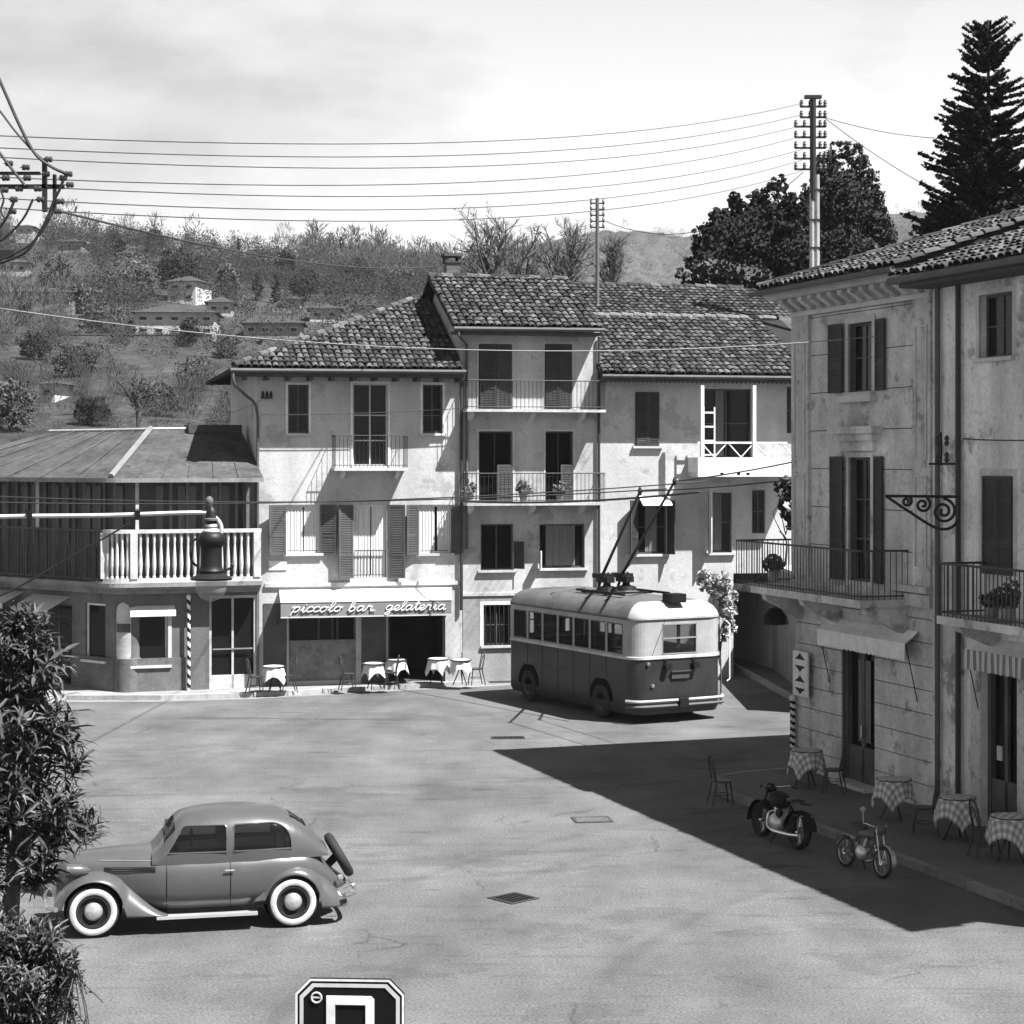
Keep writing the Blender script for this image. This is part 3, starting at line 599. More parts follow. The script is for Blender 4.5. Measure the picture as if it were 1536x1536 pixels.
# ================================================================ CORNER BUILDING with balustrade (left)
FA = Frame((388-CX)/FPX*55.1, 55.1, 18)
uC = FA.U(182); cw = FA.W(uC, 0, 0); FB = Frame(cw.x, cw.y, -40)
ch = thing('corner_shop', 'low corner building with white balustrade terrace and sheet metal roof', 'building', (FA.o.x, FA.o.y, 0), R(18))
MBA = (Matrix.Translation((uC, 0, 0)) @ Matrix.Rotation(R(-58), 4, 'Z'))      # left face frame in the building's frame
zs = FA.at(290, 874, .45)[1]; zbal = FA.at(290, 794, .45)[1]; ze = FA.at(290, 717, .7)[1]; LFT = -9.0
v1 = rr(FA, 200, 915, 252, 998); v2 = rr(FA, 314, 893, 386, 1026); v2 = (v2[0], min(v2[1], -.06), .1, v2[3])
w = cells(MB(), uC+.25, 0, 0, zs-.12, [v1, v2], 0, -.3); w.box(-.3, 0, .3, 6, 0, ze); 
l1 = FB.rect(128, 905, 158, 990); l2 = FB.rect(60, 905, 108, 1040); l2 = (l2[0], l2[1], .1, l2[3]); l3 = FB.rect(-40, 905, 35, 1040); l3 = (l3[0], l3[1], .1, l3[3])
w2 = xf(cells(MB(), LFT, -.25, 0, zs-.12, [l1, l2, l3], 0, -.3), MBA); w.add(w2.v, w2.f)
w.lathe([(.36, 0), (.36, zs-.12)], (uC+.22, .30, 0), 24)
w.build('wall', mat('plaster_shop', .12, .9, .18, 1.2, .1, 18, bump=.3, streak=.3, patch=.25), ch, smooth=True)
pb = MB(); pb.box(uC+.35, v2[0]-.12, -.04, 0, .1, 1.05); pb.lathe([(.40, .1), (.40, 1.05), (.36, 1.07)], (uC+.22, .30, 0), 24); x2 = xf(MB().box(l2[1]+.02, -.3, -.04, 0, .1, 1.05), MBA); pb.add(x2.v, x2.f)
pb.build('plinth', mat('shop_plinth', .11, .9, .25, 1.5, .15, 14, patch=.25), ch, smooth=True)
window(ch, v1, depth=.12, frame=.07, nx=1, nz=1, surround=.1, smat=M_slab, fmat=M_slab)
o = window(ch, l1, depth=.12, frame=.06, nx=1, nz=1); o.matrix_local = MBA
for l in (l2, l3): o = window(ch, l, depth=.15, frame=.06, nx=2, nz=2, sill=False, fmat=M_wood); o.matrix_local = MBA
bd = MB().prism([(v1[0]-.12, 0, v1[3]+.12), (v1[0]-.12, -.3, v1[3]-.02), (v1[0]-.12, -.3, v1[3]-.16), (v1[0]-.12, -.27, v1[3]-.16), (v1[0]-.12, -.27, v1[3]-.03), (v1[0]-.12, 0, v1[3]+.09)], (v1[1]-v1[0]+.3, 0, 0)); bd.build('blind', M_white, ch)
# glazed double door
d = MB(); u0, u1, z0, z1 = v2; d.box(u0, u0+.07, .05, .12, z0, z1); d.box(u1-.07, u1, .05, .12, z0, z1); d.box(u0+.07, u1-.07, .05, .12, z1-.08, z1); um = (u0+u1)/2; d.box(um-.03, um+.03, .06, .11, z0, z1-.08); d.box(u0+.07, u1-.07, .06, .11, z0, z0+.4)
dr = d.build('door', M_offwhite, ch); MB().box(u0+.1, u1-.1, .02, .05, z0+1.12, z0+1.16).build('push_bar', M_steel, dr); MB().box(u0+.07, u1-.07, .13, .14, z0, z1-.08).build('pane', M_pane, dr)
# terrace slab and cornice following the corner
def hexp(out, F1u0, extra=0): return None
def outline(off):
    """outline points (local) of the building edge pushed out by off: right end, corner, left end"""
    nA = Vector((0, -1, 0)); nB = MBA.to_3x3() @ Vector((0, -1, 0)); uB = MBA.to_3x3() @ Vector((1, 0, 0)); C = Vector((uC, 0, 0))
    A0 = Vector((0, -off, 0)); # intersection of the two offset lines
    pB = C + nB*off; t = (-off - pB.y)/uB.y; K = pB + uB*t
    r = .5; q = []
    a = K + Vector((r, 0, 0)); c = K - uB*r
    for i in range(7):
        s = i/6; q.append((a*(1-s) + K*s)*(1-s) + (K*(1-s) + c*s)*s)
    return [A0] + q + [pB + uB*LFT]
def slabring(mb, off, inn, z0, z1, mi=0, upto=None):
    o = outline(off)[:upto]; i = outline(inn)[:upto]; n = len(o)
    for a, b in ((z1, z1), (z0, z0)): pass
    rows = [[(p.x, p.y, z0) for p in i], [(p.x, p.y, z0) for p in o], [(p.x, p.y, z1) for p in o], [(p.x, p.y, z1) for p in i], [(p.x, p.y, z0) for p in i]]
    mb.grid(rows, mi)
    for e in (0, n-1): mb.quad(*[(p.x, p.y, z) for p, z in ((i[e], z0), (o[e], z0), (o[e], z1), (i[e], z1))], mi)
    return mb
cb = MB(); slabring(cb, .55, -.35, zs-.10, zs+.02); slabring(cb, .45, -.3, zs-.18, zs-.1); slabring(cb, .3, -.3, zs-.3, zs-.18)
cb.build('cornice', mat('cornice_cement', .2, .9, .25, 1.5, .15, 14, patch=.3), ch)
tf = MB(); oo = outline(-.3); tf.poly([(p.x, p.y, zs+.0) for p in oo] + [(-7, 9, zs), (0, 9, zs)]); tf.build('terrace_floor', M_slab, ch)
bal = MB(); slabring(bal, .46, .28, zbal-.1, zbal, 0, 8); slabring(bal, .44, .3, zs+.02, zs+.14, 0, 8)
ba = bal.build('balustrade', M_offwhite, ch)
h = zbal-.1-zs-.14
bm = MB().lathe([(.05, 0), (.05, .05), (.035, .07), (.062, h*.3), (.055, h*.42), (.03, h*.75), (.045, h*.88), (.05, h)], (0,0,0), 10).mesh('baluster', M_offwhite, smooth=True)
op = outline(.37)
def along(a, b, step, fn):
    L = (b-a).length; n = int(L/step)
    for i in range(1, n): fn(a + (b-a)*(i/n))
along(op[0], op[1], .185, lambda p: inst('baluster', bm, ba, (p.x, p.y, zs+.14)))
lr = railing(ch, [(op[7].x, -op[7].y, zs+.02), (op[8].x, -op[8].y, zs+.02)], zbal-zs-.05, .13, M_wood, .022, .035)
for p in op[2:7]: inst('baluster', bm, ba, (p.x, p.y, zs+.14))
pm = MB().box(-.1, .1, -.1, .1, 0, h+.02).mesh('pedestal', M_offwhite)
for p in (op[0] + Vector((-.12, 0, 0)), op[1], op[7]): inst('pedestal', pm, ba, (p.x, p.y, zs+.13))
# terrace back wall of timber and glass, posts
vw = MB(); vi = outline(-1.0); vi2 = outline(-1.1)
vw.grid([[(p.x, p.y, zs) for p in vi], [(p.x, p.y, ze+.2) for p in vi]]); vw.build('verandah_wall', M_wood, ch)
vpm = MB().box(-.04, .04, -.06, .04, 0, ze+.1-zs).mesh('glazing_bar', mat('timber_light', .16, .7, .25, 3, .1))
def vpost(p): inst('glazing_bar', vpm, ch, (p.x, p.y, zs))
vi3 = outline(-.95); along(vi3[0], vi3[1], .42, vpost); along(vi3[7], vi3[8], .45, vpost)
for a, b_, k in ((vi3[0], vi3[1], 9), (vi3[7], vi3[8], 16)):
    d_ = (b_-a)/k
    for i in range(k):
        if i % 3 == 1: continue
        p = a + d_*(i+.18); q = a + d_*(i+.82); q_ = d_.normalized(); nn = Vector((q_.y, -q_.x, 0)); nn = nn if nn.y < 0 else -nn
        MB().quad(*[tuple(x + nn*.0 + Vector((0, 0, z))) for x, z in ((p, zs+.9), (q, zs+.9), (q, ze-.25), (p, ze-.25))]).build('curtain', M_cur2, ch)
for p in (op[1] + Vector((.1, .05, 0)), op[7] + (op[8]-op[7])*.35): MB().box(p.x-.045, p.x+.045, p.y-.045, p.y+.045, zbal, ze+.05).build('post', M_offwhite, ch)
# roof of metal sheets
ol = outline(.75); K = (ol[1]+ol[7])/2; K = ol[4]; E0 = Vector((.0, -.75, ze)); Kz = Vector((K.x, K.y, ze))
ur, zr = FA.at(226, 645, -3.0); R1 = Vector((ur, 3.0, zr)); R0 = Vector((0, 3.0, zr+.05))
c2_, z2_ = FB.at(75, 648, -3.0); R2 = MBA @ Vector((c2_, 3.0, zr)); E2 = MBA @ Vector((LFT, -.75, ze)); R3 = MBA @ Vector((LFT+2.2, 3.0, ze+.55))
EL = MBA @ Vector((c2_-3.4, -.75, ze)); EB = MBA @ Vector((c2_-3.4, 6.75, ze)); R2 = MBA @ Vector((c2_, 3.0, zr)); E2 = EL; R3 = EL
b = MB(); b.prism([E0, Kz, R1, R0], (0,0,-.07)); b.prism([Kz, EL, R2], (0,0,-.07)); b.prism([Kz, R2, R1], (0,0,-.07)); b.prism([EL, EB, R2], (0,0,-.07)); b.poly([R0, R1, R2, EB, Vector((0, 8, ze))])
ro = b.build('roof', M_metalroof, ch)
cap = MB().tube([Kz + Vector((0,0,.05)), R1 + Vector((0,0,.05))], .085, 6); cap.build('hip_cap', mat('roof_flashing', .16, .7, .2, 2, .1), ro)
MB().tube([R0 + Vector((0,0,.03)), R1 + Vector((0,0,.03)), R2 + Vector((0,0,.03))], .05, 6).build('ridge_cap', M_slab, ro)
for k in range(1, 6):
    s = k/6; a = E0*(1-s) + Kz*s; c = R0*(1-s) + R1*s; MB().tube([a + Vector((0,0,.015)), c + Vector((0,0,.015))], .016, 4).build('seam', M_metalroof, ro)
for k in range(1, 7):
    s = k/7; a = Kz*(1-s) + EL*s; c = R1*(1-s) + R2*s; MB().tube([a + Vector((0,0,.02)), c + Vector((0,0,.02))], .016, 4).build('seam', M_metalroof, ro)
fa = MB(); fo = outline(.76); fa.grid([[(p.x, p.y, ze-.12) for p in fo], [(p.x, p.y, ze+.0) for p in fo]]); fa.build('fascia', MATS['cornice_cement'], ro)
MB().box(-1.6, -.02, 2.6, 3.6, zr-.1, zr+.16).build('roof_box', M_soffit, ch)
# capsule shaped notice on the rounded corner
cp = MB(); u, z = FA.at(175, 950); rows = []
for j in range(25):
    zz = FA.at(175, 905 + j*93/24, .3)[1]; k = j/24; e = math.sqrt(max(0.02, 1 - max(0, abs(k-.5)-.32)**2/.18**2)); rows.append([(uC+.22+.385*math.cos(a), .30+.385*math.sin(a), zz) for a in [R(-118) + R(34)*e*(i/8*2-1) for i in range(9)]])
nb = cp.build if False else None
cp.grid(rows); no = tag(cp.build('corner_notice', M_offwhite, None), 'tall rounded notice panel on the curved corner of the low shop', 'notice')
no.matrix_world = Matrix.Translation(FA.o) @ Matrix.Rotation(R(18), 4, 'Z')
bb = MB().grid([[(uC+.22+.392*math.cos(a), .30+.392*math.sin(a), zz) for a in [R(-118) + R(31)*(i/8*2-1) for i in range(9)]] for zz in (FA.at(175, 950, .3)[1], FA.at(175, 937, .3)[1])]); bb.build('dark_band', M_wood, no)
# ================================================================ RIGHT ORNATE HOUSE
rh = thing('ornate_house', 'grey stone faced house with modillion cornice and long iron balcony in shade', 'house', (FR.o.x, FR.o.y, 0), R(FR.deg))
UF = FR.U(1400); zc = FR.at(1290, 462)[1]
def rq(x0, y0, x1, y1): return FR.rect(x0, y0, x1, y1)
q1 = rq(1273, 484, 1309, 588); q2 = rq(1274, 686, 1307, 872); q3 = rq(1262, 968, 1312, 1190); q3 = (q3[0], q3[1], .1, q3[3])
zfl = FR.at(1300, 880)[1]
ops = [q1, q2, q3]
w = cells(MB(), 0, UF, 0, zc+.42, ops, -.03, -.35); w.box(0, .3, .35, 8, 0, zc+.42); w.box(.3, UF, 7.7, 8, 0, zc+.42); w.box(UF-.3, UF, .35, 7.7, 0, zc+.42); w.box(.3, UF-.3, .4, 7.6, zfl-.1, zfl+.05)
w.build('wall', mat('joint_mortar', .09, .95, .2, 2, .1), rh)
z = .12; k = 0
while z < zc - .05:
    p = .44 if z < zfl - .4 else .78; z1 = min(z+p, zc); c = cells(MB(), .015 if k < 99 else 0, UF-.002, z+.009, z1-.009, ops, 0, -.05)
    for q_ in range(0, len(c.v), 8): MB().add(c.v[q_:q_+8], c.f[:6]).build('stone_course', M_stone, rh)
    z = z1; k += 1
# side returns of courses at the far corner, pilasters
for x0, x1 in ((1193, 1216), (1374, 1400)):
    u0, u1 = FR.U(x0), FR.U(x1)
    MB().box(u0-(.05 if x0 == 1193 else 0), u1, -.07, .02, zfl+.1, zc).build('pilaster', M_stone, rh)
    for za, zb_ in ((zfl+.5, zfl+2.2), (zfl+2.5, zc-.5)):
        s = MB(); a, b_ = u0+.1, u1-.1; s.box(a, a+.03, -.095, -.07, za, zb_); s.box(b_-.03, b_, -.095, -.07, za, zb_); s.box(a+.03, b_-.03, -.095, -.07, za, za+.03); s.box(a+.03, b_-.03, -.095, -.07, zb_-.03, zb_); s.build('panel_moulding', M_slab, rh)
window(rh, q1, depth=.16, surround=.12, smat=M_slab, fmat=M_wood, nz=2); window(rh, q2, depth=.16, surround=.1, smat=M_stone, fmat=M_wood, sill=False, nz=3)
for r in (q1, q2): shutters(rh, (r[0]-.12, r[1]+.12, r[2], r[3]+.02), M_shut2, (10, 8), (r[1]-r[0])/2*.92)
pd = MB(); u0, u1 = q2[0]-.45, q2[1]+.45; zt = FR.at(1287, 640)[1]
for k, (e, hh, d_) in enumerate(((0, .14, .26), (.12, .14, .18), (.24, .2, .1))): pd.box(u0+e, u1-e, -d_, 0, zt-hh, zt); zt -= hh
pd.build('door_hood', M_stone, rh)
MB().box(q1[0]-.2, q1[1]+.2, -.18, 0, q1[2]-.2, q1[2]-.06).build('window_ledge', M_slab, rh)
# entrance door
d = MB(); u0, u1, z0, z1 = q3; um = (u0+u1)/2
d.box(u0, u0+.09, .1, .2, z0, z1); d.box(u1-.09, u1, .1, .2, z0, z1); d.box(u0+.09, u1-.09, .1, .2, z1-.12, z1); d.box(um-.05, um+.05, .12, .18, z0, z1-.12); d.box(u0+.09, u1-.09, .12, .19, z0, z0+.8)
dr = d.build('door', M_wood, rh); MB().box(u0+.09, u1-.09, .2, .21, z0, z1).build('pane', M_pane, dr); MB().box(um+.04, um+.09, .04, .12, 1.1, 1.35).build('handle', M_steel, dr)
MB().box(u0-.02, u1+.02, -.25, .3, .11, .2).build('door_step', M_stone, rh)
cu = MB(); n = 12
cu.grid([[(um-.28 + .5*i/n, .16+.02*math.cos(i*2), zz) for i in range(n+1)] for zz in (z0+.9, z1-.3)]); cu.build('curtain', M_cur2, dr)
# string band with white ledge at right, cornice, modillions
MB().box(FR.U(1345), UF, -.16, 0.0, zfl+.02, zfl+.14).build('string_course', M_offwhite, rh)
MB().box(-.05, UF, -.09, 0, zfl-.25, zfl-.02).build('string_course', M_stone, rh)
MB().box(-.08, UF, -.1, 0, zc, zc+.09).build('frieze_moulding', M_slab, rh)
cr = MB(); cr.box(-.1, UF, -.06, 0, zc+.09, zc+.36); cr.box(-.3, UF, -.52, 0, zc+.36, zc+.44); cr.box(-.36, UF, -.62, 0, zc+.44, zc+.52); cr.box(-.3, -.1, 0, 8, zc+.36, zc+.44); cr.build('cornice', M_slab, rh)
mm_ = MB().prism([(0, 0, 0), (0, 0, .25), (0, -.34, .25), (0, -.34, .17), (0, -.1, .02)], (.17, 0, 0)).mesh('modillion', M_stone)
k = .0
while k < UF-.1: inst('modillion', mm_, rh, (k, -.06, zc+.105)); k += .42
ms_ = MB().prism([(0, 0, 0), (0, 0, .25), (-.34, 0, .25), (-.34, 0, .17), (-.1, 0, .02)], (0, .17, 0)).mesh('modillion', M_stone)
for k in range(8): inst('modillion', ms_, rh, (-.0, .3 + k*.5, zc+.105))
# balcony: from beyond the far corner to the pier
o = 1.05; zb_ = FR.at(1230, 893, o)[1]; ub0 = FR.U(1100, o); ub1 = FR.U(1290, o)
b = MB(); b.box(ub0, ub1, -o, 0, zb_-.14, zb_); b.box(ub0, -.0, -o, 1.2, zb_-.138, zb_-.002); b.build('balcony_slab', M_stone, rh)
for u in (.15, q2[0]-.5, ub1-.25): MB().prism([(u, 0, zb_-.7), (u, 0, zb_-.14), (u, -o*.85, zb_-.14), (u, -o*.8, zb_-.28)], (.2, 0, 0)).build('bracket', M_stone, rh)
hr = FR.at(1230, 822, o)[1] - zb_
railing(rh, [(ub0+.05, -1.1, zb_), (ub0+.05, o-.05, zb_), (ub1-.05, o-.05, zb_), (ub1-.05, 0, zb_)], hr, .12, M_ironl, .010, .022)
# roof (hip)
ov = .8; ez = zc+.55; ul = -.34; un = UF+.02; rz = 2.0; rb = 5.2
A0 = Vector((ul, -ov, ez)); A1 = Vector((un, -ov, ez)); AP = Vector((ul+5.6, rb, ez+rz)); A2 = Vector((un, rb, ez+rz)); A3 = Vector((ul, 11, ez)); 
b = MB(); b.prism([A0, A1, A2, AP] if un > ul+5.6 else [A0, A1, Vector((un, -ov + (un-ul)/5.6*(rb+ov), ez + rz*(un-ul)/5.6))], (0,0,-.1)); b.prism([A0, AP, A3], (0,0,-.1))
ro = b.build('roof', M_under, rh)
vd = Vector((0, rb+ov, rz)); Ls = vd.length; hipu = 5.6/Ls
M_tile_old = M_tile
tiles(ro, A0, (1,0,0), vd, un-ul, Ls, lambda u, v: u > hipu*v + .05, pitch=.21, row=.34, seed=12)
MB().tube([(ul-.02, -ov-.06, ez-.06), (un, -ov-.06, ez-.06)], .06, 8).build('gutter', M_pipe, ro)
hv = AP - A0; hc = MB()
for k in range(int(hv.length/.4)):
    p = A0 + hv.normalized()*(k*.4+.1) + Vector((0, 0, .05)); hc.tube([p, p + hv.normalized()*.46], [.115, .09], 8)
hc.build('hip_cap', M_tile, ro)
# recess pipes
for px, r, y0, y1, mm in ((1406, .05, 430, 1230, M_pipe), (1437, .05, 420, 1250, M_wire)):
    u = FR.U(px, .1); MB().tube([(u, -.1, FR.at(px, y1, .1)[1]), (u, -.1, FR.at(px, y0, .1)[1])], r, 8).build('downpipe', mm, rh)
# ================================================================ FAR RIGHT PALE HOUSE
ph = thing('stained_house', 'stained pale house at the right edge with louvred shutter and balcony', 'house', (FR.o.x, FR.o.y, 0), R(FR.deg))
S0 = UF+.004; S1 = 16.9; zq = FR.at(1470, 425)[1]
s1 = rq(1470, 440, 1520, 536); s2 = rq(1477, 714, 1521, 862); s3 = rq(1474, 1002, 1528, 1250); s3 = (s3[0], s3[1], .1, s3[3])
pw = s1[1]-s1[0]
more = [(s1[0]+k, s1[1]+k, s1[2], s1[3]) for k in (2.6, 5.2)] + [(s2[0]+k, s2[1]+k, s2[2], s2[3]) for k in (2.6, 5.2)]
w = cells(MB(), S0, S1, 0, zq+.19, [s1, s2, s3] + more, .02, -.33); w.box(S1-.3, S1, .33, 8, 0, zq+.15); w.box(S0, S1-.3, 7.7, 8, 0, zq+.15); w.box(S0, S1-.3, .35, 7.6, s2[2]-.15, s2[2]-.02)
w.build('wall', M_palewall, ph)
window(ph, s1, depth=.18, surround=.1, fmat=M_wood, nz=2, smat=M_offwhite); window(ph, s2, depth=.2, surround=.13, smat=M_offwhite, fmat=M_shut2, sill=False, nz=3)
for r in more: window(ph, r, depth=.2, surround=.1, fmat=M_wood, sill=False)
shutters(ph, (s2[0]+.01, s2[1]-.01, s2[2], s2[3]), M_shut2, (180, 179), (s2[1]-s2[0])/2-.015)
d = MB(); u0, u1, z0, z1 = s3; um = (u0+u1)/2; d.box(u0, u0+.1, .1, .2, z0, z1); d.box(u1-.1, u1, .1, .2, z0, z1); d.box(u0+.1, u1-.1, .1, .2, z1-.12, z1); d.box(um-.05, um+.05, .12, .18, z0, z1-.12); d.box(u0+.1, u1-.1, .12, .19, z0, z0+.9)
dr = d.build('door', M_wood, ph); MB().box(u0+.1, u1-.1, .2, .21, z0, z1).build('pane', M_pane, dr); MB().box(um-.25, um-.1, .09, .12, 1.35, 1.6).build('notice_card', M_slab, dr)
for a_, b_ in ((s3[0]-.32, s3[0]-.01), (s3[1]+.01, s3[1]+.3)): MB().box(a_, b_, -.04, -.02, .12, s3[3]+.25).build('door_pilaster', M_stone, ph)
o = 1.0; zb_ = FR.at(1480, 934, o)[1]; ub0 = FR.U(1405, o) ; ub1 = 13.0; hr = FR.at(1480, 852, o)[1]-zb_
MB().box(ub0, ub1, -o, -.02, zb_-.14, zb_).build('balcony_slab', M_stone, ph)
for u in (ub0+.3, ub0+2.3, ub0+4.3): MB().prism([(u, 0, zb_-.6), (u, 0, zb_-.14), (u, -o*.85, zb_-.14), (u, -o*.8, zb_-.26)], (.18, 0, 0)).build('bracket', M_stone, ph)
railing(ph, [(ub0+.05, .02, zb_), (ub0+.05, o-.05, zb_), (ub1, o-.05, zb_)], hr, .125, M_ironl, .012, .024)
ov = .75; ez = zq+.22; rz = 2.15; rb = 5.5
b = MB(); b.prism([(S0-.2, -ov, ez), (S1+.6, -ov, ez), (S1+.6, rb, ez+rz), (S0-.2, rb, ez+rz)], (0,0,-.1)); b.prism([(S0-.2, rb, ez+rz), (S1+.6, rb, ez+rz), (S1+.6, 11, ez), (S0-.2, 11, ez)], (0,0,-.1))
ro = b.build('roof', M_under, ph); vd = Vector((0, rb+ov, rz)); Ls = vd.length
tiles(ro, (S0-.2, -ov, ez), (1,0,0), vd, S1-S0+.8, Ls, lambda u, v: v < Ls, pitch=.22, row=.34, seed=15)
MB().tube([(S0-.2, -ov-.06, ez-.06), (S1, -ov-.06, ez-.06)], .07, 8).build('gutter', M_pipe, ro)
MB().box(S0, S1+.5, -ov+.03, -.02, ez-.2, ez-.11).build('soffit', M_soffit, ro)
# ================================================================ LANE WALL behind
lw = thing('lane_wall', 'rendered wall along the shaded lane behind the trolleybus', 'wall', (8.1, 50, 0))
MB().box(0, .35, 0, 16, 0, 3.3).build('wall_body', M_greywall, lw); MB().box(-.06, .41, -.05, 16.05, 3.3, 3.4).build('coping', M_slab, lw)
MB().box(-.12, -.0, 4.2, 4.4, .12, 2.3).build('white_post', M_white, lw)
# ================================================================ AWNINGS
def ribbon_letters(mb, text, x0, x1, z0, xh, y, r):
    S = {'p': ([[(0,.8),(.12,1),(.2,.9),(.02,-.75)], [(.16,.5),(.35,.95),(.62,.95),(.66,.5),(.45,.08),(.16,.1)]], .85),
         'i': ([[(0,.2),(.22,.98),(.18,.3),(.3,0),(.5,.25)], [(.32,1.4),(.33,1.52)]], .5),
         'c': ([[(.58,.8),(.4,1),(.12,.75),(.06,.3),(.28,0),(.62,.25)]], .62),
         'o': ([[(.4,1),(.12,.75),(.08,.25),(.32,0),(.58,.3),(.6,.75),(.4,1),(.5,.8),(.8,.85)]], .78),
         'l': ([[(0,.2),(.35,1.0),(.48,1.8),(.32,1.9),(.18,1.2),(.16,.3),(.3,0),(.52,.25)]], .52),
         'b': ([[(0,.2),(.3,1.0),(.42,1.8),(.28,1.9),(.14,1.2),(.1,.2),(.3,0),(.56,.3),(.5,.85),(.3,.8)]], .75),
         'a': ([[(.6,.85),(.38,1),(.1,.7),(.08,.25),(.28,0),(.52,.4),(.62,.95),(.58,.25),(.7,0),(.88,.25)]], .88),
         'r': ([[(0,.2),(.2,1.05),(.28,.85),(.52,.88),(.46,.25),(.6,0),(.78,.25)]], .78),
         '.': ([[(.1,.0),(.14,.1)]], .4), ' ': ([], .6),
         'g': ([[(.6,.85),(.38,1),(.1,.7),(.1,.3),(.3,.1),(.52,.45),(.62,.95),(.5,-.4),(.25,-.75),(.08,-.5),(.5,-.05),(.8,.25)]], .8),
         'e': ([[(0,.25),(.4,.45),(.5,.85),(.32,1),(.1,.65),(.12,.2),(.34,0),(.66,.25)]], .66),
         't': ([[(0,.2),(.3,1.7),(.18,.4),(.3,0),(.5,.25)], [(.02,1.2),(.5,1.25)]], .5)}
    tot = sum(S[c][1] for c in text); k = (x1-x0)/tot; x = x0
    for c in text:
        for st in S[c][0]:
            mb.tube([(x + (a + b*.18)*k, y, z0 + b*xh) for a, b in [(q.x, q.y) for q in smooth_path([(p[0], p[1], 0) for p in st], 5)]], r, 5)
        x += S[c][1]*k
aw = thing('bar_awning', 'long pale canvas awning lettered piccolo bar gelateria over the bar front', 'awning', (FM.o.x, FM.o.y, 0), R(13))
o = 1.05; ua0, ua1 = FM.U(419, 0), FM.U(678, 0); uf0, uf1 = FM.U(421, o), FM.U(677, o); zt0 = FM.at(550, 882)[1]; zf = FM.at(550, 903, o)[1]; zv = FM.at(550, 925, o)[1]
c = MB(); n = 24; rows = []
for j in range(7):
    s = j/6; rows.append([((ua0*(1-s)+uf0*s) + ((ua1-ua0)*(1-s)+(uf1-uf0)*s)*i/n, -o*s, zt0*(1-s)+zf*s - .05*math.sin(math.pi*s)*(1+.3*math.sin(i*1.3))) for i in range(n+1)])
c.grid(rows); c.build('canopy', M_canvas, aw, smooth='all')
v = MB(); rows = []
for j in range(4):
    s = j/3; rows.append([(uf0 + (uf1-uf0)*i/48, -o - .012 - .012*math.sin(i*.9)*s, zf*(1-s)+zv*s - (.012*math.cos(i*.55) if j == 3 else 0)) for i in range(49)])
v.grid(rows); vo = v.build('valance', M_canvasd, aw, smooth='all')
MB().box(uf0, uf1, -o-.038, -o-.028, zv+.0, zv+.035).build('hem', M_canvas, vo)
L = MB(); xh = (zf-zv)*.36
sx = lambda px: FM.U(px, o)
ribbon_letters(L, 'piccolo bar.', sx(436), sx(566), zv+.16, xh, -o-.04, .017); ribbon_letters(L, 'gelateria', sx(577), sx(668), zv+.16, xh, -o-.04, .017)
tag(L.build('lettering', M_white, vo, smooth='all'), label='white script lettering piccolo bar. gelateria')
for u in (uf0+.02, uf1-.02): MB().tube([(u, -.02, zt0-1.0), (u, -o, zf)], .018, 6).build('arm', M_iron, aw)
MB().tube([(uf0, -o, zf), (uf1, -o, zf)], .022, 6).build('front_rod', M_iron, aw)
def shop_awning(label, x0, x1, ytl, ytr, hpx, stripes, out=.30):
    a = thing('shop_awning', label, 'awning', (FR.o.x, FR.o.y, 0), R(FR.deg), 'awnings over the cafe doors')
    u0, u1 = FR.U(x0, out), FR.U(x1, out); zt = (FR.at(x0, ytl, out)[1]+FR.at(x1, ytr, out)[1])/2; h = hpx*37/FPX
    c = MB(); n = 24; c.grid([[(u0 + (u1-u0)*i/n, 0 - .02, zt+.22) for i in range(n+1)], [(u0 + (u1-u0)*i/n, -out*.5, zt+.10) for i in range(n+1)], [(u0 + (u1-u0)*i/n, -out, zt) for i in range(n+1)]]); c.build('canopy', mat('awning_pale', .62, .9, .12, 5, .1, 25), a)
    mA = M_canvas; mB = M_canvasd
    v = MB()
    for i in range(n):
        a0, a1 = u0 + (u1-u0)*i/n, u0 + (u1-u0)*(i+1)/n; w_ = .03
        pts = [[(a0 + (a1-a0)*t, -out-.006-.015*math.sin((i+t)*1.1)*s, zt - h*s - (w_*abs(math.sin(math.pi*t)) if s == 1 else 0)) for t in (0, .25, .5, .75, 1)] for s in (0, .5, 1)]
        v.grid(pts, (i % 2) if stripes else 0)
    v.build('valance', [mA, mB] if stripes else [mat('awning_pale', .62, .9, .12, 5, .1, 25)], a, fix=False)
    for u in (u0+.02, u1-.02): MB().tube([(u, -.03, zt-1.1), (u+.0, -out+.02, zt-.02)], .012, 6).build('arm', M_iron, a)
    return a
shop_awning('small pale awning with scalloped edge over the ornate house door', 1226, 1358, 942, 966, 24, False)
shop_awning('striped awning valance over the door at the right edge', 1447, 1556, 972, 992, 26, True)
la_ = thing('shop_awning', 'grey shop awning half hidden on the shaded side of the low corner shop', 'awning', FB.W(0, 0, 0), R(-40), 'awnings over the cafe doors')
for x0, x1 in ((50, 106),):
    u0, u1 = FB.U(x0), FB.U(x1); z = FB.at(80, 893)[1]; c = MB(); c.quad((u0, 0, z), (u1, 0, z), (u1, -.8, z-.35), (u0, -.8, z-.35)); c.quad((u0, -.8, z-.35), (u1, -.8, z-.35), (u1, -.8, z-.5), (u0, -.8, z-.5)); c.build('canopy', M_canvas, la_)
    for u in (u0, u1): MB().tube([(u, -.02, z-.9), (u, -.8, z-.36)], .015, 5).build('arm', M_iron, la_)
lb_ = thing('shop_awning', 'leftmost grey shop awning at the picture edge above the oleander', 'awning', FB.W(0, 0, 0), R(-40), 'awnings over the cafe doors')
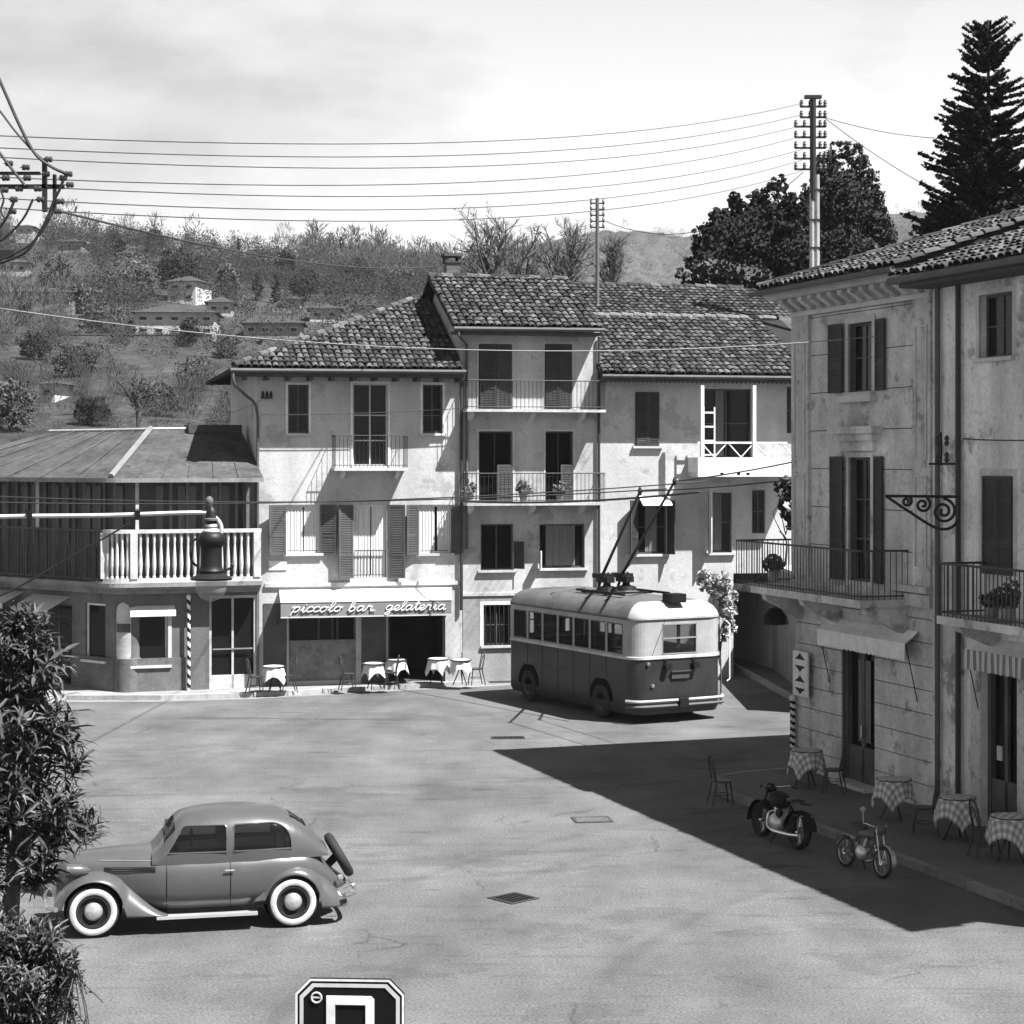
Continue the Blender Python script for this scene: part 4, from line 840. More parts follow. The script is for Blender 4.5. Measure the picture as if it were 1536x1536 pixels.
u0, u1 = FB.U(-40), FB.U(38); z = FB.at(20, 886)[1]; c = MB(); c.quad((u0, 0, z), (u1, 0, z), (u1, -.8, z-.3), (u0, -.8, z-.3)); c.quad((u0, -.8, z-.3), (u1, -.8, z-.3), (u1, -.8, z-.45), (u0, -.8, z-.45)); c.build('canopy', M_canvas, lb_)
for u in (u0, u1): MB().tube([(u, -.02, z-.9), (u, -.8, z-.31)], .015, 5).build('arm', M_iron, lb_)
# ================================================================ TROLLEYBUS
M_busd = mat('bus_lower_paint', .024, .45, .25, 1.6, .15, 12, coat=.1, spec=.35, patch=.25)
M_busl = mat('bus_upper_paint', .27, .5, .15, 2, .08, 20, coat=.05, spec=.35, patch=.12)
M_busr = mat('bus_roof_paint', .085, .75, .25, 1.5, .15, 14, patch=.25)
M_busg = glass('bus_glass', .02, .55, .04)
rl = Vector((3.02, 48.1, 0)); fl = P(758, 690, 54.0); fl.z = 0
ax = (fl-rl).normalized(); LB = (fl-rl).length; WB = 2.74; rot = math.atan2(ax.y, ax.x)       # local +x forward; left side (seen) is local +y
bus = thing('trolleybus', 'two tone trolleybus with pale roof standing in front of the houses', 'trolleybus', rl, rot)
# local: x 0..LB, y 0 (near/left side) .. -WB
def plan(inset=0.0, r=.42, n=8):
    pts = []; L0, L1, W0, W1 = inset, LB-inset, -inset, -WB+inset; r = max(.02, r-inset)
    for cx, cy, a0 in ((L0+r, W0-r, 90), (L0+r, W1+r, 180), (L1-r, W1+r, 270), (L1-r, W0-r, 0)):
        for i in range(n+1): a = R(a0 + 90*i/n); pts.append((cx+r*math.cos(a), cy+r*math.sin(a)))
    return pts
def ring(mb, levels, mi=0, r=.42):
    mb.grid([[(x, y, z) for x, y in plan(ins, r)] for ins, z in levels], mi, wrap=True); return mb
ZB, ZD, ZS = 1.60, 2.60, .22
lo = MB(); ring(lo, [(.06, ZS), (.0, ZS+.12), (.0, 1.0), (.0, ZB)])
lo = lo.build('lower_body', M_busd, bus, smooth=True)
# wheel arches / wheels
def wheel(par, c, R_, w_, near, white=False, ax_='y', hub=None):
    s = 1 if near > 0 else -1
    t = MB().lathe([(R_*.55, -w_/2), (R_*.86, -w_/2), (R_*.97, -w_*.38), (R_, 0), (R_*.97, w_*.38), (R_*.86, w_/2), (R_*.55, w_/2)], (0,0,0), 28, axis=ax_)
    o = t.build('wheel', M_rubber, par, smooth='all', loc=c)
    rm = MB().lathe([(0, s*w_*.30), (R_*.2, s*w_*.34), (R_*.25, s*w_*.2), (R_*.5, s*w_*.25), (R_*.57, s*w_*.48), (R_*.6, s*w_*.46)], (0,0,0), 24, axis=ax_)
    rm.build('rim', hub or M_wood, o, smooth=True); return o
for x in (1.55, LB-1.35):
    for y, s in ((-.11, 1), (-WB+.11, -1)):
        wheel(bus, (x, y+s*.02, .44), .44, .26, s)
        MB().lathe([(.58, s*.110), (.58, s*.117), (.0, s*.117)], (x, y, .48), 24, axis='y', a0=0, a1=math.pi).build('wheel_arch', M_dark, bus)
# belt moulding
mo = MB(); ring(mo, [(.0, ZB), (-.03, ZB+.01), (-.03, ZB+.07), (.0, ZB+.08)]); mo.build('belt_moulding', M_offwhite, bus)
# upper body with real openings: segments along the perimeter
up = MB(); z0, z1 = ZB+.08, ZD; pan = []
def seg(a, b, win, side):
    a = Vector(a); b = Vector(b)
    def q(p, r_, za, zb): up.quad((p[0], p[1], za), (r_[0], r_[1], za), (r_[0], r_[1], zb), (p[0], p[1], zb))
    if not win: q(a, b, z0, z1)
    else:
        q(a, b, z0, z0+.04); q(a, b, z1-.12, z1); pan.append((a, b, z0+.04, z1-.12, side))
r = .42; nwin = 7; xs = [r + .04 + (LB-2*r-.08)*i/nwin for i in range(nwin+1)]
for yy, sd_ in ((0, 1), (-WB, -1)):
    seg((0+r, yy), (xs[0], yy), False, sd_)
    for i in range(nwin):
        seg((xs[i], yy), (xs[i]+.05, yy), False, sd_); seg((xs[i]+.05, yy), (xs[i+1]-.05, yy), True, sd_); seg((xs[i+1]-.05, yy), (xs[i+1], yy), False, sd_)
    seg((xs[-1], yy), (LB-r, yy), False, sd_)
for xx in (0, LB):
    c_ = -WB/2; e = .52 if xx == 0 else .75
    seg((xx, -r), (xx, c_+e), False, 0); seg((xx, c_+e), (xx, c_-e), True, 0); seg((xx, c_-e), (xx, -WB+r), False, 0)
pp = plan(); n9 = 9
for cidx in range(4):
    cs = pp[cidx*n9:(cidx+1)*n9]
    for i in range(8): up.quad((*cs[i], z0), (*cs[i+1], z0), (*cs[i+1], z1), (*cs[i], z1))
up.build('upper_body', M_busl, bus, smooth=True)
for a, b, za, zb, sd_ in pan:
    d = (b-a).normalized(); nn = Vector((d.y, -d.x)); cc = Vector((LB/2, -WB/2)); nn = nn if (cc-a).dot(nn) > 0 else -nn
    ia, ib = a + nn*.02, b + nn*.02; w_ = MB(); fr = .025
    def bar(p, q_, zA, zB): w_.prism([(p[0], p[1], zA), (q_[0], q_[1], zA), (q_[0], q_[1], zB), (p[0], p[1], zB)], (-nn[0]*.02, -nn[1]*.02, 0))
    bar(a+nn*.012, a+nn*.012+d*fr, za, zb); bar(b+nn*.012-d*fr, b+nn*.012, za, zb); bar(a+nn*.012, b+nn*.012, za, za+fr); bar(a+nn*.012, b+nn*.012, zb-fr, zb)
    if sd_ == 0: bar(a+nn*.012, b+nn*.012, (za+zb)/2, (za+zb)/2+.035)
    wo = w_.build('window', M_ironl if sd_ else mat('window_alloy', .2, .6, .1), bus)
    MB().quad((ia[0], ia[1], za), (ib[0], ib[1], za), (ib[0], ib[1], zb), (ia[0], ia[1], zb)).build('pane', M_busg, wo)
rf = MB(); ring(rf, [(-.03, ZD), (-.035, ZD+.03), (-.02, ZD+.06), (.03, ZD+.16), (.12, ZD+.27), (.26, ZD+.36), (.45, ZD+.42), (.75, ZD+.46), (1.1, ZD+.48)], r=.45)
rf.poly([(x, y, ZD+.48) for x, y in plan(1.1, .45)]); rfo = rf.build('roof', M_busr, bus, smooth='all')
# pale painted rear dome over the back window
dm = MB(); rows = []
for z_, ins in ((ZD-.0, -.034), (ZD+.06, -.024), (ZD+.16, .026), (ZD+.27, .116), (ZD+.36, .256), (ZD+.42, .446)):
    pl_ = plan(ins, .45); rows.append([(x-.004, y, z_+.004) for x, y in pl_[2:16]])
dm.grid(rows); dm.build('rear_dome', mat('bus_dome_paint', .30, .5, .1, 2, .08, patch=.12), bus, smooth='all')
it = MB(); it.box(.15, LB-.15, -WB+.12, -.12, .75, .8); it.build('floor', M_dark, bus)
st = MB().box(-.2, .2, -.42, .42, 0, .42).box(-.2, -.12, -.42, .42, .42, .95).mesh('seat', M_wood)
for i in range(5):
    for y in (-.6, -WB+.6): inst('seat', st, bus, (1.0+i*1.0, y, .8))
for x in (LB*.35, LB*.7): MB().tube([(x, -WB/2, .8), (x, -WB/2, ZD+.1)], .02, 6).build('grab_pole', M_steel, bus)
# rear details
c_ = -WB/2
bp = smooth_path([(.25, .06, .52), (-.04, -.1, .52), (-.12, -.5, .52), (-.14, c_, .52), (-.12, -WB+.5, .52), (-.04, -WB+.1, .52), (.25, -WB-.06, .52)], 6)
b = MB()
for zz, m_ in ((.44, M_pipe), (.57, mat('bumper_paint', .3, .6, .2, 3, .1))): MB().tube([p + Vector((0,0,zz-.52)) for p in bp], .045, 6).build('bumper', m_, bus, smooth=True)
MB().box(-.24, -.1, c_-.13, c_+.13, .40, .62).build('tow_hook', M_black, bus)
for y in (c_+.42, c_-.42): lp = MB(); lp.lathe([(0, -.16), (.09, -.16), (.09, -.02), (.11, 0)], (0, y, 1.42), 12, axis='x'); lp.lathe([(0, -.05), (.055, -.05), (.055, .02)], (0, y+.0, 1.56), 10, axis='x'); lp.build('tail_lamp', M_black, bus)
MB().box(-.05, -.0, c_-.26, c_+.26, 1.10, 1.28).build('number_plate', M_ironl, bus)
MB().box(-.09, -.05, c_-.28, c_+.28, 1.27, 1.30).build('plate_lamp', M_ironl, bus)
for y, z_ in ((-.42, 1.5), (-.55, .95)): MB().lathe([(0, -.05), (.05, -.04), (.05, .02)], (0.0, y, z_), 10, axis='x').build('reflector', M_steel, bus)
MB().box(.02, .45, c_-.22, c_+.22, ZD+.40, ZD+.62).build('route_box', M_black, bus)
MB().tube([(.0, -WB-.08, .95), (0, -WB-.16, 1.0), (0, -WB-.16, 2.4), (0, -WB-.04, 2.5)], .02, 6).build('ladder_rail', M_white, bus)
for x in [xs[i] for i in range(1, nwin)]: MB().box(x-.008, x+.008, -.002, .006, ZS+.14, ZB).build('panel_seam', M_black, bus)
MB().box(.5, LB-.5, .0, .012, 1.02, 1.06).build('side_moulding', M_busd, bus)
MB().tube([(-.004, -.55, ZB+.1), (-.004, -.95, ZD)], .008, 4).build('dome_seam', M_ironl, bus)
# trolley gear
px_ = LB*.45
b = MB(); b.box(px_-1.5, px_+.9, c_-.72, c_-.66, ZD+.5, ZD+.56); b.box(px_-1.5, px_+.9, c_+.66, c_+.72, ZD+.5, ZD+.56); b.box(px_-.6, px_-.5, c_-.75, c_+.75, ZD+.47, ZD+.53); b.box(px_+.5, px_+.6, c_-.75, c_+.75, ZD+.47, ZD+.53); b.build('roof_gantry', M_black, bus)
rb_ = MB()
for x in (px_-1.2, px_-.2, px_+1.6): rb_.tube([(x, -.06, ZD+.14), (x, -.3, ZD+.40), (x, c_, ZD+.52)], .014, 5)
rb_.build('roof_ropes', M_black, bus)
Minv = Matrix.Rotation(-rot, 4, 'Z') @ Matrix.Translation(-rl)
for yy, tip in ((c_+.3, P(960, 737, 46.8)), (c_-.3, P(1012, 722, 47.2))):
    q = MB(); q.lathe([(.30, 0), (.26, .1), (.1, .14), (.1, .3)], (px_, yy, ZD+.53), 14); q.box(px_-.2, px_+.35, yy-.12, yy+.12, ZD+.75, ZD+.9); q.tube([(px_+.3, yy-.08, ZD+.6), (px_+.05, yy-.08, ZD+1.0)], .04, 6); q.tube([(px_+.3, yy+.08, ZD+.6), (px_+.05, yy+.08, ZD+1.0)], .04, 6); q.box(px_-.1, px_+.5, yy-.16, yy+.16, ZD+.86, ZD+.98)
    tb_ = q.build('trolley_base', M_black, bus)
    tl = Minv @ tip; MB().tube([(px_+.3, yy, ZD+.85), tl], [.045, .03], 8).build('trolley_pole', M_iron, bus); MB().lathe([(.03, -.1), (.06, 0), (.03, .1)], tuple(tl), 8).build('trolley_shoe', M_iron, bus)
# ================================================================ CAR
M_car = mat('car_paint', .064, .32, .08, 1.5, .06, 20, coat=.25, spec=.4, patch=.08)
M_carg = glass('car_glass', .008, .32, .05)
c0 = G(140, 1408); c1 = G(440, 1392); dv = c1-c0; rot = math.atan2(dv.y, dv.x); WBs = dv.length
car = thing('vintage_saloon', 'grey rounded vintage saloon car with whitewall tyres and rear spare wheel', 'car', c0, rot)
# local: x rearwards from the front axle, y away from camera, near side wheels at y = .0 (outer face)
YC = .72                                  # car centre line
XR = WBs
def se(w_, zc_, h_, p, n, a0, a1):
    o = []
    for i in range(n+1):
        a = a0 + (a1-a0)*i/n; c, s = math.cos(a), math.sin(a)
        o.append((w_*math.copysign(abs(c)**(2/p), c), zc_ + h_*math.copysign(abs(s)**(2/p), s)))
    return o
def interp(tab, x):
    for (a, b) in zip(tab[:-1], tab[1:]):
        if x <= b[0]:
            t = max(0, min(1, (x-a[0])/(b[0]-a[0]))); t = t; return [a[k] + (b[k]-a[k])*t for k in range(1, len(a))]
    return list(tab[-1][1:])
BT = [(-.50, .18, .46, .92), (-.44, .29, .42, 1.02), (-.30, .36, .38, 1.06), (0, .42, .34, 1.08), (.35, .50, .32, 1.10), (.65, .60, .28, 1.11), (.9, .68, .25, 1.10), (1.2, .72, .24, 1.11), (2.0, .735, .24, 1.12), (2.6, .70, .26, 1.13), (3.0, .62, .30, 1.10), (3.15, .55, .33, .96), (3.3, .46, .36, .78), (3.45, .34, .40, .62), (3.55, .2, .44, .55), (3.58, .1, .46, .52)]
b = MB(); rows = []; xs_ = [BT[0][0] + (BT[-1][0]-BT[0][0])*i/70 for i in range(71)]
def sm(tab, x): return [(interp(tab, x-.09)[k] + 2*interp(tab, x)[k] + interp(tab, x+.09)[k])/4 for k in range(len(tab[0])-1)]
for x in xs_:
    w_, zb, zt = sm(BT, x); rows.append([(x, YC+p[0], p[1]) for p in se(w_, (zb+zt)/2, (zt-zb)/2, 3.0, 40, 0, 2*math.pi)[:-1]])
b.grid(rows, wrap=True); b.poly(rows[0]); b.poly(rows[-1]); b.build('body', M_car, car, smooth='all')
CT = [(.80, 1.06), (.88, 1.16), (1.0, 1.36), (1.10, 1.50), (1.22, 1.59), (1.5, 1.64), (1.9, 1.66), (2.25, 1.645), (2.55, 1.60), (2.8, 1.51), (3.0, 1.37), (3.15, 1.20), (3.28, 1.02)]
CW = [(.80, .60), (1.1, .645), (1.6, .665), (2.2, .665), (2.7, .62), (3.0, .55), (3.28, .45)]
ZC0 = .95; PC = 3.0
def cabin_y(x, z, off=0):
    zt = sm(CT, x)[0]; w_ = sm(CW, x)[0]; k = max(0, min(1, (z-ZC0)/(zt-ZC0))); return (w_+off)*(1-k**PC)**(1/PC)
def rrpoly(x0, x1, z0, z1, sl, r0, r1):
    """side window outline in x,z: sl = forward slope shift of the top front corner, r1 = rear top radius"""
    pts = [(x0, z0), (x1, z0)]
    for i in range(9): a = R(90*i/8); pts.append((x1 - r1 + r1*math.cos(a), z1 - r1*.85 + r1*.85*math.sin(a)))
    for i in range(5): a = R(90 + 90*i/4); pts.append((x0 + sl + r0 + r0*math.cos(a), z1 - r0 + r0*math.sin(a)))
    return pts
W1 = rrpoly(1.02, 1.83, 1.105, 1.465, .16, .10, .04); W2 = rrpoly(1.93, 2.74, 1.105, 1.465, .0, .04, .30)
def inpoly(p, poly):
    c = False
    for i in range(len(poly)):
        a, b_ = poly[i], poly[i-1]
        if (a[1] > p[1]) != (b_[1] > p[1]) and p[0] < (b_[0]-a[0])*(p[1]-a[1])/(b_[1]-a[1]) + a[0]: c = not c
    return c
b = MB(); nx_, na = 130, 110; V = []
for i in range(nx_+1):
    x = CT[0][0] + (CT[-1][0]-CT[0][0])*i/nx_; zt = sm(CT, x)[0]; w_ = sm(CW, x)[0]
    V.append([(x, YC+p[0], p[1]) for p in se(w_, ZC0, zt-ZC0, PC, na, 0, math.pi)])
b.v = [p for r_ in V for p in r_]
for i in range(nx_):
    for k in range(na):
        q = [V[i][k], V[i+1][k], V[i+1][k+1], V[i][k+1]]; c = (sum(p[0] for p in q)/4, sum(p[2] for p in q)/4); yl = sum(p[1] for p in q)/4 - YC
        if c[1] > 1.09 and abs(yl) > .22 and (inpoly(c, W1) or inpoly(c, W2)): continue
        if .97 < c[0] < 1.125 and abs(yl) < .50 and c[1] > 1.18 and abs(yl) > .02: continue        # split windscreen
        if 2.74 < c[0] < 2.98 and abs(yl) < .32 and c[1] > 1.30: continue
        b.f.append((i*(na+1)+k, (i+1)*(na+1)+k, (i+1)*(na+1)+k+1, i*(na+1)+k+1)); b.m.append(0)
b.build('cabin', M_car, car, smooth='all')
for s in (-1, 1):
    for wp in (W1, W2):
        f = MB(); f.tube([(x, YC + s*cabin_y(x, z, .004), z) for x, z in wp], .013, 6, closed=True); fo = f.build('window', M_car, car, smooth=True)
        xm0, xm1 = min(p[0] for p in wp)-.02, max(p[0] for p in wp)+.01; g_ = MB(); rows = []
        for j in range(9):
            z = 1.09 + .39*j/8
            rows.append([(x, YC + s*cabin_y(x, z, -.012), z) for x in [xm0 + (xm1-xm0)*i/16 for i in range(17)]])
        g_.grid(rows); g_.build('pane', M_carg, fo, smooth='all')
# glass of windscreen and rear light
for x0, x1, yw in ((.95, 1.14, .52), (2.72, 3.0, .34)):
    g_ = MB(); rows = []
    for i in range(9):
        x = x0 + (x1-x0)*i/8; rows.append([(x, YC+y, ZC0 + (sm(CT, x)[0]-.012-ZC0)*(1-(abs(y)/(sm(CW, x)[0]))**PC)**(1/PC)) for y in [yw*(k/16*2-1) for k in range(17)]])
    g_.grid(rows); g_.build('windscreen' if x0 < 2 else 'rear_window', M_carg, car, smooth='all')
MB().box(1.2, 2.9, YC-.55, YC+.55, .9, 1.10).build('interior', M_dark, car)
for x in (1.75, 2.55): MB().box(x, x+.12, YC-.5, YC+.5, 1.08, 1.30).build('seat_back', M_wood, car)
MB().tube([(1.36 + .0*math.cos(a), YC-.3+.18*math.cos(a), 1.2+.18*math.sin(a)) for a in [R(20*i) for i in range(18)]], .014, 6, closed=True).build('steering_wheel', M_black, car)
def fender(xa, top, arch_x, arch_r, yo, yi, s, name):
    f = MB(); rows = []; N_ = 44; x0_, x1_ = top[0][0], top[-1][0]
    for i in range(N_+1):
        x = x0_ + (x1_-x0_)*i/N_; zt, ww = sm(top, x); dx = x-arch_x
        zb = .36 + math.sqrt(max(0, arch_r**2-dx*dx)) if abs(dx) < arch_r else (.36 if abs(dx) < arch_r+.02 else .26)
        if dx < -arch_r: zb = .40
        zb = min(zb, zt-.012); row = []
        for k in range(15):
            a = R(90*k/14); yy = yi + (yo-yi)*ww*(math.sin(a)**.75); z = zt - (zt-zb)*(1-math.cos(a)**1.1)
            if k == 14: z = zb
            row.append((x, YC + s*yy, z))
        row.append((x, YC + s*(yi+(yo-yi)*ww-.03), zb+.0)); rows.append(row)
    f.grid(rows); return f.build(name, M_car, car, smooth='all')
FT = [(-.53, .44, .70), (-.47, .60, .88), (-.36, .74, .97), (-.2, .83, 1), (0, .875, 1), (.2, .86, 1), (.4, .77, 1), (.6, .60, .99), (.78, .42, .97), (.95, .28, .95), (1.02, .25, .93)]
RT = [(XR-.58, .27, .90), (XR-.52, .48, .93), (XR-.42, .66, .97), (XR-.25, .81, 1), (0+XR, .885, 1), (XR+.2, .85, 1), (XR+.42, .70, .97), (XR+.6, .52, .90), (XR+.72, .40, .75), (XR+.78, .33, .55)]
for s in (-1, 1):
    fender(0, FT, 0.0, .415, .745, .30, s, 'front_fender'); fender(0, RT, XR, .385, .745, .42, s, 'rear_fender')
    MB().box(.86, XR-.5, YC+s*.56, YC+s*.745, .215, .255).build('running_board', M_white if False else mat('board_trim', .5, .35, .05, metal=.5), car)
    for x in (0, XR):
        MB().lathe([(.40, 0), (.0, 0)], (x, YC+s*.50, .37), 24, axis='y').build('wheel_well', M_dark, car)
        y_ = YC+s*.645; t = MB().lathe([(.20, -.07), (.30, -.075), (.352, -.05), (.362, 0), (.352, .05), (.30, .075), (.20, .07)], (0,0,0), 40, axis='y'); wo = t.build('wheel', M_rubber, car, smooth='all', loc=(x, y_, .362))
        MB().lathe([(.238, s*.076), (.248, s*.083), (.31, s*.083), (.322, s*.074)], (0,0,0), 40, axis='y').build('whitewall', mat('whitewall_rubber', .42, .8, .15, 5, .1, 20), wo, smooth='all')
        MB().lathe([(.235, s*.07), (.21, s*.04), (.12, s*.03)], (0,0,0), 32, axis='y').build('rim', M_black, wo, smooth='all')
        MB().lathe([(.13, s*.03), (.118, s*.065), (.07, s*.088), (0, s*.095)], (0,0,0), 28, axis='y').build('hub_cap', mat('hub_chrome', .55, .3, 0, metal=.7), wo, smooth='all')
    # headlamp pod
    MB().lathe([(0, .26), (.05, .22), (.085, .12), (.10, 0), (.098, -.05), (.10, -.06), (.07, -.085), (0, -.095)], (-.30, YC+s*.50, .90), 18, axis='x').build('headlamp', M_car, car, smooth='all')
    # seams, beltline, handle, louvres
    def side(x, z, off): 
        zb, zt = sm(BT, x)[1:]; w_ = sm(BT, x)[0]; k = min(1, abs((z-(zb+zt)/2)/((zt-zb)/2))); return YC + s*((w_)*(1-k**3.0)**(1/3.0) + off)
    for xx, za, zb in ((1.0, .3, 1.06), (1.88, .28, 1.08)): MB().tube([(xx, side(xx, za+(zb-za)*i/12, .001), za+(zb-za)*i/12) for i in range(13)], .006, 5).build('door_seam', M_black, car)
    MB().tube([(x, side(x, 1.0 if x < 3 else 1.0, .004), 1.0) for x in [.1+.1*i for i in range(30)]], .008, 5).build('belt_line', mat('trim_grey', .3, .3, .05, metal=.5), car)
    MB().tube([(1.80, side(1.8, .86, .035), .86), (1.93, side(1.93, .86, .035), .86)], .012, 6).build('door_handle', M_steel, car)
    for k in range(3): MB().tube([(.15, side(.15, .90-k*.025, .003), .91-k*.025), (.85, side(.85, .90-k*.025, .003), .925-k*.025)], .006, 5).build('bonnet_louvre', M_black, car)
MB().tube(smooth_path([(-.50, YC-.72, .42), (-.62, YC-.5, .42), (-.66, YC, .42), (-.62, YC+.5, .42), (-.50, YC+.72, .42)], 5), .035, 6).build('front_bumper', M_steel, car)
MB().tube(smooth_path([(XR+.72, YC-.72, .42), (XR+.90, YC-.5, .42), (XR+.94, YC, .42), (XR+.90, YC+.5, .42), (XR+.72, YC+.72, .42)], 5), .035, 6).build('rear_bumper', M_steel, car)
MB().box(-.56, -.44, YC-.15, YC+.15, .48, .98).build('grille', M_steel, car)
sp = thing('tmp', 'x', 'x'); bpy.data.objects.remove(sp)
for k, (dx, dz) in enumerate(((0, 0),)):
    t = MB().lathe([(.18, -.06), (.29, -.07), (.345, -.045), (.355, 0), (.345, .045), (.29, .07), (.18, .06)], (0,0,0), 36, axis='x'); t.lathe([(.20, .03), (.08, .05), (0, .05)], (0,0,0), 24, axis='x')
    so = t.build('spare_wheel', M_rubber, car, smooth='all', loc=(XR+.74, YC, .86)); so.rotation_euler = (0, R(-30), 0)
MB().tube([(XR+.45, YC, .6), (XR+.70, YC, .84)], .06, 8).build('spare_bracket', M_black, car)
MB().tube([(XR+.75, YC-.35, .45), (XR+.93, YC-.35, .52)], .02, 6).build('tail_bracket', M_steel, car)
tlm = MB().lathe([(0, .05), (.05, .03), (.05, -.03), (0, -.05)], (XR+.7, YC-.45, .62), 10, axis='x'); tlm.build('tail_lamp', M_steel, car)
# ================================================================ TABLES AND CHAIRS
M_check = mat('checked_cloth', .42, .9, .1, 3, .05)
def check_nodes(m):
    t = m.node_tree; b = t.nodes['Principled BSDF']; L = t.links.new; tc_ = t.nodes.new('ShaderNodeTexCoord'); 
    cur = None
    for i in (0, 1):
        wv = t.nodes.new('ShaderNodeTexWave'); wv.bands_direction = 'XY'[i]; wv.inputs['Scale'].default_value = .32; L(tc_.outputs['UV'], wv.inputs['Vector'])
        r = t.nodes.new('ShaderNodeMapRange'); r.inputs[1].default_value = .35; r.inputs[2].default_value = .65; r.inputs[3].default_value = .62; r.inputs[4].default_value = 1; L(wv.outputs['Fac'], r.inputs[0])
        if cur is None: cur = r.outputs[0]
        else:
            q = t.nodes.new('ShaderNodeMath'); q.operation = 'MULTIPLY'; L(cur, q.inputs[0]); L(r.outputs[0], q.inputs[1]); cur = q.outputs[0]
    q = t.nodes.new('ShaderNodeMath'); q.operation = 'MULTIPLY'; L(cur, q.inputs[0]); q.inputs[1].default_value = .55
    cc = t.nodes.new('ShaderNodeCombineColor'); [L(q.outputs[0], cc.inputs[i]) for i in range(3)]; L(cc.outputs[0], b.inputs['Base Color'])
check_nodes(M_check)
def cloth_mesh(size, drop, seed, m):
    """square cloth over a round top: uv keeps the check pattern"""
    rr_ = random.Random(seed); n = 26; rt = size*.36; rows = []; uv = []
    for j in range(n+1):
        row = []
        for i in range(n+1):
            x, y = (i/n-.5)*size*1.55, (j/n-.5)*size*1.55; r_ = math.hypot(x, y); a = math.atan2(y, x)
            if r_ <= rt: p = (x, y, .74 + .004)
            else:
                e = r_-rt; fold = .5+.5*math.cos(a*8+seed); out_ = rt + .02 + min(e, .5)*(.10+.16*fold)
                p = (out_*math.cos(a), out_*math.sin(a), .744 - min(e*.97, .60))
            row.append(p); uv.append((i/n*9, j/n*9))
        rows.append(row)
    b = MB(); b.grid(rows); me = b.mesh('tablecloth', m, 'all'); l = me.uv_layers.new(name='UVMap')
    for lp in me.loops: l.data[lp.index].uv = uv[lp.vertex_index]
    return me
top_me = MB().lathe([(0, .70), (.30, .70), (.32, .72), (.32, .735), (0, .738)], (0,0,0), 20).mesh('table_top', M_wood)
leg_me = MB().tube([(.0, 0, .70), (.06, 0, .4), (.24, 0, 0)], .016, 6).mesh('leg', M_iron)
def cafe_table(loc, label, seed, rz, size=.8, m=None, group='cafe tables on the right pavement'):
    t = thing('cafe_table', label, 'table', loc, rz, group); inst('table_top', top_me, t)
    for k in range(3): inst('leg', leg_me, t, (0,0,0), (0,0,R(120*k+20)))
    inst('tablecloth', cloth_mesh(size, .4, seed, m or M_check), t); return t
def cafe_chair(loc, rz, label, group, m=None):
    m = m or M_bent; c = thing('cafe_chair', label, 'chair', loc, rz, group)
    MB().lathe([(0, .44), (.18, .44), (.20, .455), (.20, .47), (.17, .475), (0, .468)], (0,0,0), 18).build('seat', m, c, smooth=True)
    for x, y in ((.15, -.14), (.15, .14)): MB().tube(smooth_path([(x*.85, y*.9, .45), (x*1.05, y*1.1, .25), (x*1.25, y*1.2, 0)], 4), [.018]*4+[.015]*4+[.012], 6).build('leg', m, c)
    for y in (-.15, .15): MB().tube(smooth_path([(-.24, y*1.1, 0), (-.17, y, .3), (-.15, y, .47), (-.20, y*1.05, .75), (-.22, y*.75, .9)], 4), .016, 6).build('back_post', m, c)
    MB().tube(smooth_path([(-.22, -.115, .9), (-.24, -.06, .945), (-.245, 0, .955), (-.24, .06, .945), (-.22, .115, .9)], 4), .018, 6).build('top_rail', m, c)
    MB().tube(smooth_path([(-.15, -.09, .47), (-.21, -.08, .72), (-.225, 0, .84), (-.21, .08, .72), (-.15, .09, .47)], 5), .011, 6).build('back_hoop', m, c)
    MB().tube([(.16*math.cos(R(a)), .16*math.sin(R(a)), .2) for a in range(0, 360, 24)], .009, 5, closed=True).build('stretcher', m, c); return c
def FRg(px, out): u = FR.U(px, out); p = FR.W(u, out, .12); return p
for px, ou, lab, sd_ in ((1210, .95, 'checked cloth table nearest the corner pilaster beside the big motorcycle', 1), (1341, 1.1, 'checked cloth table just right of the ornate house door', 2), (1436, 1.05, 'checked cloth table in front of the wall pipes', 3), (1515, 1.2, 'checked cloth table at the right picture edge', 4)):
    cafe_table(FRg(px, ou), lab, sd_, R(15*sd_))
cafe_chair(G(1082, 1207), R(12), 'dark bentwood chair standing alone on the shaded road', 'bentwood cafe chairs')
for px, ou, rz, lab in ((1250, .8, 160, 'bentwood chair right of the table by the corner pilaster'), (1386, 1.3, 170, 'bentwood chair between the two middle checked tables'), (1478, 1.4, 10, 'bentwood chair left of the rightmost checked table')):
    cafe_chair(FRg(px, ou), R(rz), lab, 'bentwood cafe chairs')
def FMg(px, out): u = FM.U(px, out); return FM.W(u, out, .12)
gt = 'cafe tables under the bar awning'
for px, ou, lab, sd_ in ((410, 1.5, 'white cloth table at the left end of the bar terrace', 5), (560, 1.35, 'tall white cloth table in front of the pier between window and door', 6), (594, .45, 'small cloth table left of the dark bar doorway', 7), (657, .5, 'white cloth table right of the dark bar doorway', 8), (691, .95, 'white cloth table at the right end of the bar terrace', 9)):
    cafe_table(FMg(px, ou), lab, sd_, R(20*sd_), .66 + .03*(sd_ % 3), M_cloth, gt)
gc = 'chairs on the bar terrace'
for px, ou, rz, lab in ((383, 1.6, 10, 'dark chair against the low corner shop door'), (432, 1.5, 185, 'dark chair right of the leftmost white cloth table'), (522, 1.4, 5, 'dark chair left of the tall white cloth table'), (586, 1.4, 175, 'dark chair right of the tall white cloth table'), (714, .95, 185, 'dark chair at the far right end of the bar terrace')):
    cafe_chair(FMg(px, ou), R(13+rz), lab, gc)
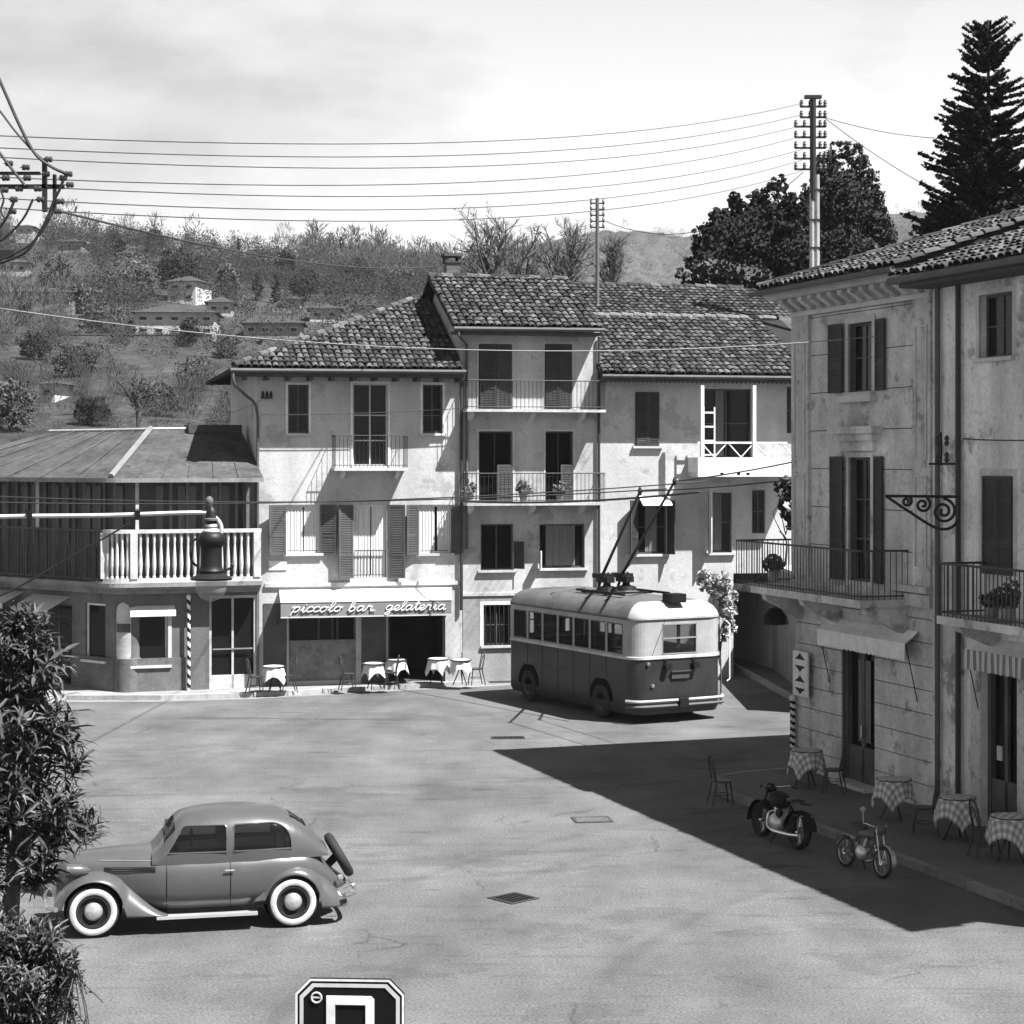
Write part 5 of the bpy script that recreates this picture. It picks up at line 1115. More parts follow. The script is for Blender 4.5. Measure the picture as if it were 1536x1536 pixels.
# ================================================================ MOTORCYCLES
def motorcycle(loc, rz, label, small, lean=8):
    t = thing('motorcycle', label, 'motorcycle', loc, rz, 'parked motorcycles'); t.rotation_euler = (R(lean), 0, rz); t.scale = (.87, .87, .87) if small else (.93, 1.05, .95)
    Rw = .33 if not small else .29; wb = 1.34 if not small else 1.12; tw = .085 if not small else .035
    body = M_black if not small else mat('moped_paint', .07, .4, .1)
    for x in (0, wb):
        o = MB().lathe([(Rw*.78, -tw*.6), (Rw*.93, -tw*.8), (Rw, 0), (Rw*.93, tw*.8), (Rw*.78, tw*.6)], (0,0,0), 28, axis='y').build('wheel', M_rubber, t, smooth='all', loc=(x, 0, Rw))
        rm = MB().lathe([(Rw*.78, -tw*.5), (Rw*.74, 0), (Rw*.78, tw*.5)], (0,0,0), 28, axis='y'); rm.build('rim', M_ironl if not small else M_steel, o, smooth='all')
        sp_ = MB()
        for k in range(16): a = R(22.5*k); sp_.tube([(.03*math.cos(a+.4), (-1)**k*.03, .03*math.sin(a+.4)), (Rw*.76*math.cos(a), 0, Rw*.76*math.sin(a))], .0035, 4)
        tag(sp_.build('spokes', M_steel, o), kind='stuff'); MB().lathe([(0, -.06), (.05, -.06), (.07, 0), (.05, .06), (0, .06)], (0,0,0), 12, axis='y').build('hub', M_steel, o)
        MB().grid([[(x + (Rw+.035)*math.cos(a), y, Rw + (Rw+.035)*math.sin(a) - abs(y)*.25) for y in (-tw*1.5, -tw*.7, 0, tw*.7, tw*1.5)] for a in [R((10 if x else 40) + (150 if not x else 165)*k/14) for k in range(15)]]).build('mudguard', body if not small else M_steel, t, smooth='all')
    hx, hz = .26, .86 if not small else .80
    for y in (-.07, .07): MB().tube([(0, y, Rw), (hx*.75, y, hz), (hx*.82, y, hz+.06)], .02 if not small else .015, 6).build('fork', M_steel if small else body, t)
    fr = MB(); fr.tube([(hx, 0, hz-.05), (.42, 0, .42), (.55, 0, .28), (.82, 0, .28), (wb-.38, 0, .70), (hx, 0, hz-.06)], .022, 6); fr.tube([(.82, 0, .30), (wb, -.07, Rw)], .016, 6); fr.tube([(.82, 0, .30), (wb, .07, Rw)], .016, 6); fr.tube([(wb-.38, 0, .70), (wb, -.08, Rw)], .014, 6); fr.tube([(wb-.38, 0, .70), (wb, .08, Rw)], .014, 6); fr.build('frame', body, t)
    tk = MB(); rows = []
    for i in range(13):
        s = i/12; x = hx+.04 + .48*s; w_ = .17*math.sin(math.pi*(.12+.8*s))**.6*(1 if not small else .5); h_ = .15*math.sin(math.pi*(.15+.75*s))**.6*(1 if not small else .6)
        rows.append([(x, p[0], p[1]) for p in se(w_, .78-.05*s if not small else .74-.06*s, h_, 2.4, 16, 0, 2*math.pi)[:-1]])
    tk.grid(rows, wrap=True); tk.poly(rows[0]); tk.poly(rows[-1]); tk.build('fuel_tank', body, t, smooth='all')
    se_ = MB(); rows = []
    for i in range(9):
        s = i/8; w_ = .05 + .09*s**.7*(1 if s < .9 else .8); rows.append([(wb-.50 + .36*s, p[0], p[1]) for p in se(w_, .80+.03*s, .04, 2.4, 12, 0, 2*math.pi)[:-1]])
    se_.grid(rows, wrap=True); se_.poly(rows[0]); se_.poly(rows[-1]); se_.build('saddle', mat('saddle_leather', .03, .5), t, smooth='all')
    en = MB(); k_ = 1 if not small else .7
    en.lathe([(0, -.17*k_), (.12*k_, -.16*k_), (.19*k_, -.08), (.19*k_, .08), (.12*k_, .16*k_), (0, .17*k_)], (.62, 0, .36), 18, axis='y'); en.build('crankcase', mat('alloy_case', .5, .35, .1, metal=.6), t, smooth='all')
    cy = MB()
    for i in range(7): cy.lathe([(0, 0), (.085*k_, 0), (.085*k_, .014), (0, .014)], (0, 0, .14 + i*.028), 12)
    co = cy.build('cylinder_fins', M_steel, t, loc=(.60, 0, .36)); co.rotation_euler = (0, R(-18), 0)
    MB().tube(smooth_path([(.52, -.08, .55), (.40, -.11, .48), (.42, -.13, .30), (.62, -.14, .22), (wb-.1, -.14, .24), (wb+.25, -.14, .28)], 6), [.022]*18+[.034]*13, 8).build('exhaust', M_steel, t, smooth=True)
    MB().tube(smooth_path([(hx+.18, -.34, hz+.10), (hx+.08, -.26, hz+.13), (hx-.02, -.10, hz+.09), (hx-.02, .10, hz+.09), (hx+.08, .26, hz+.13), (hx+.18, .34, hz+.10)], 5), .013, 6).build('handlebar', M_steel, t)
    for y in (-.32, .32): MB().tube([(hx+.20, y*1.08, hz+.10), (hx+.08, y*.86, hz+.128)], .019, 8).build('grip', M_rubber, t)
    MB().lathe([(0, .12), (.06, .09), (.09, 0), (.095, -.03), (.06, -.055), (0, -.06)], (hx-.10, 0, hz+.05), 16, axis='x').build('headlamp', body, t, smooth='all')
    MB().tube([(.72, -.05, .26), (.78, -.24, .0)], .012, 6).build('kick_stand', M_iron, t)
    if not small:
        MB().box(wb+.16, wb+.20, -.11, .11, .42, .62).build('number_plate', M_white, t); MB().box(wb-.10, wb+.12, -.11, .11, .80, .83).build('luggage_rack', M_iron, t)
        MB().lathe([(0, -.03), (.07, -.03), (.09, 0), (.07, .03), (0, .03)], (.78, -.12, .55), 14, axis='y').build('tool_box', body, t)
    else:
        MB().tube([(hx+.05, .30, hz+.12), (hx+.02, .36, hz+.36)], .008, 5).build('mirror_stalk', M_steel, t); MB().lathe([(0, 0), (.06, .004), (.06, .014), (0, .02)], (hx+.02, .36, hz+.38), 12, axis='x').build('mirror', M_steel, t)
    return t
m0 = G(1133, 1255); m1 = G(1204, 1268)
motorcycle(G(1142, 1254), R(-68), 'large dark motorcycle with bright exhaust parked by the kerb', False, -7)
mb_ = motorcycle(G(1322, 1318), R(116), 'small light motorcycle with pale mudguard nearest the camera by the kerb', True, 8)
# ================================================================ SIGNS, POLES, LAMP
D = 12.3; sg = thing('parking_sign', 'dark octagonal cornered parking sign with white letter P', 'sign', P(525, 1600, D) * 0 + Vector((P(525, 1468, D).x, D, 0)), R(-3))
s = D/FPX; zt = P(525, 1468, D).z; hw = 82*s; ch_ = 22*s; hh = 2*hw*1.25
def octo(k, y, z_): 
    a, c = hw-k, ch_-k*.42; return [(-a, y, zt-ch_*0-k-c), (-a+c, y, zt-k), (a-c, y, zt-k), (a, y, zt-k-c), (a, y, zt-hh+k+c), (a-c, y, zt-hh+k), (-a+c, y, zt-hh+k), (-a, y, zt-hh+k+c)]
def octring(k0, k1, y):
    b = MB(); p, q = octo(k0, y, 0), octo(k1, y, 0)
    for i in range(8): j = (i+1) % 8; b.quad(p[i], p[j], q[j], q[i])
    return b
M_sgb = mat('sign_enamel_dark', .006, .6, .1, 5, 0, spec=.1)
MB().prism(octo(0, -.012, 0), (0, .03, 0)).build('plate', M_sgb, sg)
octring(.0, .014, -.016).build('rim', M_white, sg); octring(.028, .052, -.016).build('inner_border', M_slab, sg)
wl = .035+.0*s; x0, x1 = -35*s, 37*s; lt = zt-25*s; sw = 13*s; L = MB()
L.box(x0, x0+sw, -.022, -.014, lt-1.15*hw*1.9*.62-.15, lt)
arc = [(x0+sw, lt), (x1-.03, lt)] ; 
outer = [(x1-.035, lt), (x1-.01, lt-.01), (x1, lt-.035), (x1, lt-.215), (x1-.01, lt-.24), (x1-.035, lt-.25)]
L.box(x0+sw, x1-.02, -.022, -.014, lt-sw, lt); L.box(x1-sw, x1, -.022, -.014, lt-.25+sw, lt-sw); L.box(x1-.02, x1, -.022, -.014, lt-sw, lt-.02); L.box(x1-.02, x1, -.022, -.014, lt-.23, lt-.25+sw); L.box(x0+sw, x1-.02, -.022, -.014, lt-.25, lt-.25+sw)
L.prism([(x1-.02, -.022, lt), (x1, -.022, lt-.02), (x1-.02, -.022, lt-.02)], (0, .008, 0)); L.prism([(x1-.02, -.022, lt-.25), (x1, -.022, lt-.23), (x1-.02, -.022, lt-.23)], (0, .008, 0))
L.build('letter', M_white, sg)
em = MB(); ex, ezz = -50*s, zt-28*s; em.tube([(ex+.032*math.cos(R(a)), -.018, ezz+.032*math.sin(R(a))) for a in range(0, 360, 20)], .006, 5, closed=True); em.box(ex-.028, ex+.028, -.02, -.014, ezz-.004, ezz+.006); em.build('emblem', M_slab, sg)
MB().tube([(0, .05, 0), (0, .05, zt-.1)], .03, 10).build('post', M_ironl, sg)
# barber poles
def barber(name, label, x, y, z0, z1, r):
    b = thing(name, label, 'pole', (x, y, z0), 0, 'striped poles')
    m = MB(); n, k = 12, 60; rows = [[(r*math.cos(2*math.pi*i/n), r*math.sin(2*math.pi*i/n), (z1-z0)*j/k) for i in range(n)] for j in range(k+1)]
    for j in range(k):
        for i in range(n): i2 = (i+1) % n; m.add([rows[j][i], rows[j][i2], rows[j+1][i2], rows[j+1][i]], [(0,1,2,3)], 1 if ((i + j*2) % n) < n//2 else 0)
    m.build('shaft', [M_white, M_black], b, fix=False); MB().lathe([(0, .12), (r*1.2, .08), (r*1.3, 0), (r, -.02)], (0, 0, z1-z0), 10).build('finial', M_white, b); return b
q = FA.W(FA.U(283, .18), .18, 0); barber('barber_pole', 'thin spiral striped pole beside the low corner shop door', q.x, q.y, .12, FA.at(283, 897, .18)[1], .05)
q = FR.W(.06, .09, 0); barber('barber_pole', 'spiral striped pole low on the far corner of the ornate house', q.x, q.y, .12, FR.at(1191, 1050, .1)[1], .06)
pn = thing('diamond_panel', 'white panel with black diamond shapes on the ornate house corner', 'sign', (FR.o.x, FR.o.y, 0), R(FR.deg))
u0, u1, z0, z1 = FR.rect(1193, 976, 1212, 1044, .06); u0, u1, z0, z1 = FR.U(1191, .12), FR.U(1213, .12), FR.at(1202, 1044, .12)[1], FR.at(1202, 977, .12)[1]
MB().box(u0, u1, -.15, -.11, z0, z1).build('board', M_white, pn); dm_ = MB(); dk = (z1-z0)/4; um = (u0+u1)/2; hw2 = (u1-u0)*.36
for k in range(4):
    zc2 = z0 + dk*(k+.5); s_ = 1 if k % 2 else -1
    MB().prism([(um-hw2, -.156, zc2-s_*dk*.22), (um+hw2, -.156, zc2-s_*dk*.22), (um+hw2*.35, -.156, zc2+s_*dk*.1), (um, -.156, zc2+s_*dk*.36), (um-hw2*.35, -.156, zc2+s_*dk*.1)], (0, .01, 0)).build('diamond', M_black, pn)
# round black hood lamp at the corner
hl_ = thing('wall_lantern', 'round dark lantern hood under the balcony corner of the ornate house', 'lamp', FR.W(-.25, .35, FR.at(1180, 935, .35)[1]))
MB().lathe([(0, .3), (.12, .28), (.26, .12), (.3, -.05), (.26, -.06), (0, .0)], (0,0,0), 16).build('hood', M_black, hl_, smooth=True); MB().tube([(0, 0, .28), (.25, .1, .5)], .025, 6).build('arm', M_black, hl_)
# big street lamp on a pipe arm
D = 28.0; s = D/FPX; lp = P(317, 868, D)
sl = thing('street_lamp', 'large dark urn shaped street lamp hanging from a pale pipe arm', 'street lamp', lp)
y0 = 868; Z = lambda y: (y0-y)*s; X = lambda x: (x-317)*s
MB().lathe([(.0, Z(871)), (30*s, Z(870)), (32*s, Z(867)), (24*s, Z(863)), (18*s, Z(860)), (19*s, Z(856)), (17*s, Z(853)), (16*s, Z(848)), (16*s, Z(822)), (17*s, Z(818)), (20*s, Z(815)), (21*s, Z(808)), (19*s, Z(802)), (14*s, Z(798)), (8*s, Z(796)), (8*s, Z(768)), (6*s, Z(764)), (3*s, Z(760))], (0,0,0), 24).build('housing', mat('lamp_enamel', .010, .5, .2, 3, .1, spec=.25), sl, smooth=True)
for yy, r_, hh in ((797, 13, 5), (788, 9.5, 4), (779, 11, 3)): MB().lathe([(0, Z(yy+hh)), (r_*s, Z(yy+hh*.6)), (r_*s, Z(yy-hh*.2)), (r_*.6*s, Z(yy-hh)), (0, Z(yy-hh))], (0,0,0), 16).build('ring', M_pipe if yy == 779 else M_slab, sl, smooth=True)  # widest pale ring puts the highlight on the lamp's dome into colour
MB().lathe([(2*s, Z(764)), (3*s, Z(760)), (6*s, Z(754)), (6*s, Z(749)), (3*s, Z(745)), (0, Z(744))], (-3*s, 0, 0), 12).build('finial', M_pipe, sl, smooth='all')
MB().lathe([(24*s, Z(869)), (23*s, Z(884)), (16*s, Z(897)), (0, Z(903))], (0,0,0), 20).build('glass_bowl', glass('lamp_glass', .5, .72, .05), sl, smooth='all')
armp = smooth_path([(X(-160), .0, Z(782)), (X(0), 0, Z(775)), (X(160), 0, Z(773)), (X(290), 0, Z(769)), (X(316), 0, Z(772)), (X(330), 0, Z(785)), (X(331), 0, Z(800)), (X(322), 0, Z(808))], 6)
MB().tube(armp, 3.2*s, 8).build('arm_pipe', M_slab, sl, smooth=True)
for x in (45, 207): MB().box(X(x-4), X(x+4), -.05, .05, Z(780), Z(766)).build('pipe_clamp', M_black, sl)
MB().tube([(X(-160), 0, Z(960)), (X(20), 0, Z(885)), (X(200), 0, Z(782))], 1.5*s, 6).build('stay_rod', M_iron, sl)
hp = MB(); hp.tube(smooth_path([(-20*s, 0, Z(850)), (-30*s, 0, Z(840)), (-30*s, 0, Z(815)), (-18*s, 0, Z(806))], 4), .02, 6); hp.tube(smooth_path([(20*s, 0, Z(856)), (32*s, 0, Z(850)), (30*s, 0, Z(845))], 4), .02, 6); hp.build('side_hoops', M_iron, sl)
pole_x = X(-160); MB().tube([(pole_x, 0, -lp.z), (pole_x, 0, Z(740))], .09, 12).build('post', M_ironl, sl)
# scroll bracket on the right
D = 34.2; s = D/FPX; o_ = P(1440, 745, D); sb = thing('scroll_bracket', 'wrought iron scroll bracket projecting from the wall pipe', 'bracket', o_)
X = lambda x: (x-1440)*s; Z = lambda y: (745-y)*s; b = MB()
b.tube([(X(1440), 0, 0), (X(1328), 0, Z(744))], .03, 6); b.tube(smooth_path([(X(1330), 0, Z(745)), (X(1360), 0, Z(765)), (X(1400), 0, Z(790)), (X(1422), 0, Z(793)), (X(1437), 0, Z(780)), (X(1438), 0, Z(755))], 6), .028, 6); b.build('frame', M_iron, sb)
def spiral(cx, cy, r0, turns, a0, dirn):
    return [(X(cx + (r0*(1-i/40*.85))*math.cos(R(a0 + dirn*360*turns*i/40))), 0, Z(cy + (r0*(1-i/40*.85))*math.sin(R(a0 + dirn*360*turns*i/40)))) for i in range(41)]
for a in ((1415, 767, 19, 1.9, -90, 1), (1384, 757, 12, 1.5, -60, 1), (1360, 752, 8, 1.4, -60, 1)): MB().tube(spiral(*a), .028, 6).build('scroll', M_iron, sb)
# insulators on right hand house wall
iw = thing('wall_insulators', 'cluster of porcelain insulators on the wall pipe above the scroll bracket', 'insulator', P(1410, 690, 34.8))
for dx, dz in ((-.05, 0), (.12, 0), (-.05, .3), (.12, .3)): MB().lathe([(.02, -.05), (.05, 0), (.03, .05), (.05, .09), (.02, .14), (0, .15)], (dx, 0, dz), 10).build('insulator', M_porc, iw)
MB().box(-.2, .4, -.02, .02, -.09, -.05).build('arm', M_iron, iw); MB().tube([(.02, 0, -.1), (.02, 0, .5)], .02, 6).build('stem', M_iron, iw)
# manhole covers
def cover(px, py, w_, d_, label, rz=4, plain=False):
    p = G(px, py, 0); t = thing('drain_grate', label, 'drain', (p.x, p.y, .004), R(rz), 'iron drain covers in the road')
    f = MB(); f.box(-w_/2, w_/2, -d_/2, -d_/2+.04, 0, .012); f.box(-w_/2, w_/2, d_/2-.04, d_/2, 0, .012); f.box(-w_/2, -w_/2+.04, -d_/2+.04, d_/2-.04, 0, .012); f.box(w_/2-.04, w_/2, -d_/2+.04, d_/2-.04, 0, .012); f.build('frame', mat('rusty_iron', .035, .8, .3, 6, .2), t)
    if plain: MB().box(-w_/2+.04, w_/2-.04, -d_/2+.04, d_/2-.04, 0, .010).build('lid', mat('worn_lid', .07, .85, .3, 5, .3, 20), t); return
    MB().box(-w_/2+.04, w_/2-.04, -d_/2+.04, d_/2-.04, 0, .003).build('pit', M_dark, t); me = MB().box(-.018, .018, -d_/2+.04, d_/2-.04, .003, .011).mesh('bar', M_iron); n = int((w_-.08)/.07)
    for i in range(n): inst('bar', me, t, (-w_/2+.04 + (i+.5)*(w_-.08)/n, 0, 0))
cover(770, 1348, .56, .56, 'nearest iron drain grate in the middle of the road', 42); cover(888, 1230, .7, .55, 'faint iron cover beside the edge of the house shadow', 8, True); cover(762, 1107, .8, .4, 'far iron cover in front of the trolleybus')
# flower pots on the middle balconies
def pot(px, py, ou, label, sd_, h=.45, F=None):
    F = F or FM; u, z = F.at(px, py, ou); p = F.W(u, ou, z); t = thing('potted_plant', label, 'plant', p, 0, 'pot plants on the balconies'); rr_ = random.Random(sd_)
    MB().lathe([(0, 0), (.09, 0), (.13, .2), (.14, .22), (.11, .22), (0, .2)], (0,0,0), 12).build('pot', M_base, t, smooth=True); f = MB()
    for k in range(90):
        d = Vector((rr_.gauss(0, 1), rr_.gauss(0, 1), abs(rr_.gauss(0, 1)))).normalized()*rr_.uniform(.05, .25); c = Vector((0, 0, .25)) + Vector((d.x, d.y, d.z*h/.3)); a = Vector((rr_.gauss(0,1), rr_.gauss(0,1), rr_.gauss(0,1))).normalized(); e = a.orthogonal()*.05
        f.add([c-a*.07, c+e, c+a*.07, c-e], [(0,1,2,3)])
    f.build('foliage', mat('pot_leaf', .07, .6, .3, 8), t, fix=False)
for px, py, lab, sd_ in ((704, 752, 'pot plant at the left end of the lower iron balcony', 1), (785, 752, 'pot plant mid way along the lower iron balcony', 2), (840, 752, 'pot plant right of centre on the lower iron balcony', 3)): pot(px, py, .55, lab, sd_)
pot(1512, 932, .75, 'pot plant on the balcony at the right edge', 4, .6, FR); pot(1488, 929, .75, 'small pot left on the balcony at the right edge', 5, .3, FR); pot(1160, 872, .8, 'pot plant on the far end of the ornate house balcony', 6, .4, FR)
# ================================================================ HILLSIDE
def hill_h(x, y):
    t = x / max(y, 1)
    g = .158 if t < -.23 else (.158 - (t+.23)/.19*.022 if t < -.04 else max(.05, .136 - (t+.04)*.35))
    s = max(0, y-72)
    h = g*s if y < 420 else g*348 - (y-420)*.12
    return h + 2.2*noise.noise(Vector((x*.018, y*.018, 3))) * min(1, s/40) + .8*noise.noise(Vector((x*.06, y*.06, 9))) * min(1, s/40) - .6
hm = MB(); ys = [72 + (470-72)*(j/70)**1.25 for j in range(71)]
hm.grid([[(x, y, hill_h(x, y)) for x in [-(.62*y) + (1.05*y)*i/90 for i in range(91)]] for y in ys])
M_hill = mat('hill_meadow', .030, .95, .5, .06, .5, .8, bump=.0)
tag(hm.build('hillside', M_hill, smooth='all', fix=False), kind='structure')
def on_hill(px, py):
    """march the camera ray until it meets the hillside"""
    D = 74.0
    while D < 430:
        p = P(px, py, D)
        if p.z <= hill_h(p.x, D): return p
        D += 1.0
    return P(px, py, 400)
# distant ridges
def ridge(name, prof, D, v, dep):
    b = MB(); pts = []
    for i in range(len(prof)-1):
        for k in range(10): t = k/10; t2 = t*t*(3-2*t); pts.append((prof[i][0]+(prof[i+1][0]-prof[i][0])*t, prof[i][1]+(prof[i+1][1]-prof[i][1])*t2))
    rows = []
    for d, f in ((D-dep, .0), (D-dep*.6, .45), (D-dep*.3, .78), (D, 1), (D+dep*.4, .6)):
        r_ = []
        for px, py in pts:
            p = P(px, py, D); k = d/D; n_ = noise.noise(Vector((px*.06, d*.01, 2)))*D*.0035*(f if f < 1 else .5) + noise.noise(Vector((px*.25, d*.02, 5)))*D*.0012
            r_.append((p.x, d, (p.z)*f + n_))
        rows.append(r_)
    b.grid(rows); tag(b.build(name, mat(name+'_wood', v, .95, .4, .02, .4, .12), smooth='all', fix=False), kind='structure')
ridge('far_hill', [(560, 420), (700, 392), (800, 366), (900, 347), (960, 347), (1030, 354), (1120, 352), (1250, 338), (1370, 318), (1480, 322), (1700, 330)], 900, .05, 420)  # ridge colour set lighter, painting distance haze into the surface
# ================================================================ WOODS (one mass) AND SINGLE TREES
def leafq(mb, c, size, rr_, aspect=.6, up=0.0):
    a = Vector((rr_.gauss(0,1), rr_.gauss(0,1), rr_.gauss(0,1)+up)).normalized(); e = a.cross(Vector((rr_.gauss(0,1), rr_.gauss(0,1), rr_.gauss(0,1)))).normalized()*aspect
    mb.add([c-a*size, c+e*size, c+a*size, c-e*size], [(0,1,2,3)])
M_wood1 = mat('hill_scrub', .012, .9, .6, .035, .3, .25, island=.4)
M_wood2 = mat('hill_bare_wood', .028, .9, .5, .03, .3, .25, island=.4)
HR = [(5, 425, 118, 472), (205, 455, 330, 508), (250, 410, 302, 458), (312, 445, 354, 474), (366, 474, 456, 508), (465, 455, 512, 484), (62, 568, 90, 604), (88, 356, 128, 380), (0, 388, 45, 414), (228, 388, 254, 410), (372, 395, 428, 452), (110, 505, 340, 516), (26, 338, 54, 353), (178, 378, 203, 393), (168, 491, 203, 508), (427, 446, 454, 463), (531, 456, 559, 471), (0, 545, 260, 560)]
def quad_mesh(name, A, m):
    """A: array (n, 4, 3) of quads -> one mesh"""
    n = len(A); me = bpy.data.meshes.new(name); me.vertices.add(n*4); me.vertices.foreach_set('co', A.reshape(-1).astype(np.float32)); me.loops.add(n*4); me.loops.foreach_set('vertex_index', np.arange(n*4, dtype=np.int32)); me.polygons.add(n); me.polygons.foreach_set('loop_start', np.arange(0, n*4, 4, dtype=np.int32)); me.polygons.foreach_set('loop_total', np.full(n, 4, dtype=np.int32)); me.update(calc_edges=True); me.materials.append(m); o = bpy.data.objects.new(name, me); COL.objects.link(o); return o
rw = random.Random(21); ng = np.random.default_rng(5)
def unit(v): return v/np.maximum(np.linalg.norm(v, axis=1, keepdims=True), 1e-6)
def cloud(nq, kind, fz=.85):
    """unit tree (height 1, radius ~.4) of small leaf or twig quads"""
    if kind:      # bare: fan of thin twigs
        az_ = ng.uniform(0, 6.283, nq); ti = ng.uniform(.1, 1, nq); z = .12 + .85*ng.random(nq)**.8; rad = .42*ti*np.sqrt(np.clip(1.15-z, 0, 1))
        c = np.stack([rad*np.cos(az_), rad*np.sin(az_), z], 1); d = unit(np.stack([np.cos(az_)*ti*.7, np.sin(az_)*ti*.7, np.full(nq, 1.0)], 1) + ng.normal(0, .35, (nq, 3))); L_ = ng.uniform(.04, .12, (nq, 1)); wd = ng.uniform(.006, .013, (nq, 1))*fz
    else:
        k = 14; cc = unit(ng.normal(size=(k, 3)))*ng.random((k, 1))**.4*np.array([.30, .30, .34]) + np.array([0, 0, .52]); c = cc[ng.integers(0, k, nq)] + ng.normal(0, .075, (nq, 3)); d = unit(ng.normal(size=(nq, 3))); L_ = ng.uniform(.018, .042, (nq, 1))*fz; wd = L_*.6
    e = unit(np.cross(d, ng.normal(size=(nq, 3)))); return np.stack([c-d*L_, c+e*wd, c+d*L_, c-e*wd], 1)
PROT = [[cloud(130, k) for _ in range(10)] for k in (0, 1)]; PRON = [[cloud(330, k, .55) for _ in range(8)] for k in (0, 1)]; ACC = [[], []]
for i in range(7600):
    y = 78 + 345*rw.random()**.60; x = y*rw.uniform(-.34, .12); h0 = hill_h(x, y)
    px = CX + x/y*FPX; py = HY - (h0-CAMH)/y*FPX
    if not -60 < px < 1080: continue
    dens = noise.noise(Vector((x*.02, y*.02, 1)))
    if y < 330 and dens < -.42 + .12*rw.random(): continue
    bare = noise.noise(Vector((x*.012+5, y*.012, 4))) > .02 and y > 130; H = rw.uniform(1.2, 2.8) if y < 170 else rw.uniform(2.2, 5.5)
    if y > 395: H *= rw.uniform(.6, 1.5)
    if bare: H *= 1.35
    r_ = H*.4; tp = py - H/y*FPX; sw = r_/y*FPX
    if any(q[0]-sw*.8 < px < q[2]+sw*.8 and tp < q[3] and py > q[3]-10 for q in HR) and rw.random() < .8: continue
    A = PROT[int(bare)][rw.randrange(10)] if y > 210 else PRON[int(bare)][rw.randrange(8)]; ca, sa = math.cos(rw.uniform(0, 6.283)), math.sin(rw.uniform(0, 6.283)); n_ = math.hypot(ca, sa); ca, sa = ca/n_, sa/n_; w_ = H*rw.uniform(.8, 1.35)
    B = np.empty_like(A); B[:, :, 0] = (A[:, :, 0]*ca - A[:, :, 1]*sa)*w_ + x; B[:, :, 1] = (A[:, :, 0]*sa + A[:, :, 1]*ca)*w_ + y; B[:, :, 2] = A[:, :, 2]*H + h0 - .1; ACC[int(bare)].append(B)
FW = []
for i in range(1500):
    px = rw.uniform(690, 1500); f = rw.uniform(.35, 1.0)
    pr_ = [(560, 420), (700, 392), (800, 366), (900, 347), (960, 347), (1030, 354), (1120, 352), (1250, 338), (1370, 318), (1480, 322), (1700, 330)]
    j = max(k for k in range(len(pr_)-1) if pr_[k][0] <= px); t = (px-pr_[j][0])/(pr_[j+1][0]-pr_[j][0]); py = pr_[j][1] + (pr_[j+1][1]-pr_[j][1])*t*t*(3-2*t); p = P(px, py, 900)
    d = 900-420*(.6 - (f-.45)/.33*.3) if f < .78 else 900 - 126*(1-f)/.22; H = rw.uniform(4, 7.5); A = PROT[int(rw.random() < .5)][rw.randrange(10)][::2]; B = np.empty_like(A); B[:, :, 0] = A[:, :, 0]*H*1.5 + p.x; B[:, :, 1] = A[:, :, 1]*H*1.5 + d; B[:, :, 2] = A[:, :, 2]*H + p.z*f - 1.2; FW.append(B)
tag(quad_mesh('far_woods', np.concatenate(FW), mat('far_wood_leaf', .05, .9, .4, .012, .3, .08, island=.4)), kind='stuff')
tag(quad_mesh('hill_scrub', np.concatenate(ACC[0]), M_wood1), kind='stuff'); tag(quad_mesh('hill_woods', np.concatenate(ACC[1]), M_wood2), kind='stuff')
def tree(name, label, loc, H, lobes, nleaf, size, m, seed, trunk_r=.2, group=None, aspect=.6, th=None, limbs=7):
    """lobes: list of (dx, dy, z, rx, rz) ellipsoids forming the crown"""
    rr_ = random.Random(seed); t = thing(name, label, 'tree', loc, 0, group); th = th or H*.6
    tr = MB(); tr.tube(smooth_path([(0,0,-.5), (rr_.uniform(-.1,.1), 0, th*.4), (rr_.uniform(-.2,.2), rr_.uniform(-.2,.2), th)], 4), [trunk_r*(1-.07*i) for i in range(9)], 8)
    for k in range(min(limbs, 12)):
        lb = lobes[k % len(lobes)]; s_ = Vector((0, 0, th*rr_.uniform(.45, .95))); e_ = Vector((lb[0]*.8+rr_.gauss(0,.2), lb[1]*.8, lb[2]+lb[4]*.2)); mid = (s_+e_)/2 + Vector((rr_.gauss(0,.2), 0, .2)); tr.tube(smooth_path([s_, mid, e_], 4), [trunk_r*.5*(1-.1*i) for i in range(9)], 6)
    tr.build('trunk', M_bark, t, smooth='all'); f = MB()
    vol = [l[3]**2*l[4] for l in lobes]; tot = sum(vol)
    for l, v in zip(lobes, vol):
        nc = max(5, int(nleaf*v/tot/26))
        for c in range(nc):
            d = Vector((rr_.gauss(0,1), rr_.gauss(0,1), rr_.gauss(0,1))).normalized()*(rr_.random()**.33); cc = Vector((l[0]+d.x*l[3], l[1]+d.y*l[3], l[2]+d.z*l[4])); cr = rr_.uniform(.16, .34)*min(l[3], l[4])
            for k in range(26):
                q = Vector((rr_.gauss(0,1), rr_.gauss(0,1), rr_.gauss(0,.8)))*.55; leafq(f, cc+q*cr, size*rr_.uniform(.6, 1.3), rr_, aspect)
    f.build('crown', m, t, fix=False); return t
M_oak = mat('holm_oak_leaf', .008, .8, .4, .9, .2, 6, island=.35, spec=.15); M_oak2 = mat('evergreen_leaf', .015, .8, .4, .9, .2, 6, island=.4, spec=.15)
M_cyp = mat('cypress_leaf', .011, .8, .3, .5, .2, 6, island=.5); M_shr = mat('shrub_leaf', .028, .7, .3, .8, .2, 8, island=.6)
def s_at(D): return D/FPX
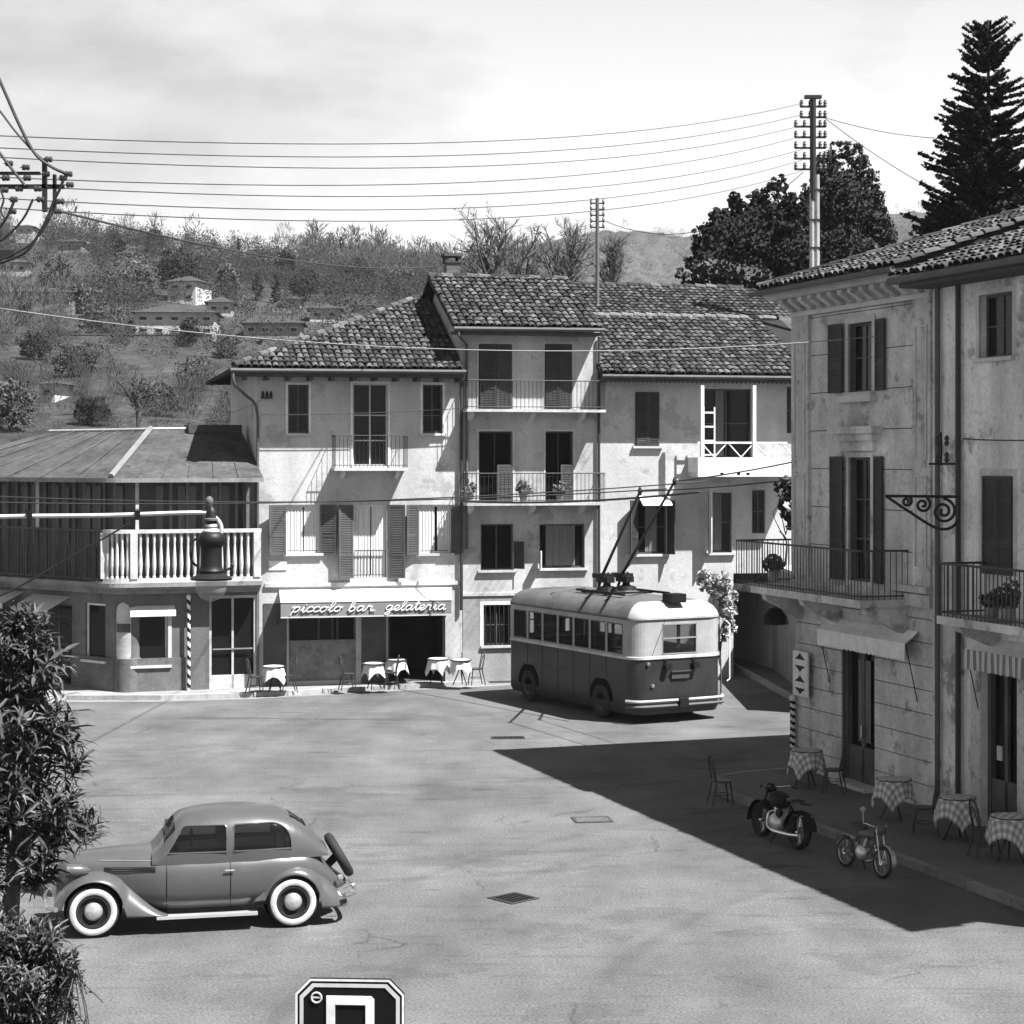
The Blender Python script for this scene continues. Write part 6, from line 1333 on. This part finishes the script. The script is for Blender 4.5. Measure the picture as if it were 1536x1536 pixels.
def px_tree(name, label, D, lobes_px, nleaf, size, m, seed, base=0.0, **k):
    """lobes given in pixels (cx, cy, rx, ry, depth offset m) at distance D"""
    s = s_at(D); cx = lobes_px[0][0]; o = Vector((P(cx, HY, D).x, D, base))
    lobes = [((l[0]-cx)*s, l[4] if len(l) > 4 else 0, P(l[0], l[1], D).z - base, l[2]*s, l[3]*s) for l in lobes_px]
    H = max(l[2]+l[4] for l in lobes); return tree(name, label, o, H, lobes, nleaf, size, m, seed, **k)
px_tree('evergreen_tree', 'broad dark evergreen tree rising left of the double pole', 78, [(1110, 375, 56, 50), (1068, 398, 30, 26, -1), (1052, 352, 14, 16), (1062, 372, 22, 18), (1080, 335, 20, 22), (1104, 312, 16, 24), (1122, 330, 22, 20), (1146, 305, 20, 26, 1), (1168, 282, 16, 22), (1160, 340, 36, 34), (1190, 320, 24, 30), (1180, 390, 46, 40), (1040, 392, 12, 12), (1096, 298, 8, 12), (1132, 292, 10, 12)], 42000, .095, M_oak, 31, trunk_r=.4)
px_tree('evergreen_tree', 'tall grey green tree behind the double pole above the roof', 84, [(1262, 310, 46, 50), (1296, 272, 22, 26), (1238, 252, 22, 28), (1262, 222, 14, 18), (1284, 240, 18, 22), (1310, 300, 18, 24), (1322, 345, 22, 34), (1250, 375, 60, 40), (1225, 300, 24, 36), (1334, 372, 18, 24), (1300, 330, 26, 34), (1248, 280, 28, 30)], 42000, .085, M_oak2, 33, trunk_r=.4)
px_tree('hedge_tree', 'rounded grey shrub above the ornate house roof below the conifer', 66, [(1440, 345, 60, 40), (1500, 330, 50, 34), (1380, 365, 34, 24), (1550, 330, 50, 50)], 9000, .12, M_shr, 35)
px_tree('hedge_tree', 'low pale shrub in front of the broad dark evergreen', 72, [(1075, 415, 40, 22), (1035, 412, 22, 16), (1120, 420, 40, 20)], 4000, .12, M_shr, 36)
px_tree('climbing_plant', 'leafy climber hanging beside the white loggia', 57.0, [(1178, 735, 16, 20), (1186, 770, 12, 26), (1172, 760, 9, 12)], 1500, .09, M_shr, 37, base=4.0, trunk_r=.04, th=.5, limbs=3)
px_tree('flowering_shrub', 'pale blossoming shrub behind the right end of the trolleybus', 52.2, [(1080, 880, 18, 20), (1092, 912, 12, 20), (1060, 872, 14, 16), (1098, 890, 8, 12), (1092, 945, 10, 20)], 3400, .07, mat('blossom', .34, .8, .3, 3, .2, 9, island=.7), 38, base=0, trunk_r=.03)
px_tree('lane_tree', 'dark tree closing the shaded lane under the balcony', 69, [(1110, 890, 50, 70), (1150, 800, 50, 70), (1190, 860, 50, 90)], 5000, .14, M_oak, 39, trunk_r=.15)
# spruce
def conifer(label, px, ytop, D, H, seed, base=0):
    rr_ = random.Random(seed); x = P(px, HY, D).x; ztop = P(px, ytop, D).z; t = thing('spruce_tree', label, 'tree', (x, D, base)); H = ztop-base
    MB().tube([(0,0,-.3), (.05, 0, H*.6), (0, 0, H)], [.32, .18, .02], 8).build('trunk', M_bark, t); br = MB(); fo = MB(); z = H*.30
    while z < H-.1:
        k = (H-z)/(H*.7); L0 = .40 + 3.8*k**.8; nb_ = 14 if k > .2 else 8
        for i in range(nb_):
            a = rr_.uniform(0, 6.283); L_ = L0*rr_.uniform(.45, 1.2); up = .55 if k < .12 else (.05 if k < .5 else -.10); pts = []
            for j in range(7):
                s = j/6; pts.append(Vector((math.cos(a)*L_*s, math.sin(a)*L_*s, z + up*L_*s - .22*L_*s*(1-s)*(1 if k > .12 else 0) + .10*L_*s*s)))
            br.tube(pts, [.03*(1-s*.12) for s in range(7)], 4); sd = Vector((-math.sin(a), math.cos(a), 0))
            for j in range(int(26 + 60*L_/3)):
                s = rr_.uniform(.12, 1.03); q = pts[min(6, int(s*6))].lerp(pts[min(6, int(s*6)+1)], s*6-int(s*6)); wdt = .42*L_*.5*(1-s*.75)+.06
                for e in (-1, 1):
                    d = (sd*e*rr_.uniform(.5, 1) + Vector((math.cos(a), math.sin(a), 0))*.7 + Vector((0, 0, rr_.uniform(-.35, .1)))).normalized(); l2 = wdt*rr_.uniform(.4, 1); c = q + d*l2*.5; nn = d.cross(Vector((0,0,1))).normalized(); e2 = (nn*.5 + Vector((0,0,rr_.uniform(-.6,.6)))).normalized()*.10
                    fo.add([c-d*l2*.55, c+e2, c+d*l2*.55, c-e2], [(0,1,2,3)])
        z += .20 + .07*k
    br.build('branches', M_bark, t, fix=False); fo.build('crown', M_cyp, t, fix=False)
conifer('tall dark spruce standing above the roof at the right edge', 1482, 32, 64, 0, 44)
# bare trees
def bare_tree(name, label, D, px, ytop, ybase, seed, spread=.8, group='bare trees', twig=1.0, r0=.16, n=10, lift=0.0):
    rr_ = random.Random(seed); top = P(px, ytop, D).z; fork = P(px, ybase, D).z; bz = lift; x = P(px, HY, D).x; t = thing(name, label, 'tree', (x, D, bz), 0, group); tr = MB(); tw = MB(); zf = fork-bz; Hc = top-fork
    tr.tube(smooth_path([(0, 0, -.4), (.08, 0, zf*.5), (0, 0, zf)], 4), [r0]*5+[r0*.8]*4, 7)
    def shoot(a, d, L_, r_, lev):
        pts = [a]; d = d.copy()
        for i in range(5): d = (d + Vector((rr_.gauss(0,.10), rr_.gauss(0,.10), .05))).normalized(); pts.append(pts[-1] + d*L_/5)
        (tr if lev < 1 else tw).tube(pts, [max(.007, r_*(1-.16*i)) for i in range(6)], 5 if lev < 1 else 3)
        if lev < 3:
            for k in range((9, 6, 4)[lev]):
                s_ = rr_.uniform(.25, 1); q = pts[int(s_*5)]; n_ = Vector((rr_.gauss(0,1), rr_.gauss(0,1), rr_.gauss(0,.6))).normalized(); shoot(q, (d*.8 + n_*spread).normalized(), L_*rr_.uniform(.28, .5)*(1.25-.5*s_), r_*.45, lev+1)
    for k in range(n):
        a = rr_.uniform(0, 6.283); ti = rr_.uniform(.0, .75)*spread; shoot(Vector((0, 0, zf - rr_.uniform(0, Hc*.25))), Vector((math.cos(a)*ti, math.sin(a)*ti, 1)).normalized(), Hc*rr_.uniform(.65, .95), r0*.45, 0)
    tr.build('trunk', M_bark, t, fix=False); tw.build('crown', mat('twig', .10, .9, .2, 3), t, fix=False)
bare_tree('bare_tree', 'bare branching tree behind the left end of the narrow house ridge', 84, 742, 296, 432, 51, .8, n=12, r0=.2)
bare_tree('bare_tree', 'bare tree behind the narrow house just left of the small pole', 86, 842, 292, 432, 52, .75, n=11, r0=.2)
bare_tree('bare_tree', 'slender bare tree between the chimney and its taller neighbour', 88, 790, 322, 432, 53, .8, n=9)
bare_tree('bare_tree', 'low bare tree right of the small pole', 92, 920, 332, 432, 54, .8, n=9)
bare_tree('bare_tree', 'dark leaning bare tree behind the sheet metal roof', 76, 208, 540, 612, 55, 1.1, r0=.14, n=8)
for px, py, hp, D_, lab, sd_ in ((386, 452, 54, 0, 'left of two dark cypresses on the hillside', 1), (414, 455, 52, 0, 'right of two dark cypresses on the hillside', 2), (358, 376, 26, 0, 'single small cypress on the skyline', 3), (512, 380, 30, 0, 'dark skyline cypress above the hipped roof', 4), (560, 386, 24, 0, 'short skyline cypress nearest the tall chimney', 5)):
    p = on_hill(px, py); s = p.y/FPX; H = hp*s; tree('cypress_tree', lab, (p.x, p.y, p.z-.3), H, [(0, 0, H*.5, H*.12, H*.45), (0, 0, H*.35, H*.14, H*.3)], 1600, H*.03, M_cyp, 60+sd_, trunk_r=.1, group='cypresses on the hillside')
for px, py, rx, ry, lab, sd_ in ((262, 415, 22, 40, 'dark conifer pair left beside the white hillside villa', 1), (287, 420, 20, 34, 'dark conifer right beside the white hillside villa', 2), (290, 500, 17, 20, 'round dark tree in front of the white hillside house', 3), (205, 425, 40, 34, 'broad grey tree left of the hillside villa', 4), (130, 450, 26, 22, 'dark bushy tree beside the long hillside house', 5), (75, 430, 14, 22, 'small dark tree above the long hillside house', 6), (25, 610, 34, 40, 'round grey tree at the left edge above the sheet metal roof', 7), (160, 480, 44, 26, 'wide grey tree below the long hillside house', 8)):
    p = on_hill(px, py+ry*.8); s = p.y/FPX; tree('hill_tree', lab, (p.x, p.y-2, p.z-.3), ry*2*s, [(0, 0, ry*s, rx*s, ry*s), (rx*.4*s, 0, ry*.8*s, rx*.6*s, ry*.6*s), (-rx*.4*s, 0, ry*.7*s, rx*.6*s, ry*.6*s)], 2600, max(.13, s*2.2), M_cyp if sd_ in (1, 2, 3) else M_shr, 70+sd_, trunk_r=.15, group='trees on the hillside')
for k_, (px, py, rx, ry, lab) in enumerate(((345, 425, 16, 26, 'dark evergreen between the villa and the two cypresses'), (460, 430, 22, 24, 'dark evergreen clump right of the two cypresses'), (40, 470, 16, 18, 'dark bush below the long hillside house'), (95, 405, 18, 18, 'dark evergreen above the long hillside house'), (175, 370, 16, 16, 'dark evergreen on the upper left slope'), (235, 365, 14, 18, 'dark evergreen near the skyline above the villa'), (320, 395, 20, 20, 'dark round tree on the mid slope'), (430, 400, 14, 22, 'dark evergreen near the skyline in the middle'), (540, 415, 24, 24, 'dark broad tree above the hipped roof'), (600, 420, 22, 24, 'dark tree nearest the tall house chimney'), (120, 540, 36, 26, 'dark hedge like tree in the lower meadow'), (60, 520, 26, 20, 'dark bush at the left of the lower meadow'), (300, 560, 30, 26, 'dark tree in the lower meadow beside the gutter'), (250, 600, 26, 24, 'dark bush just above the sheet metal roof'), (150, 615, 26, 22, 'dark bush left of the leaning bare tree'), (345, 520, 20, 18, 'dark bush under the low dark roofed house'))):
    p = on_hill(px, py+ry*.8); s = p.y/FPX; tree('hill_tree', lab, (p.x, p.y-2.5, p.z-.3), ry*2*s, [(0, 0, ry*s, rx*s, ry*s), (rx*.5*s, 0, ry*.8*s, rx*.6*s, ry*.6*s), (-rx*.5*s, 0, ry*.6*s, rx*.6*s, ry*.5*s)], 2400, max(.10, s*1.8), M_cyp if k_ % 3 else M_shr, 170+k_, trunk_r=.12, group='trees on the hillside')
# ================================================================ HILL HOUSES
def hill_house(label, px, py, wpx, hpx, dep, rz, v, roofk=.35, nw=3, sd_=1, storeys=2):
    p = on_hill(px, py); s = p.y/FPX; w_, h = wpx*s, hpx*s*(1-roofk*.6); t = thing('hill_house', label, 'house', (p.x, p.y-dep*.3, p.z), R(rz), 'houses on the hillside')
    MB().box(-w_/2, w_/2, 0, dep, -2.5, h).build('wall', mat('hill_plaster_%d' % int(v*100), v, .9, .2, .3, .1, 2, streak=.15), t); rh_ = hpx*s*roofk; e = .5
    b = MB(); A = [(-w_/2-e, -e, h), (w_/2+e, -e, h), (w_/2+e, dep+e, h), (-w_/2-e, dep+e, h)]; r0_, r1_ = (-w_/2+dep*.35, dep/2, h+rh_), (w_/2-dep*.35, dep/2, h+rh_)
    if r0_[0] > r1_[0]: r0_ = r1_ = (0, dep/2, h+rh_)
    b.add(A + [r0_, r1_], [(0,1,5,4), (1,2,5), (2,3,4,5), (3,0,4), (0,3,2,1)]); b.build('roof', mat('hill_roof', .035, .9, .3, .5, .2, 4), t)
    for k in range(nw):
        for l in range(storeys):
            u = -w_/2 + w_*(k+.5)/nw; z = h*(l+.28)/storeys; ww = min(.5, w_/nw*.28); wo = MB().box(u-ww, u+ww, -.06, .02, z, z+h*.42/storeys).build('window', M_slab, t); MB().box(u-ww+.1, u+ww-.1, -.09, -.05, z+.1, z+h*.42/storeys-.1).build('pane', M_pane, wo)
hill_house('long low house with pale roof high on the left of the hillside', 62, 468, 105, 34, 7, 6, .16, .3, 6, 1, 1)
hill_house('white house with round dark tree before it in mid hillside', 268, 506, 116, 44, 8, 4, .36, .35, 5, 2)
hill_house('white villa among dark conifers on the hillside', 276, 455, 44, 38, 6, -12, .42, .3, 2, 3)
hill_house('small house with overhanging roof right of the villa', 333, 472, 36, 24, 6, 5, .32, .5, 2, 4, 1)
hill_house('low dark roofed house above the hipped roof', 412, 506, 84, 28, 7, 3, .20, .5, 4, 5, 1)
hill_house('small pale house nearest the hipped roof slope', 489, 482, 44, 24, 6, 4, .34, .45, 2, 6, 1)
hill_house('little white hut low on the left hillside', 76, 602, 24, 30, 4, -8, .45, .25, 1, 7, 1)
hill_house('tiny far house below the skyline on the left', 108, 378, 36, 18, 7, 0, .16, .4, 3, 8, 1)
hill_house('pale house half hidden behind the insulator rack', 22, 412, 44, 22, 6, 5, .22, .4, 3, 9, 1)
hill_house('white cottage top behind the dark conifers', 241, 408, 22, 18, 5, 0, .3, .35, 1, 10, 1)
hill_house('tiny pale house far left on the upper slope', 40, 352, 26, 14, 6, 3, .3, .4, 2, 11, 1)
hill_house('small grey house between the villa and the skyline', 190, 392, 24, 14, 5, -5, .3, .4, 2, 12, 1)
hill_house('low white outbuilding left of the white hillside house', 185, 507, 34, 16, 5, 8, .4, .35, 2, 13, 1)
hill_house('little pale house beside the two cypresses', 440, 462, 26, 16, 5, 3, .36, .4, 1, 14, 1)
hill_house('pale shed on the slope above the hipped roof ridge', 545, 470, 26, 14, 5, 0, .3, .4, 1, 15, 1)
tw_ = on_hill(195, 512); w_ = thing('terrace_wall', 'long stone terrace wall below the white hillside house', 'wall', (tw_.x, tw_.y-3, tw_.z), R(4)); MB().box(-7, 9, 0, .5, -3, .5).build('wall_body', mat('rubble_wall', .10, .95, .4, .6, .4, 3), w_); MB().box(-7.05, 9.05, -.05, .55, .5, .6).build('coping', MATS['rubble_wall'], w_)
# ================================================================ POLES AND WIRES
def insul(par, c, r_=.055, h=.16): MB().lathe([(.015, -.06), (r_, 0), (r_*.6, h*.3), (r_, h*.45), (r_*.55, h*.7), (r_*.7, h*.8), (0, h)], c, 8).build('insulator', M_porc, par, smooth=True)
D1 = 62.0; s = D1/FPX; base = Vector((P(1218, HY, D1).x, D1, 0)); up_ = thing('utility_pole', 'tall double utility pole stacked with insulators behind the roof', 'utility pole', base)
zt = P(1218, 146, D1).z; M_pole = mat('pole_timber', .30, .8, .2, 2, .15, 10, streak=.2)
MB().tube([(0,0,0), (0,0,P(0, 290, D1).z)], .085, 8).build('post', M_pole, up_); MB().tube([(.16,0,0), (.16,0,P(0, 262, D1).z)], .085, 8).build('post', M_pole, up_); MB().tube([(.03,0,P(0,300,D1).z), (.03,0,zt)], .10, 8).build('post', M_iron, up_)
MB().box(-.24, .30, -.1, .1, zt-.04, zt+.06).build('cap_plate', M_iron, up_)
for k, y in enumerate((160, 176, 190, 206, 222, 238, 254)):
    z = P(0, y, D1).z; x0 = -.34 if y < 185 else -.52; MB().box(x0-.04, .44, -.03, .03, z-.03, z+.03).build('crossarm', M_iron, up_)
    for x in (x0, x0+.28, .26, .42): insul(up_, (x, 0, z+.03), .07, .2)
for y in (285, 330, 372): MB().box(-.1, .26, -.09, .09, P(0, y, D1).z-.03, P(0, y, D1).z+.03).build('band', M_iron, up_)
D2 = 63.0; s = D2/FPX; b2 = Vector((P(896, HY, D2).x, D2, 0)); u2 = thing('utility_pole', 'thin small utility pole behind the joint of the two tile roofs', 'utility pole', b2); zt = P(896, 297, D2).z
MB().tube([(0,0,0), (0,0,zt)], [.075, .06], 8).build('post', mat('pole_dark', .10, .8, .2, 2, .15, 10), u2)
for k, y in enumerate((305, 314, 323, 332, 341)):
    z = P(0, y, D2).z; MB().box(-.22, .22, -.02, .02, z-.02, z+.02).build('crossarm', M_iron, u2)
    for x in (-.2, .2): insul(u2, (x, 0, z+.02), .05, .15)
# left insulator rack on a post outside the frame
D3 = 24.0; s = D3/FPX; ro_ = Vector((P(-60, HY, D3).x, D3, 0)); rk = thing('insulator_rack', 'dark cable rack with insulators and looping cables at the left edge', 'cable rack', ro_)
X = lambda x: (x+60)*s; Z = lambda y: P(0, y, D3).z
MB().tube([(0,0,0), (0,0,Z(60))], .11, 10).build('post', M_iron, rk); MB().box(0, X(96), -.04, .04, Z(283), Z(277)).build('crossarm', M_iron, rk); MB().box(0, X(22), -.05, .05, Z(388), Z(376)).build('crossarm', M_iron, rk); MB().box(0, X(60), -.04, .04, Z(262), Z(258)).build('crossarm', M_iron, rk)
for x, y in ((74, 240), (104, 262), (106, 278), (92, 303), (88, 318), (10, 268), (40, 252), (42, 268), (15, 246), (22, 300), (20, 318), (58, 284), (30, 284), (8, 286), (62, 300), (96, 268), (70, 262)):
    a = MB(); a.lathe([(0, -5*s), (4.2*s, -4.8*s), (4.8*s, -1*s), (2.4*s, 0), (4.6*s, 1.5*s), (4.0*s, 5.5*s), (0, 6.5*s)], (X(x), -.05, Z(y)), 10, axis='x'); a.tube([(X(x-8), -.05, Z(y)), (X(x), -.05, Z(y))], .6*s*1.5, 5); a.build('insulator', M_porc, rk, smooth=True)
MB().box(X(64), X(70), -.04, .04, Z(318), Z(238)).build('hanger', M_iron, rk); MB().box(X(80), X(84), -.04, .04, Z(318), Z(262)).build('hanger', M_iron, rk)
for pts, r_ in (([(-30, 60), (0, 118), (32, 190), (55, 232), (80, 252), (102, 262)], 2.6), ([(-30, 130), (0, 165), (25, 198), (50, 226), (66, 240)], 1.8), ([(-30, 190), (0, 228), (18, 252), (34, 272), (40, 280)], 2.4), ([(100, 264), (92, 285), (82, 305), (76, 322), (62, 350), (42, 378), (14, 392), (-20, 402)], 2.2), ([(88, 304), (74, 335), (50, 366), (20, 384), (-10, 396)], 1.6), ([(52, 300), (40, 325), (24, 345), (4, 362), (-20, 372)], 1.8), ([(24, 302), (14, 325), (0, 345), (-20, 360)], 2.2), ([(2, 285), (8, 300), (4, 318), (12, 330)], 1.6)):
    MB().tube(smooth_path([(X(a), -.08, Z(b_)) for a, b_ in pts], 5), r_*s, 6).build('cable', M_iron, rk, smooth=True)
def wire(label, a, b_, sag, r_, m=None, group='overhead wires', n=26):
    a, b_ = Vector(a), Vector(b_); o = a; pts = [(b_-a)*(i/n) + Vector((0, 0, -sag*4*(i/n)*(1-i/n))) for i in range(n+1)]
    w = MB().tube(pts, r_, 5).build('overhead_wire', m or M_wire, None, smooth='all', loc=o); return tag(w, label, 'wire', group)
LY = (206, 224, 238, 268, 279, 299, 313); RY = (155, 172, 188, 204, 224, 240, 256)
for k in range(7):
    nm = ('topmost', 'second highest', 'third highest', 'middle', 'third lowest', 'second lowest', 'lowest')[k]
    a = P(-40, LY[k]-4, 24.2); b_ = P(1203, RY[k], 61.8)
    wire('%s of the seven long wires strung to the double pole' % nm, a, b_, .55 + .03*k, .008)
wire('wire falling from the double pole towards the spruce', P(1236, 176, 62), P(1500, 330, 66), .3, .012); wire('wire running right from the double pole into the spruce', P(1236, 176, 62), P(1500, 205, 66), .3, .012); wire('wire from the small pole to the evergreens', P(904, 330, 63), P(1205, 258, 62), 1.1, .012); wire('dark wire from the rack down to the tall house chimney', P(70, 312, 24.2), P(664, 398, 60), .35, .016)
wire('pale span wire crossing the facades to the ornate house', P(-30, 458, 34), P(1362, 500, 37.6), .55, .009, M_wirel)
wire('thin wire across the facade of the bar house', P(392, 622, 54.9), P(700, 612, 56.2), .05, .01)
wire('pale service wire from the low roof to the bar house bracket', P(285, 632, 58), P(392, 600, 54.9), .12, .014, M_wirel)
wire('left contact wire of the trolleybus line', P(-60, 742, 49), P(1000, 733, 46.8), .25, .016, None, 'trolley contact wires'); wire('right contact wire of the trolleybus line', P(-60, 752, 48), P(1060, 722, 47.2), .25, .016, None, 'trolley contact wires')
wire('contact wire from the trolley poles to the ornate house', P(960, 737, 46.8), P(1400, 690, 36.5), .1, .018, None, 'trolley contact wires'); wire('second contact wire rising to the ornate house', P(1012, 722, 47.2), P(1345, 655, 39), .1, .016, None, 'trolley contact wires'); wire('dark cable between balcony and trolley poles', P(690, 752, 55.6), P(1050, 738, 47), .12, .03)
wire('thin wire past the right edge from the wall insulators', P(1412, 655, 35.9), P(1560, 660, 31), .03, .012)
# ================================================================ FOREGROUND PLANTS
M_ole = mat('oleander_leaf', .030, .5, .3, 2, .1, 10, island=.7, spec=.35)
def oleander(label, D, blobs, nshoot, leafL, seed, base_px, name='oleander', width=.085):
    rr_ = random.Random(seed); s = D/FPX; o = Vector((P(base_px, HY, D).x, D, 0)); t = thing(name, label, 'shrub', o); st = MB(); lf = MB(); sz = sum(b[2]*b[3] for b in blobs)
    for b in blobs:
        c = Vector(((b[0]-base_px)*s, 0, P(0, b[1], D).z)); rx, rz_ = b[2]*s, b[3]*s
        for k in range(max(3, int(nshoot*b[2]*b[3]/sz))):
            d = Vector((rr_.gauss(0,1), rr_.gauss(0,1), rr_.gauss(0,1))).normalized()*rr_.random()**.4; tip = c + Vector((d.x*rx, d.y*rx, d.z*rz_)); dr = (d + Vector((0, 0, .9))).normalized(); L_ = rr_.uniform(.22, .42); a = tip - dr*L_
            st.tube([a, tip], [.007, .004], 4); nl = rr_.randint(10, 15)
            for j in range(nl):
                q = a.lerp(tip, .15 + .85*j/nl); an = j*2.4 + rr_.random(); e = dr.orthogonal().normalized(); e.rotate(Matrix.Rotation(an, 3, dr)); ld = (dr*rr_.uniform(.35, .9) + e).normalized(); ll = leafL*rr_.uniform(.35, 1.15); sd = ld.cross(dr).normalized()*ll*width; nn = sd.cross(ld).normalized(); m1 = q + ld*ll*.35 + nn*.004; m2 = q + ld*ll*.7; tp = q + ld*ll - Vector((0, 0, ll*rr_.uniform(0, .35)))
                lf.add([q, m1+sd, m2+sd*.8, tp, m2-sd*.8, m1-sd, m1-nn*ll*.03, m2-nn*ll*.03], [(0,6,1), (1,6,7,2), (2,7,3), (0,5,6), (5,4,7,6), (4,3,7)])
    for k in range(6): b = blobs[k % len(blobs)]; wr = .035 if nshoot > 100 else .006; st.tube(smooth_path([(rr_.uniform(-.15, .15), rr_.uniform(-.15, .15), 0), (rr_.uniform(-.2, .2), 0, 1.4), ((b[0]-base_px)*s*.6, 0, P(0, b[1]+b[3]*.3, D).z)], 5), wr, 6)
    st.build('stems', M_bark, t, fix=False); lf.build('foliage', M_ole, t, fix=False)
oleander('tall oleander with long narrow leaves at the left edge', 19.5, [(-30, 1110, 120, 200), (45, 985, 62, 70), (60, 1100, 60, 80), (30, 930, 40, 34), (110, 1130, 34, 18), (85, 1215, 56, 50), (50, 1270, 66, 60), (128, 1225, 32, 18), (10, 1000, 60, 90), (-40, 1290, 60, 60)], 640, .24, 81, -10)
oleander('low dark shrub with upright leaves in the bottom left corner', 17.5, [(20, 1470, 70, 75), (60, 1400, 44, 34), (90, 1455, 26, 44), (0, 1400, 50, 40), (30, 1540, 90, 40)], 520, .15, 83, 20, 'garden_shrub', .1)
oleander('sparse weedy plant standing right of the low dark shrub', 17.2, [(112, 1440, 9, 34), (104, 1500, 10, 28)], 22, .09, 85, 112, 'weed_plant', .16)

for n_ in ('hill_scrub', 'hill_bare_wood', 'far_wood_leaf', 'holm_oak_leaf', 'evergreen_leaf', 'shrub_leaf'): soften(MATS[n_], .6)
# ================================================================ HAZE
hz = MB().box(-960, 960, -70, 2560, -3.0, 150).build('haze', [], None); hz['kind'] = 'stuff'
hmat = bpy.data.materials.new('haze_air'); hmat.use_nodes = True; ht = hmat.node_tree; ht.nodes.clear(); ho = ht.nodes.new('ShaderNodeOutputMaterial'); hv_ = ht.nodes.new('ShaderNodeVolumePrincipled'); hv_.inputs['Color'].default_value = (.9, .9, .9, 1); hv_.inputs['Density'].default_value = .00009; ht.links.new(hv_.outputs[0], ho.inputs['Volume']); hz.data.materials.append(hmat)
SC.cycles.volume_bounces = 0
